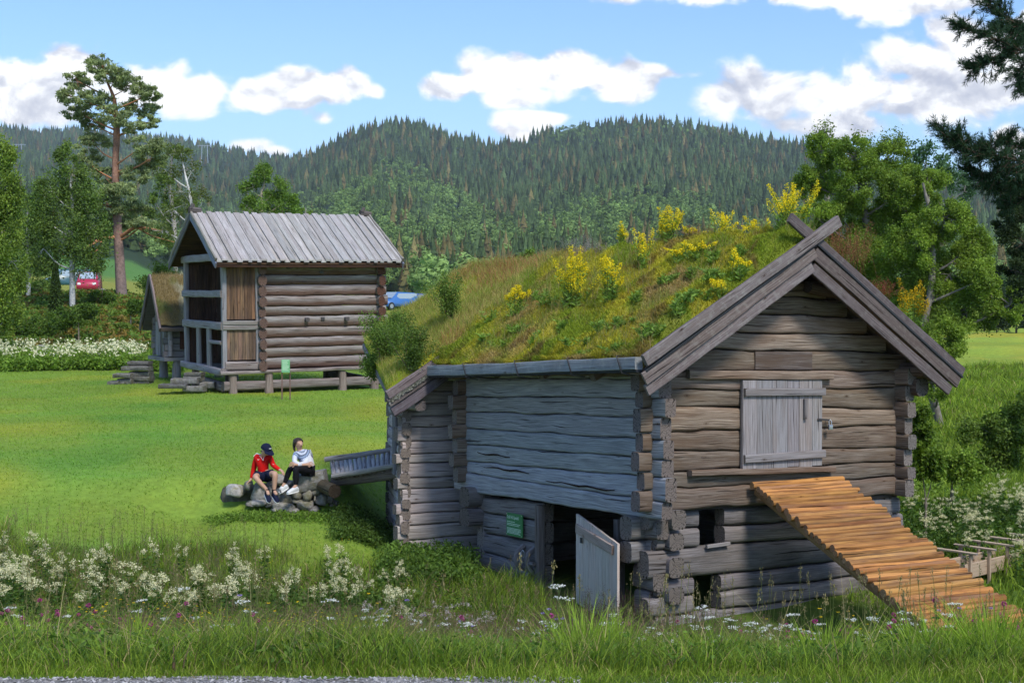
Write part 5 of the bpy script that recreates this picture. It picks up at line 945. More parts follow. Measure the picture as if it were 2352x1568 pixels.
simple_tree(2400, 30, [(2400, 700, .16), (2410, 400, .08)], [B(2330, 480, 45, 30, 30, 3000, 12), B(2300, 520, 36, 22, 30, 1800, 9), B(2350, 560, 50, 36, 30, 3000, 12), B(2330, 620, 40, 30, 30, 2200, 10), B(2400, 500, 60, 80, 30, 2600, 12), B(2345, 430, 40, 22, 30, 1800, 10), B(2370, 660, 40, 40, 30, 1500, 10)],
            name='pine_tree', label='dark pine foliage behind the near pine branches at the right edge', cat='pine tree', leaf=.09, lw=.25, pal=((.02, .035, .018), (.045, .07, .025)), mat='needle', bark=(.12, .09, .07), clump=.4, flat=.6)

# ------------------------------------------------------------------ plants on the roofs
def march(zf, px, py, inside, P=BARN):
    Pi = P.inverted(); o = np.array(Pi.translation); d = np.array(Pi.to_3x3()) @ W(px, py, 1.0)
    for t in np.arange(17, 36, .02):
        q = o + d * t
        if inside(q[0], q[1]) and q[2] < float(zf(np.array([q[0]]), np.array([q[1]]))[0]): return q
    return None
def on_roof(px, py):
    q = march(zturf, px, py, lambda x, y: -.5 < x < 5.3 and -.45 < y < 6.15)
    return q
def on_annex(px, py): return march(zan, px, py, lambda x, y: exl(y) < x < 5 and 5.75 < y < 9.7)
def tow(q): v = BARN @ Vector([float(a) for a in q]); return np.array(v)
def ridge_pt(px, x=2.5):
    best = min(np.arange(-.4, 6.1, .03), key=lambda y: abs(CX + F * tow((x, y, 4.0))[0] / tow((x, y, 4.0))[1] - px)); return np.array([x, best, float(zturf(np.array([x]), np.array([best]))[0])])
def goldenrod(q, h, w, n, lb, fl=.5, leafy=1.0, yel=(.88, .72, .03), name='goldenrod', cat='goldenrod'):
    b = tow(q); e = empty(name, b, lb, cat); ms = MB(); ml = MB(); mf = MB()
    for i in range(n):
        t0 = np.array([random.gauss(0, w * .18), random.gauss(0, w * .18), -.03]); tp = t0 + np.array([random.gauss(0, w * .32), random.gauss(0, w * .32), h * random.choice([random.uniform(.45, .8), random.uniform(.75, 1.0)])]); md = (t0 + tp) / 2 + np.array([random.gauss(0, .02), random.gauss(0, .02), .02])
        L = spline([t0, md, tp], 6); tube(ms, L, np.linspace(.006, .002, len(L)), 4, (.09, .13, .03))
        nl = int(34 * leafy); t = RNG.uniform(.05, .8, nl) ** 1.0; idx = (t * (len(L) - 1)).astype(int); dr = rvec(nl) * [1, 1, .3] + [0, 0, .45]; dr /= np.linalg.norm(dr, axis=1, keepdims=True); ln = RNG.uniform(.05, .12, nl) * (1.15 - .6 * t)
        leaves(ml, L[idx] + dr * ln[:, None] * .5, ln, ln * .26, np.array([.21, .33, .065]) * RNG.uniform(.6, 1.4, (nl, 1)), .5, dr)
        if fl > 0:
            nf = 130; t = RNG.uniform(1 - fl, 1.0, nf); p = np.array([np.interp(t * (len(L) - 1), np.arange(len(L)), L[:, a]) for a in range(3)]).T; rr = .07 * (1 - (t - (1 - fl)) / fl) ** .6 + .012; sp = np.floor(RNG.uniform(0, 7, nf)); an = sp * 2.4 + RNG.normal(0, .35, nf); r_ = rr * RNG.uniform(0, 1, nf)
            p = p + np.stack([np.cos(an) * r_, np.sin(an) * r_, r_ * .4], -1) + RNG.normal(0, .006, (nf, 3)); leaves(mf, p, .021, .018, np.array(yel) * RNG.uniform(.65, 1.2, (nf, 1)), 1.)
    ms.build('stem', M['leaf'], e); ml.build('foliage', M['leaf'], e, smooth=False)
    if fl > 0: mf.build('flowers', M['flower'], e, smooth=False)
    return e
GR = [((1318, 706), .92, .34, 15, 'largest goldenrod clump in the middle of the turf roof', .55), ((1400, 690), .66, .26, 10, 'goldenrod clump just right of the largest one', .4), ((1192, 722), .52, .18, 6, 'small goldenrod clump lower left on the turf roof', .35),
      ((1478, 620), .72, .15, 5, 'slender goldenrod with bare stem left of the domed clump', .5), ((1610, 590), .25, .3, 6, 'low scattered goldenrod in the mid upper turf', .5), ((1560, 600), .25, .2, 5, 'short goldenrod below the domed clump', .5), ((1700, 640), .42, .2, 5, 'low goldenrod above the leafy green rosettes', .35),
      ((1092, 850), .10, .12, 3, 'tiny goldenrod hanging over the eaves board', .5), ((1655, 700), .36, .12, 3, 'single low goldenrod near the barge board', .3), ((1340, 640), .3, .2, 4, 'short goldenrod behind the largest clump', .5)]
for (p, h, w, n, lb, fl) in GR:
    h *= 1.12; w *= 1.35; n = int(n * 1.5)
    q = on_roof(*p)
    if q is None: q = np.array([-.5, 4.9, 2.0])
    goldenrod(q, h, w, n, lb, fl)
for k_, (px, py) in enumerate([(1150, 800), (1200, 760), (1320, 790), (1380, 760), (1290, 760), (1560, 720), (1460, 690), (1350, 820), (1420, 810), (1530, 650), (1640, 600), (1240, 690), (1130, 740), (1590, 640), (1700, 590)]):
    q = on_roof(px, py)
    if q is not None: goldenrod(q, random.uniform(.14, .34), random.uniform(.15, .5), random.randint(4, 9), ['small leafy weed on the turf above the left end of the eaves board', 'small leafy weed below the small goldenrod clump', 'leafy weed above the middle of the eaves board', 'leafy weed halfway between ridge and eave', 'leafy weed under the largest goldenrod', 'leafy weed beside the broad rosettes', 'leafy weed right of the second goldenrod', 'low weed just over the eaves board', 'low weed near the lower barge board', 'weed in the dry patch below the domed clump', 'weed close to the upper barge board', 'weed left of the largest goldenrod', 'weed at the far left end of the stable turf', 'weed in the upper turf below the ridge flowers', 'weed near the crossed boards'][k_], 0, 1.3, name='leafy_herb', cat='herb')
for px, h, w, n, lb, fl in [(1530, .62, .34, 14, 'domed goldenrod clump standing on the ridge', .6), (1425, .50, .16, 4, 'thin pair of goldenrods on the ridge left of the domed clump', .45), (1660, .52, .30, 8, 'goldenrod clump with leafy stems on the ridge', .5), (1745, .40, .34, 7, 'broad low goldenrod on the ridge beside the tallest one', .6), (1815, .70, .42, 16, 'tallest goldenrod clump beside the crossed gable boards', .55), (1800, .22, .2, 4, 'short goldenrod close to the crossed gable boards', .5), (1590, .22, .3, 5, 'leaning goldenrod right of the domed clump', .6)]:
    goldenrod(ridge_pt(px), h * 1.1, w * 1.45, int(n * 1.5), lb, fl)
q = np.array([4.85, -.2, float(zturf(np.array([4.85]), np.array([-.2]))[0])]); goldenrod(q, .92, .42, 14, 'goldenrod clump on the right roof slope above the eave', .45, yel=(.62, .42, .02))
for p, h, w, n, lb in [((1590, 690), .24, .42, 14, 'broad leafy rosettes on the turf below the ridge'), ((1500, 770), .26, .3, 10, 'leafy herb near the lower end of the barge board'), ((1440, 745), .16, .3, 8, 'low leafy herb left of the barge board'), ((1270, 700), .22, .25, 7, 'dark leafy herb under the largest goldenrod clump'), ((1120, 780), .16, .2, 6, 'small herb above the eaves board'), ((1640, 640), .2, .4, 9, 'leafy herb high on the turf near the barge board'), ((1225, 790), .3, .08, 3, 'thin sapling above the eaves board')]:
    q = on_roof(*p)
    if q is not None: goldenrod(q, h, w * 1.8, n, lb, 0, 1.5, name='leafy_herb', cat='herb')
def wisp(q, h, w, n, lb, col, name, cat):
    b = tow(q); e = empty(name, b, lb, cat); ms = MB(); mf = MB()
    for i in range(n):
        t0 = np.array([random.gauss(0, w * .3), random.gauss(0, w * .3), -.03]); tp = t0 + np.array([random.gauss(0, w * .35), random.gauss(0, w * .35), h * random.uniform(.6, 1)]); L = spline([t0, (t0 + tp) / 2 + RNG.normal(0, .015, 3), tp], 5); tube(ms, L, .0025, 3, np.array(col) * .7)
        nf = 60; t = RNG.uniform(.4, 1, nf); p = t0 + (tp - t0) * t[:, None] + RNG.normal(0, .022, (nf, 3)); leaves(mf, p, .014, .010, np.array(col) * RNG.uniform(.6, 1.4, (nf, 1)))
    ms.build('stem', M['leaf'], e); mf.build('seed_heads', M['flower'], e, smooth=False)
wisp(np.array([3.5, -.2, float(zturf(np.array([3.5]), np.array([-.2]))[0])]), .85, .5, 60, 'tall rusty sorrel clump on the right roof slope', (.34, .15, .08), 'sorrel', 'sorrel')
wisp(np.array([4.1, -.2, float(zturf(np.array([4.1]), np.array([-.2]))[0])]), .42, .35, 24, 'low rusty sorrel on the right roof slope above the goldenrod', (.30, .10, .06), 'sorrel', 'sorrel')
wisp(ridge_pt(1345, 2.3), .5, .3, 16, 'wispy pale fireweed with fluff on the ridge', (.33, .31, .30), 'fireweed', 'fireweed'); wisp(ridge_pt(1300, 2.3), .32, .4, 14, 'wispy grey seed stalks at the far end of the ridge', (.22, .25, .2), 'seed_stalk', 'plant'); wisp(ridge_pt(1390, 2.3), .3, .3, 10, 'short pale seed stalks on the ridge', (.35, .3, .26), 'seed_stalk', 'plant'); wisp(ridge_pt(1620, 2.5), .26, .5, 20, 'rusty grasses along the ridge between the goldenrods', (.34, .19, .11), 'seed_stalk', 'plant')
for p, h, w, n, lb in [((1040, 735), .95, .42, 9, 'slender birch sapling growing high on the rear turf roof'), ((880, 830), .85, .55, 14, 'leftmost leafy shrub on the lower rear turf roof'), ((945, 850), .75, .55, 14, 'leafy shrub in the middle of the lower rear turf roof'), ((905, 780), .5, .5, 10, 'shrub higher up on the rear turf roof behind the others'), ((860, 870), .5, .3, 8, 'low shrub spilling over the left eave of the rear turf roof')]:
    q = on_annex(*p)
    if q is None:
        y_ = 7.0; q = np.array([exl(y_) + .15, y_, ezl(y_)])
    b = tow(q); e = empty('roof_shrub', b, lb, 'shrub'); ms = MB(); ml = MB(); cs = []
    for i in range(n):
        tp = np.array([random.gauss(0, w * .42), random.gauss(0, w * .42), h * random.uniform(.5, 1)]); L = spline([(0, 0, -.05), tp * .5 + RNG.normal(0, .03, 3), tp], 6); tube(ms, L, np.linspace(.012, .003, len(L)), 4, (.14, .11, .08))
        nl = 420; t = RNG.uniform(.25, 1.05, nl); pp = np.array([np.interp(t * (len(L) - 1), np.arange(len(L)), L[:, a]) for a in range(3)]).T + RNG.normal(0, .06, (nl, 3)); k = RNG.uniform(0, 1); leaves(ml, pp, .032, .026, (np.array([.10, .17, .03]) * (1 - k) + np.array([.17, .26, .05]) * k) * RNG.uniform(.7, 1.3, (nl, 1)), .5)
    ms.build('stem', M['bark'], e); ml.build('foliage', M['leaf'], e, smooth=False)
# ------------------------------------------------------------------ stone wall, steps, sign, people, flume, cars
def stone_mesh(mb, c, s, seed, ang=.16, R=None, col=(1, 1, 1)):
    r = np.random.default_rng(seed); nu, nv = 16, 10; u = np.linspace(0, 2 * math.pi, nu + 1); v = np.linspace(-math.pi / 2, math.pi / 2, nv)
    Ug, Vg = np.meshgrid(u, v, indexing='ij'); sg = lambda x, e: np.sign(x) * np.abs(x) ** e
    P = np.stack([sg(np.cos(Vg), .6) * sg(np.cos(Ug), .6), sg(np.cos(Vg), .6) * sg(np.sin(Ug), .6), sg(np.sin(Vg), .6)], -1)
    for k in range(7):
        n = r.normal(size=3); n /= np.linalg.norm(n); d = r.uniform(.72, 1.0); h = P @ n; P = P - np.clip(h - d, 0, None)[..., None] * n
    P = P * (1 + .5 * ang * fbm(P * 1.7 + seed, seed, 3))[..., None]; P[-1] = P[0]
    P = P * np.array(s) * .5
    if R is not None: P = P @ np.array(R).T
    i = np.arange(nu)[:, None] * nv + np.arange(nv - 1)[None]
    mb.add(P + c, q=np.stack([i, i + nv, i + nv + 1, i + 1], -1), col=col)
P1 = lambda x, y, Y: W(490 + .2083 * x, 967.75 + .2083 * y, Y)
wb = P1(800, 900, 27.2); sw = empty('stone_wall', wb, 'low mossy dry stone wall edging the lawn, with two people sitting on it', 'stone wall')
ST = [(235, 765, 190, 135, .0), (385, 705, 90, 90, 0), (520, 775, 230, 190, -.05), (500, 890, 200, 70, -.1), (690, 640, 200, 110, .25), (640, 730, 130, 120, .2), (795, 860, 190, 110, 0), (770, 775, 150, 100, .05), (915, 800, 135, 90, 0), (1048, 800, 130, 135, 0), (1145, 762, 120, 90, .05), (925, 862, 90, 55, 0), (1010, 912, 190, 115, -.1), (790, 942, 260, 100, -.15), (1185, 860, 160, 130, 0), (1130, 838, 45, 60, 0), (640, 900, 130, 90, 0), (1265, 760, 80, 100, .2), (1280, 850, 110, 90, .1), (330, 760, 60, 60, .1), (860, 690, 160, 80, .3), (420, 900, 110, 60, -.1), (690, 960, 110, 60, -.1), (1120, 960, 120, 60, -.1), (1330, 900, 110, 70, .2), (900, 980, 100, 50, -.15)]
U1 = .2083 * 27 / F
for k, (x, y, w, h, dd) in enumerate(ST):
    c = P1(x, y, 27.15 + dd) - wb; mb = MB(); a = random.uniform(-.2, .2); Rm = Matrix.Rotation(a, 3, 'Y'); b_ = random.uniform(.75, 1.25); col = np.array([b_, b_ * .99, b_ * .97]) * (1.7 if k in (15, 3, 0) else 1)
    stone_mesh(mb, c, (w * U1 * 1.06, random.uniform(.32, .5), h * U1 * 1.08), 50 + k, R=Rm, col=col); mb.build('stone', M['stone'], sw)
mb = MB(); a = P1(905, 660, 27.25) - wb; b = P1(1240, 605, 27.25) - wb; beam(mb, a, b, .55, .27, exp=9, rough=.02, wob=.01, seg=9, cap=0); mb.build('stone_slab', M['stone'], sw)
mb = MB(); a = P1(900, 735, 27.2) - wb; b = P1(1245, 665, 27.2) - wb; beam(mb, a, b, .5, .17, exp=9, rough=.02, wob=.01, seg=9, cap=0, col=(.8, .8, .8)); mb.build('stone_slab', M['stone'], sw)
mb = MB()
for k in range(13):
    c = P1(200 + 85 * k, 850, 27.5) - wb; stone_mesh(mb, c, (.42, .3, .55), 900 + k, col=(.5, .48, .42))
mb.build('rubble_core', M['stone'], sw)
def steps(name, lb, slabs, Y):
    x0, y0 = slabs[-1][0], slabs[-1][1]; b = W((400 + .542 * x0) * .6125, (700 + .542 * y0) * .6125, Y); e = empty(name, b, lb, 'stone steps')
    for k, (xa, y, xb, h, dd) in enumerate(slabs):
        A = W((400 + .542 * xa) * .6125, (700 + .542 * y) * .6125, Y + dd); Bq = W((400 + .542 * xb) * .6125, (700 + .542 * y) * .6125, Y + dd); hh = h * .332 * Y / F
        mb = MB(); beam(mb, A - b, Bq - b, .75, hh, exp=7, rough=.025, wob=.02, cap=0, seg=7, col=rc(.5, .85, .02)); mb.build('slab', M['stone'], e)
steps('stone_steps', 'stack of flat stone steps left of the small storehouse', [(160, 1217, 305, 26, .5), (120, 1258, 305, 30, .3), (165, 1243, 300, 22, .5), (60, 1308, 180, 30, 0), (175, 1290, 310, 34, .4), (25, 1352, 100, 26, -.1), (90, 1345, 190, 40, .1), (185, 1325, 315, 34, .4), (185, 1355, 310, 28, .4)], 50.5)
steps('stone_steps', 'wide low stone steps in front of the tall storehouse corner', [(550, 1300, 668, 30, .7), (548, 1325, 665, 34, .7), (460, 1342, 640, 40, .4), (375, 1378, 560, 30, 0), (540, 1392, 680, 40, .2), (660, 1370, 760, 50, .8)], 46.2)
# sign by the storehouse
b = W(657, 917, 44.2); e = empty('sign', b, 'green information sign on two thin posts in front of the tall storehouse', 'sign'); s_ = 44.2 / F
for dx in (-9.2, 9.2): mb = MB(); beam(mb, (dx * s_, 0, -.1), (dx * s_, 0, 65 * s_), .035, .035, up=Y3, exp=6, col=(.9, .6, .5)); mb.build('post', M['lower'], e)
mb = MB(); slab(mb, -9.5 * s_, 9.5 * s_, -.05, -.02, 62 * s_, 92 * s_); mb.build('panel', plain('pale_green_panel', (.17, .42, .20), .45, .4), e, smooth=False)
mb = MB()
for k in range(9): slab(mb, -7.5 * s_, (random.uniform(2, 7.5)) * s_, -.054, -.0505, (89 - 2.7 * k - (.8 if k else 0)) * s_, (89.9 - 2.7 * k - (.8 if k else -.4)) * s_)
mb.build('small_print', M['text'], e, smooth=False)
# flume
mb = None; O_ = W(2186, 1318, 21.2); A_ = W(2352, 1282, 22.7); u_ = (A_ - O_); u_[2] *= .3; u_ /= np.linalg.norm(u_); v_ = np.cross([0, 0, 1], u_); v_ /= np.linalg.norm(v_); fl = empty('water_flume', O_, 'new pale wooden trough with cross braces in the grass at the right edge', 'trough')
def Pf(s, t, z): return u_ * s + v_ * t + np.array([0, 0, z])
for t in (-.2, .2): mb = MB(); beam(mb, Pf(0, t, .06), Pf(3.4, t, .06), .03, .22, exp=14, wob=.002, rough=.001); mb.build('side_board', [M['frame'], M['end']], fl)
mb = MB(); beam(mb, Pf(0, 0, -.03), Pf(3.4, 0, -.03), .38, .03, exp=14, wob=.002, rough=.001); mb.build('bottom_board', [M['frame'], M['end']], fl)
for k in range(6):
    s = .12 + .55 * k; mb = MB(); beam(mb, Pf(s, .34, .33), Pf(s, -.34, .33), .07, .028, exp=12, rough=.001, wob=.001, col=(1.3, 1.35, 1.4)); mb.build('cross_brace', [M['frame'], M['end']], fl)
    for t in (-.24, .24): mb = MB(); beam(mb, Pf(s, t, -.3), Pf(s, t, .31), .045, .045, up=u_, exp=12, rough=.001, wob=.001); mb.build('post', [M['frame'], M['end']], fl)
p = W(2325, 1142, 29); mb = MB(); th = np.linspace(0, 2 * math.pi, 17); V = []; 
for r, z in ((.20, 0), (.26, .12), (.27, .12), (.25, .10), (.19, .02), (0, .02)): V.append(np.stack([r * np.cos(th), r * np.sin(th) * .7, th * 0 + z], -1))
V = np.array(V); i = np.arange(5)[:, None] * 17 + np.arange(16)[None]; mb.add(V.reshape(-1, 3), q=np.stack([i, i + 1, i + 18, i + 17], -1)); t_ = mb.build('tub', plain('turquoise_plastic', (.12, .38, .36), .5), None); t_.location = p + np.array([0, 0, .05]); tag(t_, 'small turquoise tub lying in the tall grass at the right edge', 'tub')
# cars
def car(px, py, Y, yaw, colr, lb, van=False):
    b = W(px, py, Y); b[2] = float(zg(b[0], b[1])) if False else b[2]; e = empty('parked_car', Matrix.Translation(Vector([float(x) for x in b])) @ Matrix.Rotation(yaw, 4, 'Z'), lb, 'car', 'cars parked beyond the meadow')
    pm = plain('car_paint_' + lb.split()[0], colr, .3, .5); gl = plain('car_glass', (.35, .42, .48), .1, .8)
    L, Wd, H = (4.6, 1.9, 2.0) if van else (4.3, 1.75, 1.5)
    prof = [(-L / 2, .3), (-L / 2, .8 * H * .55 + .1), (-L / 2 + .1, H * .6), (-L * .40, H * .62), (-L * .30, H * .96), (L * .12, H), (L * .28, H * .62), (L / 2 - .15, H * .52), (L / 2, H * .40), (L / 2, .3)] if not van else [(-L / 2, .35), (-L / 2, H * .97), (-L * .44, H), (L * .22, H), (L * .36, H * .62), (L / 2, H * .5), (L / 2, .35)]
    mb = MB(); n = len(prof); V = []
    for s_, k in ((-1, 1), (-.86, 1), (.86, 1), (1, 1)):
        for x, z in prof: V.append((x * (1 if abs(s_) < .9 else .985), s_ * Wd / 2 * (1 - .13 * max(0, z - H * .6) / (H * .4)), z if abs(s_) < .9 else .3 + (z - .3) * .96))
    Q = [(r * n + j, r * n + (j + 1) % n, (r + 1) * n + (j + 1) % n, (r + 1) * n + j) for r in range(3) for j in range(n)]
    c0 = len(V); V += [(0, -Wd / 2, .6), (0, Wd / 2, .6)]; T = [(c0, (j + 1) % n, j) for j in range(n)] + [(c0 + 1, 3 * n + j, 3 * n + (j + 1) % n) for j in range(n)]
    mb.add(V, q=Q, t=T); mb.build('body', pm, e)
    for s_ in (-1, 1):
        mb = MB(); y = s_ * (Wd / 2 * .93 + .012); x0, x1 = (-L * .36, L * .2) if not van else (-L * .1, L * .27); hexa(mb, [(x0 - .1, y - .01, H * .63), (x0 + .15, y * .95 - .01, H * .92), (x0 - .1, y + .01, H * .63), (x0 + .15, y * .95 + .01, H * .92), (x1, y - .01, H * .63), (x1 - .35, y * .95 - .01, H * .92), (x1, y + .01, H * .63), (x1 - .35, y * .95 + .01, H * .92)]); mb.build('side_window', gl, e, smooth=False)
    mb = MB(); xa, za, xb, zb = (L * .13, H * .975, L * .27, H * .66) if not van else (L * .235, H * .97, L * .35, H * .66); hexa(mb, [(xb, -Wd * .40, zb), (xa, -Wd * .36, za), (xb + .03, -Wd * .40, zb + .02), (xa + .03, -Wd * .36, za + .02), (xb, Wd * .40, zb), (xa, Wd * .36, za), (xb + .03, Wd * .40, zb + .02), (xa + .03, Wd * .36, za + .02)]); mb.build('windscreen', gl, e, smooth=False)
    mb = MB(); xa, za, xb, zb = (-L * .31, H * .93, -L * .395, H * .66) if not van else (-L * .5, H * .92, -L * .5, H * .6); hexa(mb, [(xb - .03, -Wd * .38, zb), (xa - .03, -Wd * .34, za), (xb, -Wd * .38, zb), (xa, -Wd * .34, za), (xb - .03, Wd * .38, zb), (xa - .03, Wd * .34, za), (xb, Wd * .38, zb), (xa, Wd * .34, za)]); mb.build('rear_window', gl, e, smooth=False)
    for sx in (-1, 1):
        for sy in (-1, 1):
            mb = MB(); tube(mb, [(sx * L * .31, sy * (Wd / 2 - .2), .33), (sx * L * .31, sy * (Wd / 2 + .02), .33)], .33, 14, cap=0); wl = mb.build('wheel', M['membrane'], e)
            mb = MB(); tube(mb, [(sx * L * .31, sy * (Wd / 2), .33), (sx * L * .31, sy * (Wd / 2 + .035), .33)], .19, 10, cap=0); mb.build('rim', M['steel'], wl)
    for sy in (-1, 1):
        mb = MB(); slab(mb, L / 2 - .03, L / 2 + .02, sy * Wd * .36 - .15, sy * Wd * .36 + .15, H * .38, H * .48); mb.build('headlight', M['white'], e); mb = MB(); slab(mb, -L / 2 - .02, -L / 2 + .02, sy * Wd * .4 - .1, sy * Wd * .4 + .1, H * .42, H * .56); mb.build('tail_light', plain('red_lens', (.5, .03, .03), .3), e)
car(912, 712, 118, math.radians(-135), (.05, .16, .42), 'bright blue parked car, the nearer one of the two right of the storehouse'); car(963, 712, 128, math.radians(-145), (.05, .10, .30), 'dark blue parked car, half hidden by the rear turf roof')
car(206, 673, 135, math.radians(-80), (.42, .03, .07), 'red van parked between the birch trunk and the pine', True); car(160, 662, 150, math.radians(-150), (.03, .10, .12), 'dark teal van parked behind the white birch trunk', True)
# ---- people
def skinfig(name, nodes, edges, mat, parent, lvl=2, M4=None):
    me = bpy.data.meshes.new(name); ks = list(nodes); me.from_pydata([nodes[k][0] for k in ks], [(ks.index(a), ks.index(b)) for a, b in edges], []); o = bpy.data.objects.new(name, me); COL.objects.link(o)
    md = o.modifiers.new('s', 'SKIN'); md.use_smooth_shade = True
    for i, k in enumerate(ks):
        r = nodes[k][1]; r = r if isinstance(r, tuple) else (r, r); me.skin_vertices[0].data[i].radius = r; me.skin_vertices[0].data[i].use_root = (i == 0)
    o.modifiers.new('b', 'SUBSURF').levels = lvl; o.modifiers['b'].render_levels = lvl
    dg = bpy.context.evaluated_depsgraph_get(); m2 = bpy.data.meshes.new_from_object(o.evaluated_get(dg)); bpy.data.objects.remove(o); m2.name = name; m2.materials.clear(); m2.materials.append(mat)
    for p in m2.polygons: p.use_smooth = True
    o2 = bpy.data.objects.new(name, m2); COL.objects.link(o2); o2.parent = parent; return o2
YB = 27.0; pp = lambda x, y, dd=0: np.array(W(551.25 + .1172 * x, 992.25 + .1172 * y, YB + dd))
skin = plain('skin', (.52, .31, .22), .5, .3); red = plain('red_fabric', (.62, .012, .010), .7, .1, .12, 6, bump=.15); navy = plain('navy_fabric', (.012, .016, .04), .8, .1, .1, 8); blk = plain('black_fabric', (.010, .010, .013), .75, .15, .1, 8); wht = plain('white_shoe_fabric', (.72, .73, .76), .6, .2, .05, 30); hair = plain('dark_brown_hair', (.035, .02, .014), .5, .4, .3, 60)
def figure(lb, N, E_, hands, cat='person', eyes=None):
    b = pp(*N['pelvis'][0]); e = empty('person', b, lb, cat); nn = {k: (tuple(pp(*v[0]) - b), v[1]) for k, v in N.items()}; ed = list(E_)
    for hnd, (wr, palm, fdir, side, curl) in hands.items():   # five fingers rooted in the palm
        w = np.array(nn[wr][0]); pm = np.array(nn[palm][0]); fd = np.array(fdir, float); fd /= np.linalg.norm(fd); sd = np.array(side, float); sd -= fd * (sd @ fd); sd /= np.linalg.norm(sd); cu = np.array(curl, float); cu /= np.linalg.norm(cu)
        for i, (off, ln) in enumerate(((-.032, .060), (-.011, .072), (.011, .068), (.032, .054))):
            r_ = pm + sd * off + fd * .012; a = pm + sd * off * 1.1 + fd * (.02 + ln * .45) + cu * .008; t = a + fd * ln * .4 + cu * ln * .45
            for q, (nm, P_, rr) in enumerate((('r', r_, .010), ('a', a, .009), ('t', t, .0075))): nn[f'{hnd}{i}{nm}'] = (tuple(P_), rr)
            ed += [(palm, f'{hnd}{i}r'), (f'{hnd}{i}r', f'{hnd}{i}a'), (f'{hnd}{i}a', f'{hnd}{i}t')]
        t1 = pm - sd * .038 - fd * .015; t2 = t1 - sd * .02 + fd * .03 + cu * .012; nn[hnd + 'T1'] = (tuple(t1), .012); nn[hnd + 'T2'] = (tuple(t2), .010); ed += [(palm, hnd + 'T1'), (hnd + 'T1', hnd + 'T2')]
    body = skinfig('body', nn, ed, skin, e); return e, b, nn, body
def sub(nn, keys, scale=1.0, add=0.0): return {k: (nn[k][0], tuple(x * scale + add for x in (nn[k][1] if isinstance(nn[k][1], tuple) else (nn[k][1],) * 2))) for k in keys}
def shoe(e, ank, toe, mat, sole, b):
    a = np.array(ank); t = np.array(toe); d = t - a; L = np.linalg.norm(d); d /= L; up = np.array([0, 0, 1.]) - d * d[2]; up /= np.linalg.norm(up); h = a - up * .02 - d * .055; mb = MB(); C = [h, h + d * .05, h + d * .12, h + d * .19, h + d * (L + .06), h + d * (L + .10)]; wd = [.055, .078, .078, .085, .088, .05]; ht = [.07, .115, .10, .075, .055, .03]
    s_ = np.cross(d, up); C = np.array([c - up * (.035 - hh / 2 + .02) for c, hh in zip(C, ht)]); sweep(mb, C, s_, up, np.array(wd), np.array(ht), 2.6, 12, 0, 0, 0, (1, 1, 1)); so_ = mb.build('shoe', mat, e)
    mb = MB(); C2 = np.array([c - up * (hh / 2 + .004) for c, hh in zip(C, ht)]); sweep(mb, C2, s_, up, np.array(wd) * 1.05, np.full(6, .022), 5, 10, 0, 0, 0, (1, 1, 1)); mb.build('sole', sole, so_)
N = {'pelvis': ((455, 842, 0), (.125, .10)), 'spine': ((450, 700, .0), (.115, .085)), 'chest': ((455, 560, -.03), (.14, .10)), 'nb': ((462, 465, -.06), .060), 'neck': ((470, 415, -.10), .048), 'jaw': ((512, 418, -.185), .058), 'skull': ((512, 340, -.15), .088), 'crown': ((508, 295, -.13), .065), 'nose': ((560, 425, -.245), .016),
     'sL': ((325, 490, .03), .055), 'eL': ((272, 700, .06), .042), 'wL': ((222, 915, .03), .028), 'hL': ((185, 965, .0), (.032, .018)), 'sR': ((585, 480, -.04), .055), 'eR': ((648, 650, -.06), .042), 'wR': ((785, 742, -.16), .028), 'hR': ((822, 758, -.19), (.032, .018)),
     'pL': ((385, 860, -.03), .088), 'kL': ((290, 868, -.36), .060), 'cL': ((380, 980, -.36), .052), 'aL': ((532, 1140, -.34), .034), 'pR': ((530, 850, -.03), .088), 'kR': ((690, 800, -.38), .060), 'cR': ((680, 960, -.36), .052), 'aR': ((668, 1150, -.36), .034), 'fL': ((560, 1235, -.42), (.035, .03)), 'fR': ((720, 1230, -.44), (.035, .03))}
Eg = [('pelvis', 'spine'), ('spine', 'chest'), ('chest', 'nb'), ('nb', 'neck'), ('neck', 'jaw'), ('jaw', 'skull'), ('skull', 'crown'), ('jaw', 'nose'), ('chest', 'sL'), ('sL', 'eL'), ('eL', 'wL'), ('wL', 'hL'), ('chest', 'sR'), ('sR', 'eR'), ('eR', 'wR'), ('wR', 'hR'), ('pelvis', 'pL'), ('pL', 'kL'), ('kL', 'cL'), ('cL', 'aL'), ('aL', 'fL'), ('pelvis', 'pR'), ('pR', 'kR'), ('kR', 'cR'), ('cR', 'aR'), ('aR', 'fR')]
e, b, nn, _ = figure('person in a red top, dark shorts and navy cap sitting on the stone wall', N, Eg, {'L': ('wL', 'hL', (-.7, -.3, -.45), (0, -1, .2), (0, -.2, -1)), 'R': ('wR', 'hR', (.6, -.3, -.6), (-.3, -1, 0), (-.5, 0, -.8))})
skinfig('top', sub(nn, ['pelvis', 'spine', 'chest', 'nb', 'sL', 'eL', 'wL', 'sR', 'eR', 'wR'], 1.13, .006), [x for x in Eg if x[0] in ('pelvis', 'spine', 'chest', 'sL', 'sR', 'eL', 'eR') and x[1] in ('spine', 'chest', 'nb', 'sL', 'eL', 'wL', 'sR', 'eR', 'wR')], red, e)
nn2 = dict(nn); 
for k, kk in (('L', 'kL'), ('R', 'kR')): p_ = np.array(nn['p' + k][0]); q_ = np.array(nn[kk][0]); nn2['m' + k] = (tuple(p_ + (q_ - p_) * .72), .088)
nn2['pelvis'] = (nn['pelvis'][0], (.125, .095))
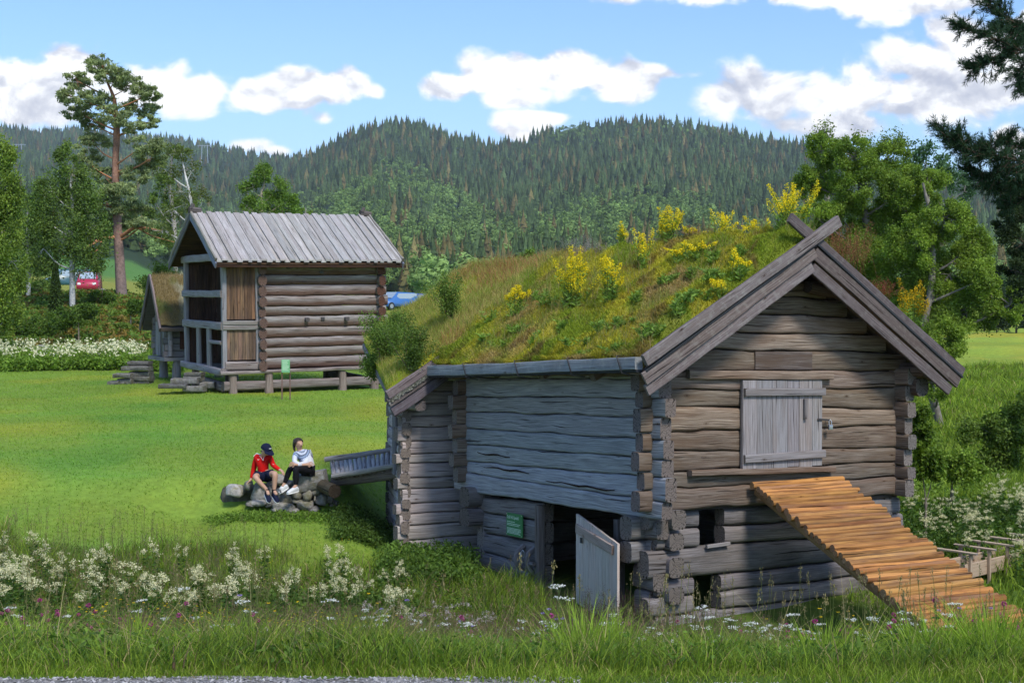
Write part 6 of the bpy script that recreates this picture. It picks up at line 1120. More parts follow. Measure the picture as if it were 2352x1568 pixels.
skinfig('shorts', sub(nn2, ['pelvis', 'pL', 'mL', 'pR', 'mR'], 1.08, .008), [('pelvis', 'pL'), ('pL', 'mL'), ('pelvis', 'pR'), ('pR', 'mR')], navy, e)
for a, t in (('aL', (575, 1290, -.46)), ('aR', (735, 1290, -.50))):
    ak = np.array(nn[a][0]) + np.array([0, 0, -.05]); shoe(e, ak, pp(*t) - b, navy, M['white'], b); mb = MB(); tube(mb, [np.array(nn[a][0]) + [0, 0, .03], ak], [.038, .042], 10, cap=0); mb.build('sock', blk, e)
def capobj(e, c, r, fwd, mat):
    fwd = np.array(fwd, float); fwd /= np.linalg.norm(fwd); up = np.array([0, 0, 1.]) - fwd * fwd[2]; up /= np.linalg.norm(up); s_ = np.cross(fwd, up); mb = MB(); th = np.linspace(0, 2 * math.pi, 25); ph = np.linspace(0, math.pi / 2, 8); P = []
    for a in ph: P.append(np.array([c + r * 1.1 * (np.cos(t) * fwd * 1.06 + np.sin(t) * s_ * .95) * math.cos(a) + up * r * 1.15 * math.sin(a) for t in th]))
    P = np.array(P); i = np.arange(7)[:, None] * 25 + np.arange(24)[None]; mb.add(P.reshape(-1, 3), q=np.stack([i, i + 1, i + 26, i + 25], -1))
    ta = np.linspace(-1.05, 1.05, 11); top = []; 
    for rr in (1.0, 1.45, 1.95): top.append([c + (np.cos(t) * fwd * rr * (1 if rr < 1.2 else 1.02) + np.sin(t) * s_ * .98 * min(rr, 1.15)) * r * 1.08 - up * (rr - 1) ** 2 * .03 for t in ta])
    for dz in (0, .008):
        V = np.array(top).reshape(-1, 3) - up * dz; i = np.arange(2)[:, None] * 11 + np.arange(10)[None]; mb.add(V, q=np.stack([i, i + 1, i + 12, i + 11], -1))
    cp = mb.build('cap', mat, e); mk = MB(); Ca = [c + up * r * .55 + (np.cos(t) * fwd + np.sin(t) * s_) * r * 1.04 + up * r * .18 * (abs(t) * 1.2) for t in (-.28, -.1, .1, .3)]; tube(mk, Ca, [.006, .010, .008, .003], 5, cap=0); mk.build('white_mark', M['white'], cp)
sk = np.array(nn['skull'][0]); capobj(e, sk + np.array([0.0, 0, .012]), .098, (.75, -.62, -.42), navy)
mb = MB(); tube(mb, [sk + [-.075, .03, -.02], sk + [-.07, .035, -.07]], [.035, .022], 8, cap=0); mb.build('hair', hair, e)
for dx, dy in ((.018, -.004), (-.028, -.035)): mb = MB(); stone_mesh(mb, np.array(nn['jaw'][0]) + [.038 + dx, -.045 + dy * .3, .035], (.014, .008, .008), 3, 0); mb.build('eye', blk, e)
ch = np.array(nn['chest'][0]); nb = np.array(nn['nb'][0])
mb = MB(); tube(mb, spline([nb + [-.07, -.05, .01], nb + [-.02, -.10, -.03], nb + [.012, -.118, -.075], nb + [.018, -.112, -.03], nb + [.026, -.085, .005]], 4), .004, 5); mb.build('zip_piping', M['white'], e)
mb = MB(); tube(mb, [ch + [-.085, -.128, .045], ch + [-.075, -.134, .032], ch + [-.045, -.138, .045]], [.004, .008, .002], 5); mb.build('white_mark', M['white'], e)
mb = MB(); a = np.array(nn['sL'][0]); tube(mb, [nb + [-.06, -.0, .03], a + [-.0, -.005, .072], a + [-.055, -.01, .02]], [.008, .010, .006], 5); mb.build('shoulder_stripe', M['white'], e)
mb = MB(); a = np.array(nn['eR'][0]); tube(mb, [a + [.0, -.045, .03], a + [.03, -.05, .022]], [.006, .003], 5); mb.build('white_mark', M['white'], e)
mb = MB(); h_ = np.array(nn['hR'][0]); tube(mb, [h_ + [0.0, -.02, .01], h_ + [.01, -.03, -.09]], [.006, .004], 6, cap=0); mb.build('twig', M['bark'], e)
# second person
N = {'pelvis': ((1370, 735, .05), (.13, .11)), 'spine': ((1330, 620, .02), (.105, .085)), 'chest': ((1240, 470, -.02), (.125, .095)), 'nb': ((1180, 365, -.02), .055), 'neck': ((1160, 315, -.03), .042), 'jaw': ((1170, 262, -.065), .052), 'skull': ((1140, 200, -.02), .082), 'crown': ((1130, 165, .0), .06), 'nose': ((1222, 240, -.12), .013), 'ear': ((1085, 265, -.055), .016),
     'sL': ((1085, 420, -.10), .048), 'eL': ((1062, 590, -.20), .036), 'wL': ((1200, 640, -.26), .026), 'hL': ((1345, 628, -.17), (.030, .017)), 'sR': ((1330, 400, .04), .050), 'eR': ((1290, 610, -.10), .040), 'wR': ((1110, 640, -.34), .027), 'hR': ((1050, 620, -.36), (.030, .017)),
     'pL': ((1330, 745, -.02), .092), 'kL': ((985, 700, -.22), .058), 'cL': ((930, 850, -.2), .050), 'aL': ((868, 1010, -.20), .033), 'pR': ((1370, 750, .0), .095), 'kR': ((1095, 712, -.38), .062), 'cR': ((1098, 880, -.36), .054), 'aR': ((1095, 1050, -.36), .034), 'fL': ((820, 1075, -.24), (.034, .026)), 'fR': ((1030, 1105, -.44), (.034, .026))}
Eg2 = [x for x in Eg] + [('jaw', 'ear')]
e, b, nn, _ = figure('person with a dark ponytail, patterned white sweater and black leggings, sitting on the wall', N, Eg2, {'L': ('wL', 'hL', (.9, .1, .15), (0, .2, 1), (.2, .8, 0)), 'R': ('wR', 'hR', (-.9, -.2, .1), (0, 0, 1), (-.2, .3, -.6))})
m, nt, o = mat_base('patterned_wool'); tco = nd(nt, 'ShaderNodeTexCoord').outputs['Object']; nb = nn['nb'][0]
dv_ = nd(nt, 'ShaderNodeVectorMath', {0: tco, 1: nb}, operation='SUBTRACT').outputs[0]; dl_ = nd(nt, 'ShaderNodeVectorMath', {0: dv_}, operation='LENGTH').outputs['Value']; sp = nd(nt, 'ShaderNodeSeparateXYZ', {0: dv_})
an_ = mth(nt, 'ARCTAN2', sp.outputs[2], sp.outputs[0]); zz = mth(nt, 'MULTIPLY', mth(nt, 'PINGPONG', mth(nt, 'MULTIPLY', an_, 5.0), .5), .035); dd_ = mth(nt, 'ADD', dl_, zz)
rings = ramp(nt, dd_, [(0.0, (.55, .62, .74)), (.085, (.55, .62, .74)), (.095, (.10, .14, .24)), (.112, (.62, .68, .8)), (.135, (.06, .08, .14)), (.155, (.35, .45, .62)), (.175, (.10, .14, .24)), (.19, (.60, .66, .78)), (.215, (.66, .68, .73))], 'CONSTANT')
bsdf(nt, o, rings, .95, None, .05); wool = m
skinfig('sweater', sub(nn, ['pelvis', 'spine', 'chest', 'nb', 'sL', 'eL', 'wL', 'sR', 'eR', 'wR'], 1.14, .010), [x for x in Eg if x[0] in ('pelvis', 'spine', 'chest', 'sL', 'sR', 'eL', 'eR') and x[1] in ('spine', 'chest', 'nb', 'sL', 'eL', 'wL', 'sR', 'eR', 'wR')], wool, e)
nn2 = dict(nn); nn2['pelvis'] = (nn['pelvis'][0], (.115, .10)); skinfig('leggings', sub(nn2, ['pelvis', 'pL', 'kL', 'cL', 'aL', 'pR', 'kR', 'cR', 'aR'], 1.05, .005), [x for x in Eg if x[0] in ('pelvis', 'pL', 'kL', 'cL', 'pR', 'kR', 'cR') and x[1][0] in 'pkca'], blk, e)
for a, t in (('aL', (770, 1110, -.26)), ('aR', (960, 1120, -.52))): shoe(e, np.array(nn[a][0]) + [0, 0, -.035], pp(*t) - b, wht, M['white'], b)
sk = np.array(nn['skull'][0]); jw = np.array(nn['jaw'][0]); mb = MB(); P = spline([sk + [-.06, .05, .05], sk + [-.075, .03, .03], sk + [-.085, .02, -.05], sk + [-.075, .0, -.12], sk + [-.055, -.02, -.18]], 4); tube(mb, P, np.interp(np.linspace(0, 1, len(P)), [0, .1, .4, .8, 1], [.02, .03, .028, .022, .006]), 8, cap=0)
th = np.linspace(0, 2 * math.pi, 21); ph = np.linspace(-.35, math.pi / 2, 8); ax = np.array([-.55, .55, .62]); ax /= np.linalg.norm(ax); s1 = np.cross(ax, [0, 0, 1.]); s1 /= np.linalg.norm(s1); s2 = np.cross(ax, s1); P = np.array([[sk + .096 * ((np.cos(t) * s1 + np.sin(t) * s2) * math.cos(a) + ax * math.sin(a)) for t in th] for a in ph]); i = np.arange(7)[:, None] * 21 + np.arange(20)[None]; mb.add(P.reshape(-1, 3), q=np.stack([i, i + 1, i + 22, i + 21], -1)); mb.build('hair', hair, e)
for dx, dy in ((.055, -.050), (.01, -.075)): mb = MB(); stone_mesh(mb, jw + [dx, dy, .042], (.016, .008, .008), 3, 0); mb.build('eye', blk, e)
mb = MB(); stone_mesh(mb, jw + [.040, -.048, -.018], (.03, .012, .008), 5, 0); mb.build('lips', plain('lips', (.42, .14, .12), .5), e)
# rocks on the knoll
for px, py, s_, lb in ((100, 790, .9, 'grey boulder at the foot of the knoll near the white flowers'), (215, 771, .7, 'small dark rock on the brown patch of the knoll'), (235, 668, 1.0, 'pale grey boulder beside the red van'), (60, 775, .5, 'small rock low on the left knoll')):
    Y = 62 if py > 760 else 100; c = W(px, py, Y); c[2] = float(zg(c[0], c[1])); mb = MB(); stone_mesh(mb, np.zeros(3), (s_, s_ * .8, s_ * .7), int(px), .3); o = mb.build('boulder', M['stone'], None); o.location = c + np.array([0, 0, s_ * .15]); tag(o, lb, 'boulder')

# ------------------------------------------------------------------ meadow
BI = np.array(BARN.inverted())
def clear(x, y, ramp_=True):
    z = zg(x, y); P = np.stack([x, y, z, np.ones_like(x)], -1) @ BI.T; a, b_ = P[:, 0], P[:, 1]
    inb = (a > -.12) & (a < 5.0) & (b_ > -.1) & (b_ < 9.6); 
    if ramp_: inb |= (a > 1.62) & (a < 3.5) & (b_ < .1) & (b_ > -2.7)
    return ~inb, a, b_
def scat(n, y0, y1, p0=-300, p1=2650, pw=2.0):
    y = (RNG.uniform(y0 ** pw, y1 ** pw, n)) ** (1 / pw); px = RNG.uniform(p0, p1, n); x = (px - CX) / F * y; k, a, b_ = clear(x, y); return x[k], y[k], px[k]
def grass(name, lb, parts):
    mb = MB()
    for (n, y0, y1, p0, p1, h0, h1, w, cols, lean, msk) in parts:
        x, y, px = scat(n, y0, y1, p0, p1)
        if msk is not None: k = msk(x, y, px); x, y, px = x[k], y[k], px[k]
        n = len(x); cl = fbm(np.stack([x / .7, y / 1.0], -1), 501, 3); hh = RNG.uniform(h0, h1, n) * (1 + 1.1 * cl).clip(.35, 2); ci = np.array([c for c, _ in cols]); pr = np.array([p for _, p in cols]); ix = RNG.choice(len(cols), n, p=pr / pr.sum())
        col = ci[ix] * RNG.uniform(.75, 1.3, (n, 1)) * (1 + .25 * fbm(np.stack([x / 1.6, y / 1.6], -1), 503, 3)[:, None]); mnl = RNG.normal(0, lean, (n, 3)) * [1, 1, .15] + np.array([.06, 0, 0])
        blades(mb, np.stack([x, y, zg(x, y) - .01], -1), hh, w * RNG.uniform(.7, 1.4, n), mnl, np.clip(col, 0, 1))
    return tag(mb.build(name, M['grass'], None, smooth=False), lb, 'grass', kind='stuff')
G1, G2, G3, ST_, RD = (.15, .235, .026), (.25, .34, .040), (.09, .155, .028), (.40, .32, .14), (.20, .12, .09)
edg = lambda x: np.interp(x, [-9, -1.2, -.1, .4, 9], [6.03, 6.08, 6.06, 5.94, 5.8])
offroad = lambda x, y, px: y > edg(x) + .06 + .12 * vnoise(np.stack([x * 1.7, y * 0], -1), 9)
lowm = lambda x, y, px: (y > edg(x) - .02 + .1 * vnoise(np.stack([x * 2.7, y * 0], -1), 19))
grass('verge_grass', 'tall green meadow grass on the bank in the foreground', [
    (30000, 5.9, 7.0, -200, 2600, .03, .10, .004, [(G1, 4), (G2, 5), (ST_, .8)], .5, lowm),
    (62000, 6.2, 9.5, -200, 2600, .10, .27, .005, [(G1, 5), (G2, 4), (G3, 3.5), (ST_, .9), (RD, .5)], .45, offroad),
    (60000, 8.5, 13.5, -300, 2650, .10, .24, .006, [(G1, 5), (G2, 3), (G3, 4), (ST_, 1.2), (RD, 1.0)], .45, None),
    (45000, 13, 18.5, -300, 2650, .08, .22, .008, [(G1, 5), (G2, 4), (G3, 3), (ST_, .5), (RD, .5)], .35, lambda x, y, px: ~((px > 1100) & (px < 2000) & (y > 16.5) & (RNG.uniform(0, 1, len(x)) < .5))),
    (40000, 17, 25, -300, 1250, .14, .36, .011, [(G1, 5), (G2, 3), (G3, 3), (ST_, .5), (RD, .8)], .35, lambda x, y, px: y < 24.0 - .9 * np.clip((px - 500) / 200, 0, 1) + 1.2 * vnoise(np.stack([x, y * 0], -1), 29)),
    (36000, 16, 34, 1950, 2650, .16, .42, .018, [(G1, 5), (G2, 6), (G3, 2)], .35, None),
    (42000, 30, 62, 2020, 2550, .14, .42, .032, [(G1, 4), (G2, 7), (G3, 1), (ST_, .5)], .35, None)])
mb = MB()
for (px, Y, h, nb_) in [(1340, 7.0, .42, 260), (1420, 7.4, .40, 200), (850, 7.6, .3, 160), (1900, 7.2, .34, 220), (2150, 7.0, .4, 260), (2290, 6.8, .45, 260), (1650, 7.3, .3, 200), (620, 7.8, .34, 160), (300, 7.5, .36, 160), (1100, 8.2, .34, 150), (2050, 8.5, .4, 200), (60, 8.4, .4, 160), (1560, 9.0, .4, 160), (480, 10, .4, 140), (1750, 10.5, .4, 150), (980, 11, .45, 140)]:
    c = W(px, 700, Y); n = nb_; x = c[0] + RNG.normal(0, .07, n); y = c[1] + RNG.normal(0, .07, n); ln = np.stack([x - c[0], y - c[1], 0 * x], -1) * 4 + RNG.normal(0, .2, (n, 3)) * [1, 1, 0]
    blades(mb, np.stack([x, y, zg(x, y) - .01], -1), RNG.uniform(.5, 1.1, n) * h, .0065, ln, np.clip(np.array([.24, .35, .04]) * RNG.uniform(.75, 1.25, (n, 1)), 0, 1))
tag(mb.build('grass_tussocks', M['grass'], None, smooth=False), 'bright arching grass tussocks standing out of the verge', 'grass', kind='stuff')
# fountain of broad blades and seed stalks
def stalks(name, lb, n, y0, y1, p0, p1, h0, h1, headcol, hl=.09, group=None, nh=26):
    x, y, px = scat(n, y0, y1, p0, p1); mb = MB(); n = len(x); mf = MB(); z = zg(x, y)
    for i in range(n):
        h = random.uniform(h0, h1); b_ = np.array([x[i], y[i], z[i]]); tp = b_ + [random.gauss(0, .08) * h, random.gauss(0, .05) * h, h]; tube(mb, [b_, (b_ + tp) / 2 + RNG.normal(0, .01, 3), tp], [.0028, .0022, .0016], 3, (.20, .22, .07)); d_ = (tp - b_) / h; t = RNG.uniform(-1, .1, nh); c = tp + d_ * (t * hl)[:, None] + RNG.normal(0, hl * .09, (nh, 3)); leaves(mb, c, .014, .006, np.array(headcol) * RNG.uniform(.7, 1.3, (nh, 1)), .4, np.tile(d_, (nh, 1)) + RNG.normal(0, .3, (nh, 3)))
    return tag(mb.build(name, M['grass'], None, smooth=False), lb, 'seed grass', kind='stuff')
stalks('seed_grass', 'thin stalks with seed heads in the nearest verge', 90, 6.8, 9.5, 0, 2340, .30, .60, (.28, .23, .11), .07)
stalks('seed_grass', 'tall thin grass stalks with straw coloured seed heads', 150, 9, 15, 1350, 2330, .45, .85, (.30, .24, .13)); stalks('seed_grass', 'tall brownish grass stalks over the left meadow', 260, 10, 22, -100, 1350, .40, .85, (.26, .19, .11)); stalks('fine_brown_grass', 'haze of fine reddish brown grass panicles in the left middle meadow', 1500, 11, 18, 500, 1800, .30, .55, (.20, .115, .095), .14, nh=20)
stalks('fine_brown_grass', 'reddish brown grass haze nearer the road', 1300, 8.0, 12.5, 250, 1750, .20, .42, (.24, .15, .11), .12, nh=18)
stalks('fine_brown_grass', 'fine brownish panicles along the far left meadow edge', 500, 18, 24, -100, 700, .5, .9, (.24, .19, .12), .16, nh=24)
tag(stalks('plum_grass', 'dark plum coloured grass in the shade before the stable door', 0 or 420, 17.4, 20, 1235, 1500, .30, .62, (.10, .045, .055), .25, nh=40), kind='stuff')
# leafy undergrowth
def under(name, lb, n, y0, y1, p0, p1, h, lf, cols, msk=None, cat='undergrowth', k=26):
    x, y, px = scat(n, y0, y1, p0, p1)
    if msk is not None: q = msk(x, y, px); x, y = x[q], y[q]
    n = len(x); z = zg(x, y); hh = RNG.uniform(.5, 1, n) * h; c = np.repeat(np.stack([x, y, z], -1), k, 0); t = RNG.uniform(.1, 1, n * k) ** .8; c = c + np.stack([RNG.normal(0, .10, n * k), RNG.normal(0, .10, n * k), t * np.repeat(hh, k)], -1); ci = np.array(cols)[RNG.integers(0, len(cols), n)]
    mb = MB(); leaves(mb, c, lf * RNG.uniform(.6, 1.4, n * k), lf * .5, np.repeat(ci, k, 0) * RNG.uniform(.7, 1.35, (n * k, 1)), .8); return tag(mb.build(name, M['leaf'], None, smooth=False), lb, cat, kind='stuff')
under('leafy_undergrowth', 'leafy herbs and nettles along the foot of the rear barn', 520, 21.8, 24.4, 880, 1080, .42, .075, [(.07, .13, .02), (.11, .19, .03)])
under('leafy_undergrowth', 'dark leafy weeds behind the white flowers in the left meadow', 900, 17.0, 20.5, 560, 960, .36, .075, [(.07, .125, .022), (.11, .18, .03)])
under('leafy_undergrowth', 'mixed green herbs under the flowers of the left meadow', 4200, 10, 22, -300, 1100, .30, .055, [(.09, .15, .025), (.13, .21, .03), (.18, .25, .04), (.20, .15, .07)], k=18)
under('leafy_undergrowth', 'low clover and plantain leaves in the near verge', 3600, 6.4, 11.0, -100, 2500, .16, .035, [(.07, .14, .02), (.13, .22, .03)], k=14)
under('leafy_undergrowth', 'weeds on the right bank between stable and bushes', 500, 25, 34, 2060, 2500, .30, .08, [(.17, .27, .04), (.22, .33, .05)])
under('leafy_undergrowth', 'green leaves under the white flowers on the right bank', 1500, 22.8, 26.5, 2050, 2600, .5, .08, [(.06, .12, .018), (.10, .17, .025)])
under('leafy_undergrowth', 'shaded weeds in the hollow beneath the log bridge', 500, 25.2, 27.0, 770, 905, .25, .06, [(.07, .12, .02), (.10, .17, .03)], msk=lambda x, y, px: (px > 660) if False else np.ones(len(x), bool))
under('leafy_undergrowth', 'green growth at the foot of the stone wall', 200, 26.3, 26.8, 480, 780, .10, .05, [(.13, .22, .03), (.17, .28, .04)])
under('knoll_growth', 'ferns, berry bushes and weeds covering the left knoll', 2600, 60, 88, -200, 430, .35, .20, [(.11, .19, .03), (.16, .24, .04), (.22, .17, .04)], msk=lambda x, y, px: fbm(np.stack([x / 4, y / 4], -1), 61, 2) > -.25)
under('hedge_growth', 'dark leafy thicket along the far side of the left meadow', 900, 88, 100, -250, 120, 1.0, .3, [(.10, .17, .03), (.14, .21, .04)])
under('reeds', 'green herbs in the flower strip before the knoll', 2600, 57.2, 61, -250, 420, .62, .14, [(.15, .25, .035), (.21, .33, .05)])
under('far_thicket', 'band of bushes along the far edge of the lawn behind the storehouse', 2600, 125, 180, 820, 1250, 1.6, .4, [(.09, .16, .03), (.14, .22, .04)])
mb = MB(); x, y, px = scat(1500, 6.4, 12, -100, 2450); n = len(x); blades(mb, np.stack([x, y, zg(x, y)], -1), RNG.uniform(.15, .45, n), .0035, RNG.normal(0, .75, (n, 3)) * [1, 1, .3], np.array([.46, .38, .19]) * RNG.uniform(.6, 1.2, (n, 1)))
tag(mb.build('dry_grass', M['grass'], None, smooth=False), 'bent straw coloured stems lying through the verge', 'grass', kind='stuff')
mb = MB(); x, y, px = scat(170, 6.5, 8.8, 0, 2352); k = 7; c = np.repeat(np.stack([x, y, zg(x, y) + .05], -1), k, 0); an = RNG.uniform(0, 6.28, len(c)); dr = np.stack([np.cos(an), np.sin(an), RNG.uniform(.2, .9, len(c))], -1); dr /= np.linalg.norm(dr, axis=1, keepdims=True); ln = RNG.uniform(.08, .17, len(c)); leaves(mb, c + dr * ln[:, None] * .5, ln, ln * .33, np.array([.13, .22, .035]) * RNG.uniform(.7, 1.4, (len(c), 1)), .7, dr)
tag(mb.build('broad_leaves', M['leaf'], None, smooth=False), 'broad dock and plantain leaves low in the verge', 'leaves', kind='stuff')
# flowers: individual plants are copies of a few models
def proto(kind):
    e = empty(kind, (0, 0, -50)); ms = MB(); mf = MB()
    if kind == 'meadowsweet':
        for s in range(2):
            tp = np.array([random.gauss(0, .05), random.gauss(0, .05), random.uniform(.6, .8)]); tube(ms, [(0, 0, 0), tp * .5 + [.01, 0, 0], tp], [.004, .003, .002], 4, (.10, .14, .04)); n = 40; t = RNG.uniform(.1, .85, n); dr = rvec(n) * [1, 1, .4]; leaves(ms, tp * t[:, None] + dr * .05, .07, .03, np.array([.06, .12, .02]) * RNG.uniform(.7, 1.4, (n, 1)), .6, dr)
            for q in range(random.randint(4, 6)):
                c = tp + np.array([random.gauss(0, .045), random.gauss(0, .045), random.uniform(-.10, .06)]); n = 26; p = c + RNG.normal(0, .019, (n, 3)) * [1, 1, .7]; leaves(mf, p, .017, .014, np.array([.76, .72, .46]) * RNG.uniform(.75, 1.1, (n, 1)), 1.2)
    elif kind == 'yarrow':
        for s in range(random.randint(1, 2)):
            tp = np.array([random.gauss(0, .06), random.gauss(0, .06), random.uniform(.32, .46)]); tube(ms, [(0, 0, 0), tp * .5 + [.008, 0, 0], tp - [0, 0, .03]], [.003, .002, .002], 4, (.12, .16, .06)); n = 16; t = RNG.uniform(.05, .6, n); dr = rvec(n) * [1, 1, .3]; leaves(ms, tp * t[:, None] + dr * .02, .05, .010, (.09, .15, .04), .6, dr)
            for q in range(10):
                o_ = np.array([random.gauss(0, .022), random.gauss(0, .022), random.gauss(0, .004)]); tube(ms, [tp - [0, 0, .035], tp + o_], .001, 3, (.12, .16, .06)); n = 12; leaves(mf, tp + o_ + RNG.normal(0, .006, (n, 3)) * [1, 1, .4], .008, .007, np.array([.80, .80, .80]) * RNG.uniform(.8, 1.05, (n, 1)), 2.)
    elif kind == 'red_clover':
        tp = np.array([random.gauss(0, .03), random.gauss(0, .03), random.uniform(.22, .34)]); tube(ms, [(0, 0, 0), tp * .5, tp], [.0025, .002, .002], 4, (.10, .17, .04)); n = 9; t = RNG.uniform(.2, .9, n); dr = rvec(n) * [1, 1, .3]; leaves(ms, tp * t[:, None] + dr * .015, .028, .016, (.08, .16, .03), .8, dr)
        n = 60; d_ = rvec(n) * [1, 1, .9]; leaves(mf, tp + d_ * .010 + [0, 0, .006], .011, .005, np.array([.42, .07, .24]) * RNG.uniform(.6, 1.35, (n, 1)), .2, d_)
    elif kind == 'scabious':
        tp = np.array([random.gauss(0, .03), random.gauss(0, .03), random.uniform(.42, .55)]); tube(ms, [(0, 0, 0), tp * .5, tp], [.0022, .002, .0015], 4, (.12, .17, .06)); n = 46; d_ = rvec(n) * [1, 1, .35]; leaves(mf, tp + d_ * .014, .016, .006, np.array([.34, .25, .58]) * RNG.uniform(.7, 1.2, (n, 1)), 1., d_)
    elif kind == 'hawkbit':
        for s in range(3):
            tp = np.array([random.gauss(0, .07), random.gauss(0, .07), random.uniform(.32, .52)]); tube(ms, [(0, 0, 0), tp * .5, tp], [.002, .002, .0015], 3, (.12, .17, .05)); n = 12; d_ = rvec(n) * [1, 1, .25]; leaves(mf, tp + d_ * .009, .016, .008, np.array([.78, .56, .02]) * RNG.uniform(.8, 1.1, (n, 1)), 1.5, d_)
    elif kind == 'white_clover':
        tp = np.array([random.gauss(0, .02), random.gauss(0, .02), random.uniform(.10, .18)]); tube(ms, [(0, 0, 0), tp * .5, tp], .0015, 3, (.10, .17, .04)); n = 26; d_ = rvec(n); leaves(mf, tp + d_ * .007, .008, .004, np.array([.72, .68, .62]) * RNG.uniform(.7, 1.1, (n, 1)), .4, d_)
    elif kind == 'valerian':
        tp = np.array([random.gauss(0, .05), random.gauss(0, .05), random.uniform(.45, .6)]); tube(ms, [(0, 0, 0), tp * .5, tp], .002, 3, (.12, .13, .07))
        for q in range(4): n = 16; leaves(mf, tp + np.array([random.gauss(0, .025), random.gauss(0, .025), random.uniform(-.05, .02)]) + RNG.normal(0, .009, (n, 3)), .010, .008, np.array([.60, .50, .50]) * RNG.uniform(.7, 1.2, (n, 1)), .8)
    a = ms.build('stem', M['leaf'], e, smooth=False); b_ = mf.build('flower_head', M['flower'], e, smooth=False); return e
def plantset(kind, cat, lb, grp, spec):
    pr = [proto(kind) for _ in range(4)]; used = [False] * 4
    for (n, y0, y1, p0, p1, s0, s1) in spec:
        x, y, px = scat(n, y0, y1, p0, p1, 1.6)
        for i in range(len(x)):
            k = random.randrange(4); o = pr[k] if not used[k] else copy_tree(pr[k]); used[k] = True
            o.location = (x[i], y[i], float(zg(x[i], y[i]))); o.rotation_euler = (0, 0, random.uniform(0, 6.28)); sc = random.uniform(s0, s1); o.scale = (sc,) * 3; tag(o, lb, cat, grp)
plantset('meadowsweet', 'meadowsweet', 'cream white meadowsweet plant in the flowering left meadow', 'meadowsweet in the left meadow', [(68, 15.5, 21.5, -60, 560, .7, 1.25), (12, 17, 22, 540, 800, .7, 1.1), (22, 17.5, 22, 740, 960, .7, 1.1)])
plantset('meadowsweet', 'meadowsweet', 'cream white meadowsweet plant on the right bank behind the ramp', 'meadowsweet on the right bank', [(56, 21.0, 26.5, 2055, 2420, .75, 1.15)])
plantset('yarrow', 'yarrow', 'white flat topped yarrow in the foreground meadow', 'yarrow in the foreground', [(14, 7.6, 9.5, 300, 2300, .8, 1.1), (22, 9.5, 13, 820, 1280, .9, 1.2), (26, 10, 14.5, 1280, 1800, .9, 1.2), (22, 9, 13.5, 1700, 2100, .9, 1.3), (10, 8, 12, 0, 900, .8, 1.1)])
plantset('red_clover', 'clover', 'purple red clover head in the foreground grass', 'red clover in the foreground', [(22, 7.0, 9.0, 0, 2340, .9, 1.2), (16, 8.5, 11.5, 0, 260, 1, 1.3), (26, 9, 12.5, 1800, 2080, 1, 1.4), (14, 7.4, 10, 1950, 2350, 1, 1.4), (14, 7.5, 11, 250, 1750, .9, 1.2)])
plantset('white_clover', 'clover', 'small white clover head low in the verge grass', 'white clover in the verge', [(24, 6.9, 9, 100, 950, .9, 1.3), (18, 6.9, 9, 1450, 2000, .9, 1.3)])
plantset('scabious', 'scabious', 'pale violet scabious on a thin stem in the meadow', 'scabious in the meadow', [(6, 11, 14, 1180, 1320, 1, 1.1), (9, 10, 14, 450, 1100, .8, 1.1), (3, 10, 12, 2100, 2340, 1, 1.1)])
plantset('hawkbit', 'hawkbit', 'small bright yellow hawkbit in the left meadow', 'yellow hawkbits in the meadow', [(130, 8.5, 16.5, 200, 950, .6, .95), (8, 10.5, 12.5, 1750, 2000, .9, 1.1), (12, 20, 24, 350, 950, .8, 1.0)])
plantset('valerian', 'valerian', 'faded pinkish white flower head near the stable corner', 'faded flowers near the stable corner', [(60, 13.5, 18.5, 830, 1120, .8, 1.1), (12, 14, 17, 1120, 1420, .7, .9)])
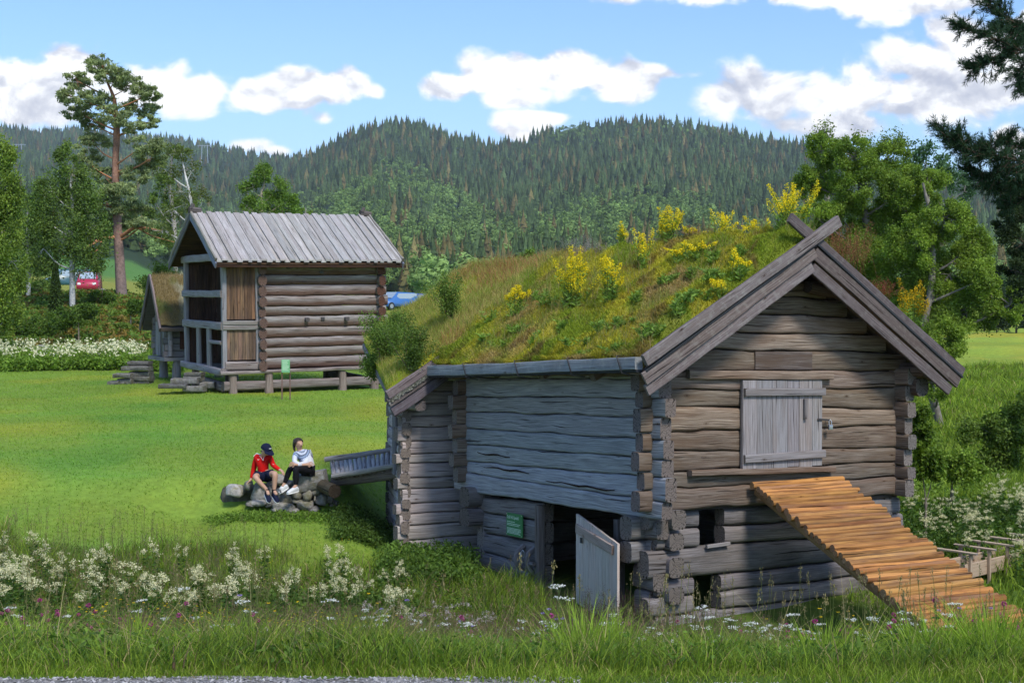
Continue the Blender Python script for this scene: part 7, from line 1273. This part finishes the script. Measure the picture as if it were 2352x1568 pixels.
# distant flower strip (too many and too small to count)
mb = MB(); n = 300; x, y, px = scat(n, 57.4, 60.5, -200, 330); k = 9; c = np.repeat(np.stack([x, y, zg(x, y) + .72 + RNG.uniform(-.12, .2, len(x))], -1), k, 0) + RNG.normal(0, .09, (len(x) * k, 3)) * [1, 1, .8]; leaves(mb, c, .10, .08, np.array([.78, .76, .52]) * RNG.uniform(.75, 1.1, (len(c), 1)), 1.)
tag(mb.build('distant_meadowsweet', M['flower'], None, smooth=False), 'strip of cream white flowers below the knoll', 'flowers', kind='stuff')
# lawn: short turf
mb = MB(); n = 90000; y = RNG.uniform(23.5 ** 1.3, 57.5 ** 1.3, n) ** (1 / 1.3); px = RNG.uniform(-250, 1200, n); x = (px - CX) / F * y; k, a, b_ = clear(x, y); SI = np.array(STORE.inverted()); Pq = np.stack([x, y, 0 * x - 2, 0 * x + 1], -1) @ SI.T; k &= ~((Pq[:, 0] > 0) & (Pq[:, 0] < 5.5) & (Pq[:, 1] > 0) & (Pq[:, 1] < 5)); x, y, px = x[k], y[k], px[k]
base = zone(px[:, None], y[:, None], x[:, None])[:, 0]; hh = RNG.uniform(.025, .06, len(x)) * np.interp(y, [24, 27, 57], [1.3, 1, 1.3]); blades(mb, np.stack([x, y, zg(x, y) - .005], -1), hh, .02, RNG.normal(0, .5, (len(x), 3)) * [1, 1, .2], np.clip(base * RNG.uniform(1.05, 1.4, (len(x), 1)), 0, 1)); tag(mb.build('lawn_turf', M['grass'], None, smooth=False), 'short mown turf of the lawn', 'grass', kind='stuff')
# ------------------------------------------------------------------ the air between here and the hills
mb = MB(); slab(mb, -3300, 3600, -40, 4900, -12, 345); hz_ = mb.build('haze', None or plain('unused', (1, 1, 1)), None, smooth=False); m = bpy.data.materials.new('haze_air'); m.use_nodes = True; m.node_tree.nodes.clear()
v = nd(m.node_tree, 'ShaderNodeVolumePrincipled', {'Color': (.82, .90, 1.0, 1), 'Density': .00010, 'Anisotropy': .2}); o = nd(m.node_tree, 'ShaderNodeOutputMaterial'); m.node_tree.links.new(v.outputs[0], o.inputs['Volume'])
hz_.data.materials.clear(); hz_.data.materials.append(m); tag(hz_, 'thin bluish air in front of the hills', 'haze', kind='stuff')
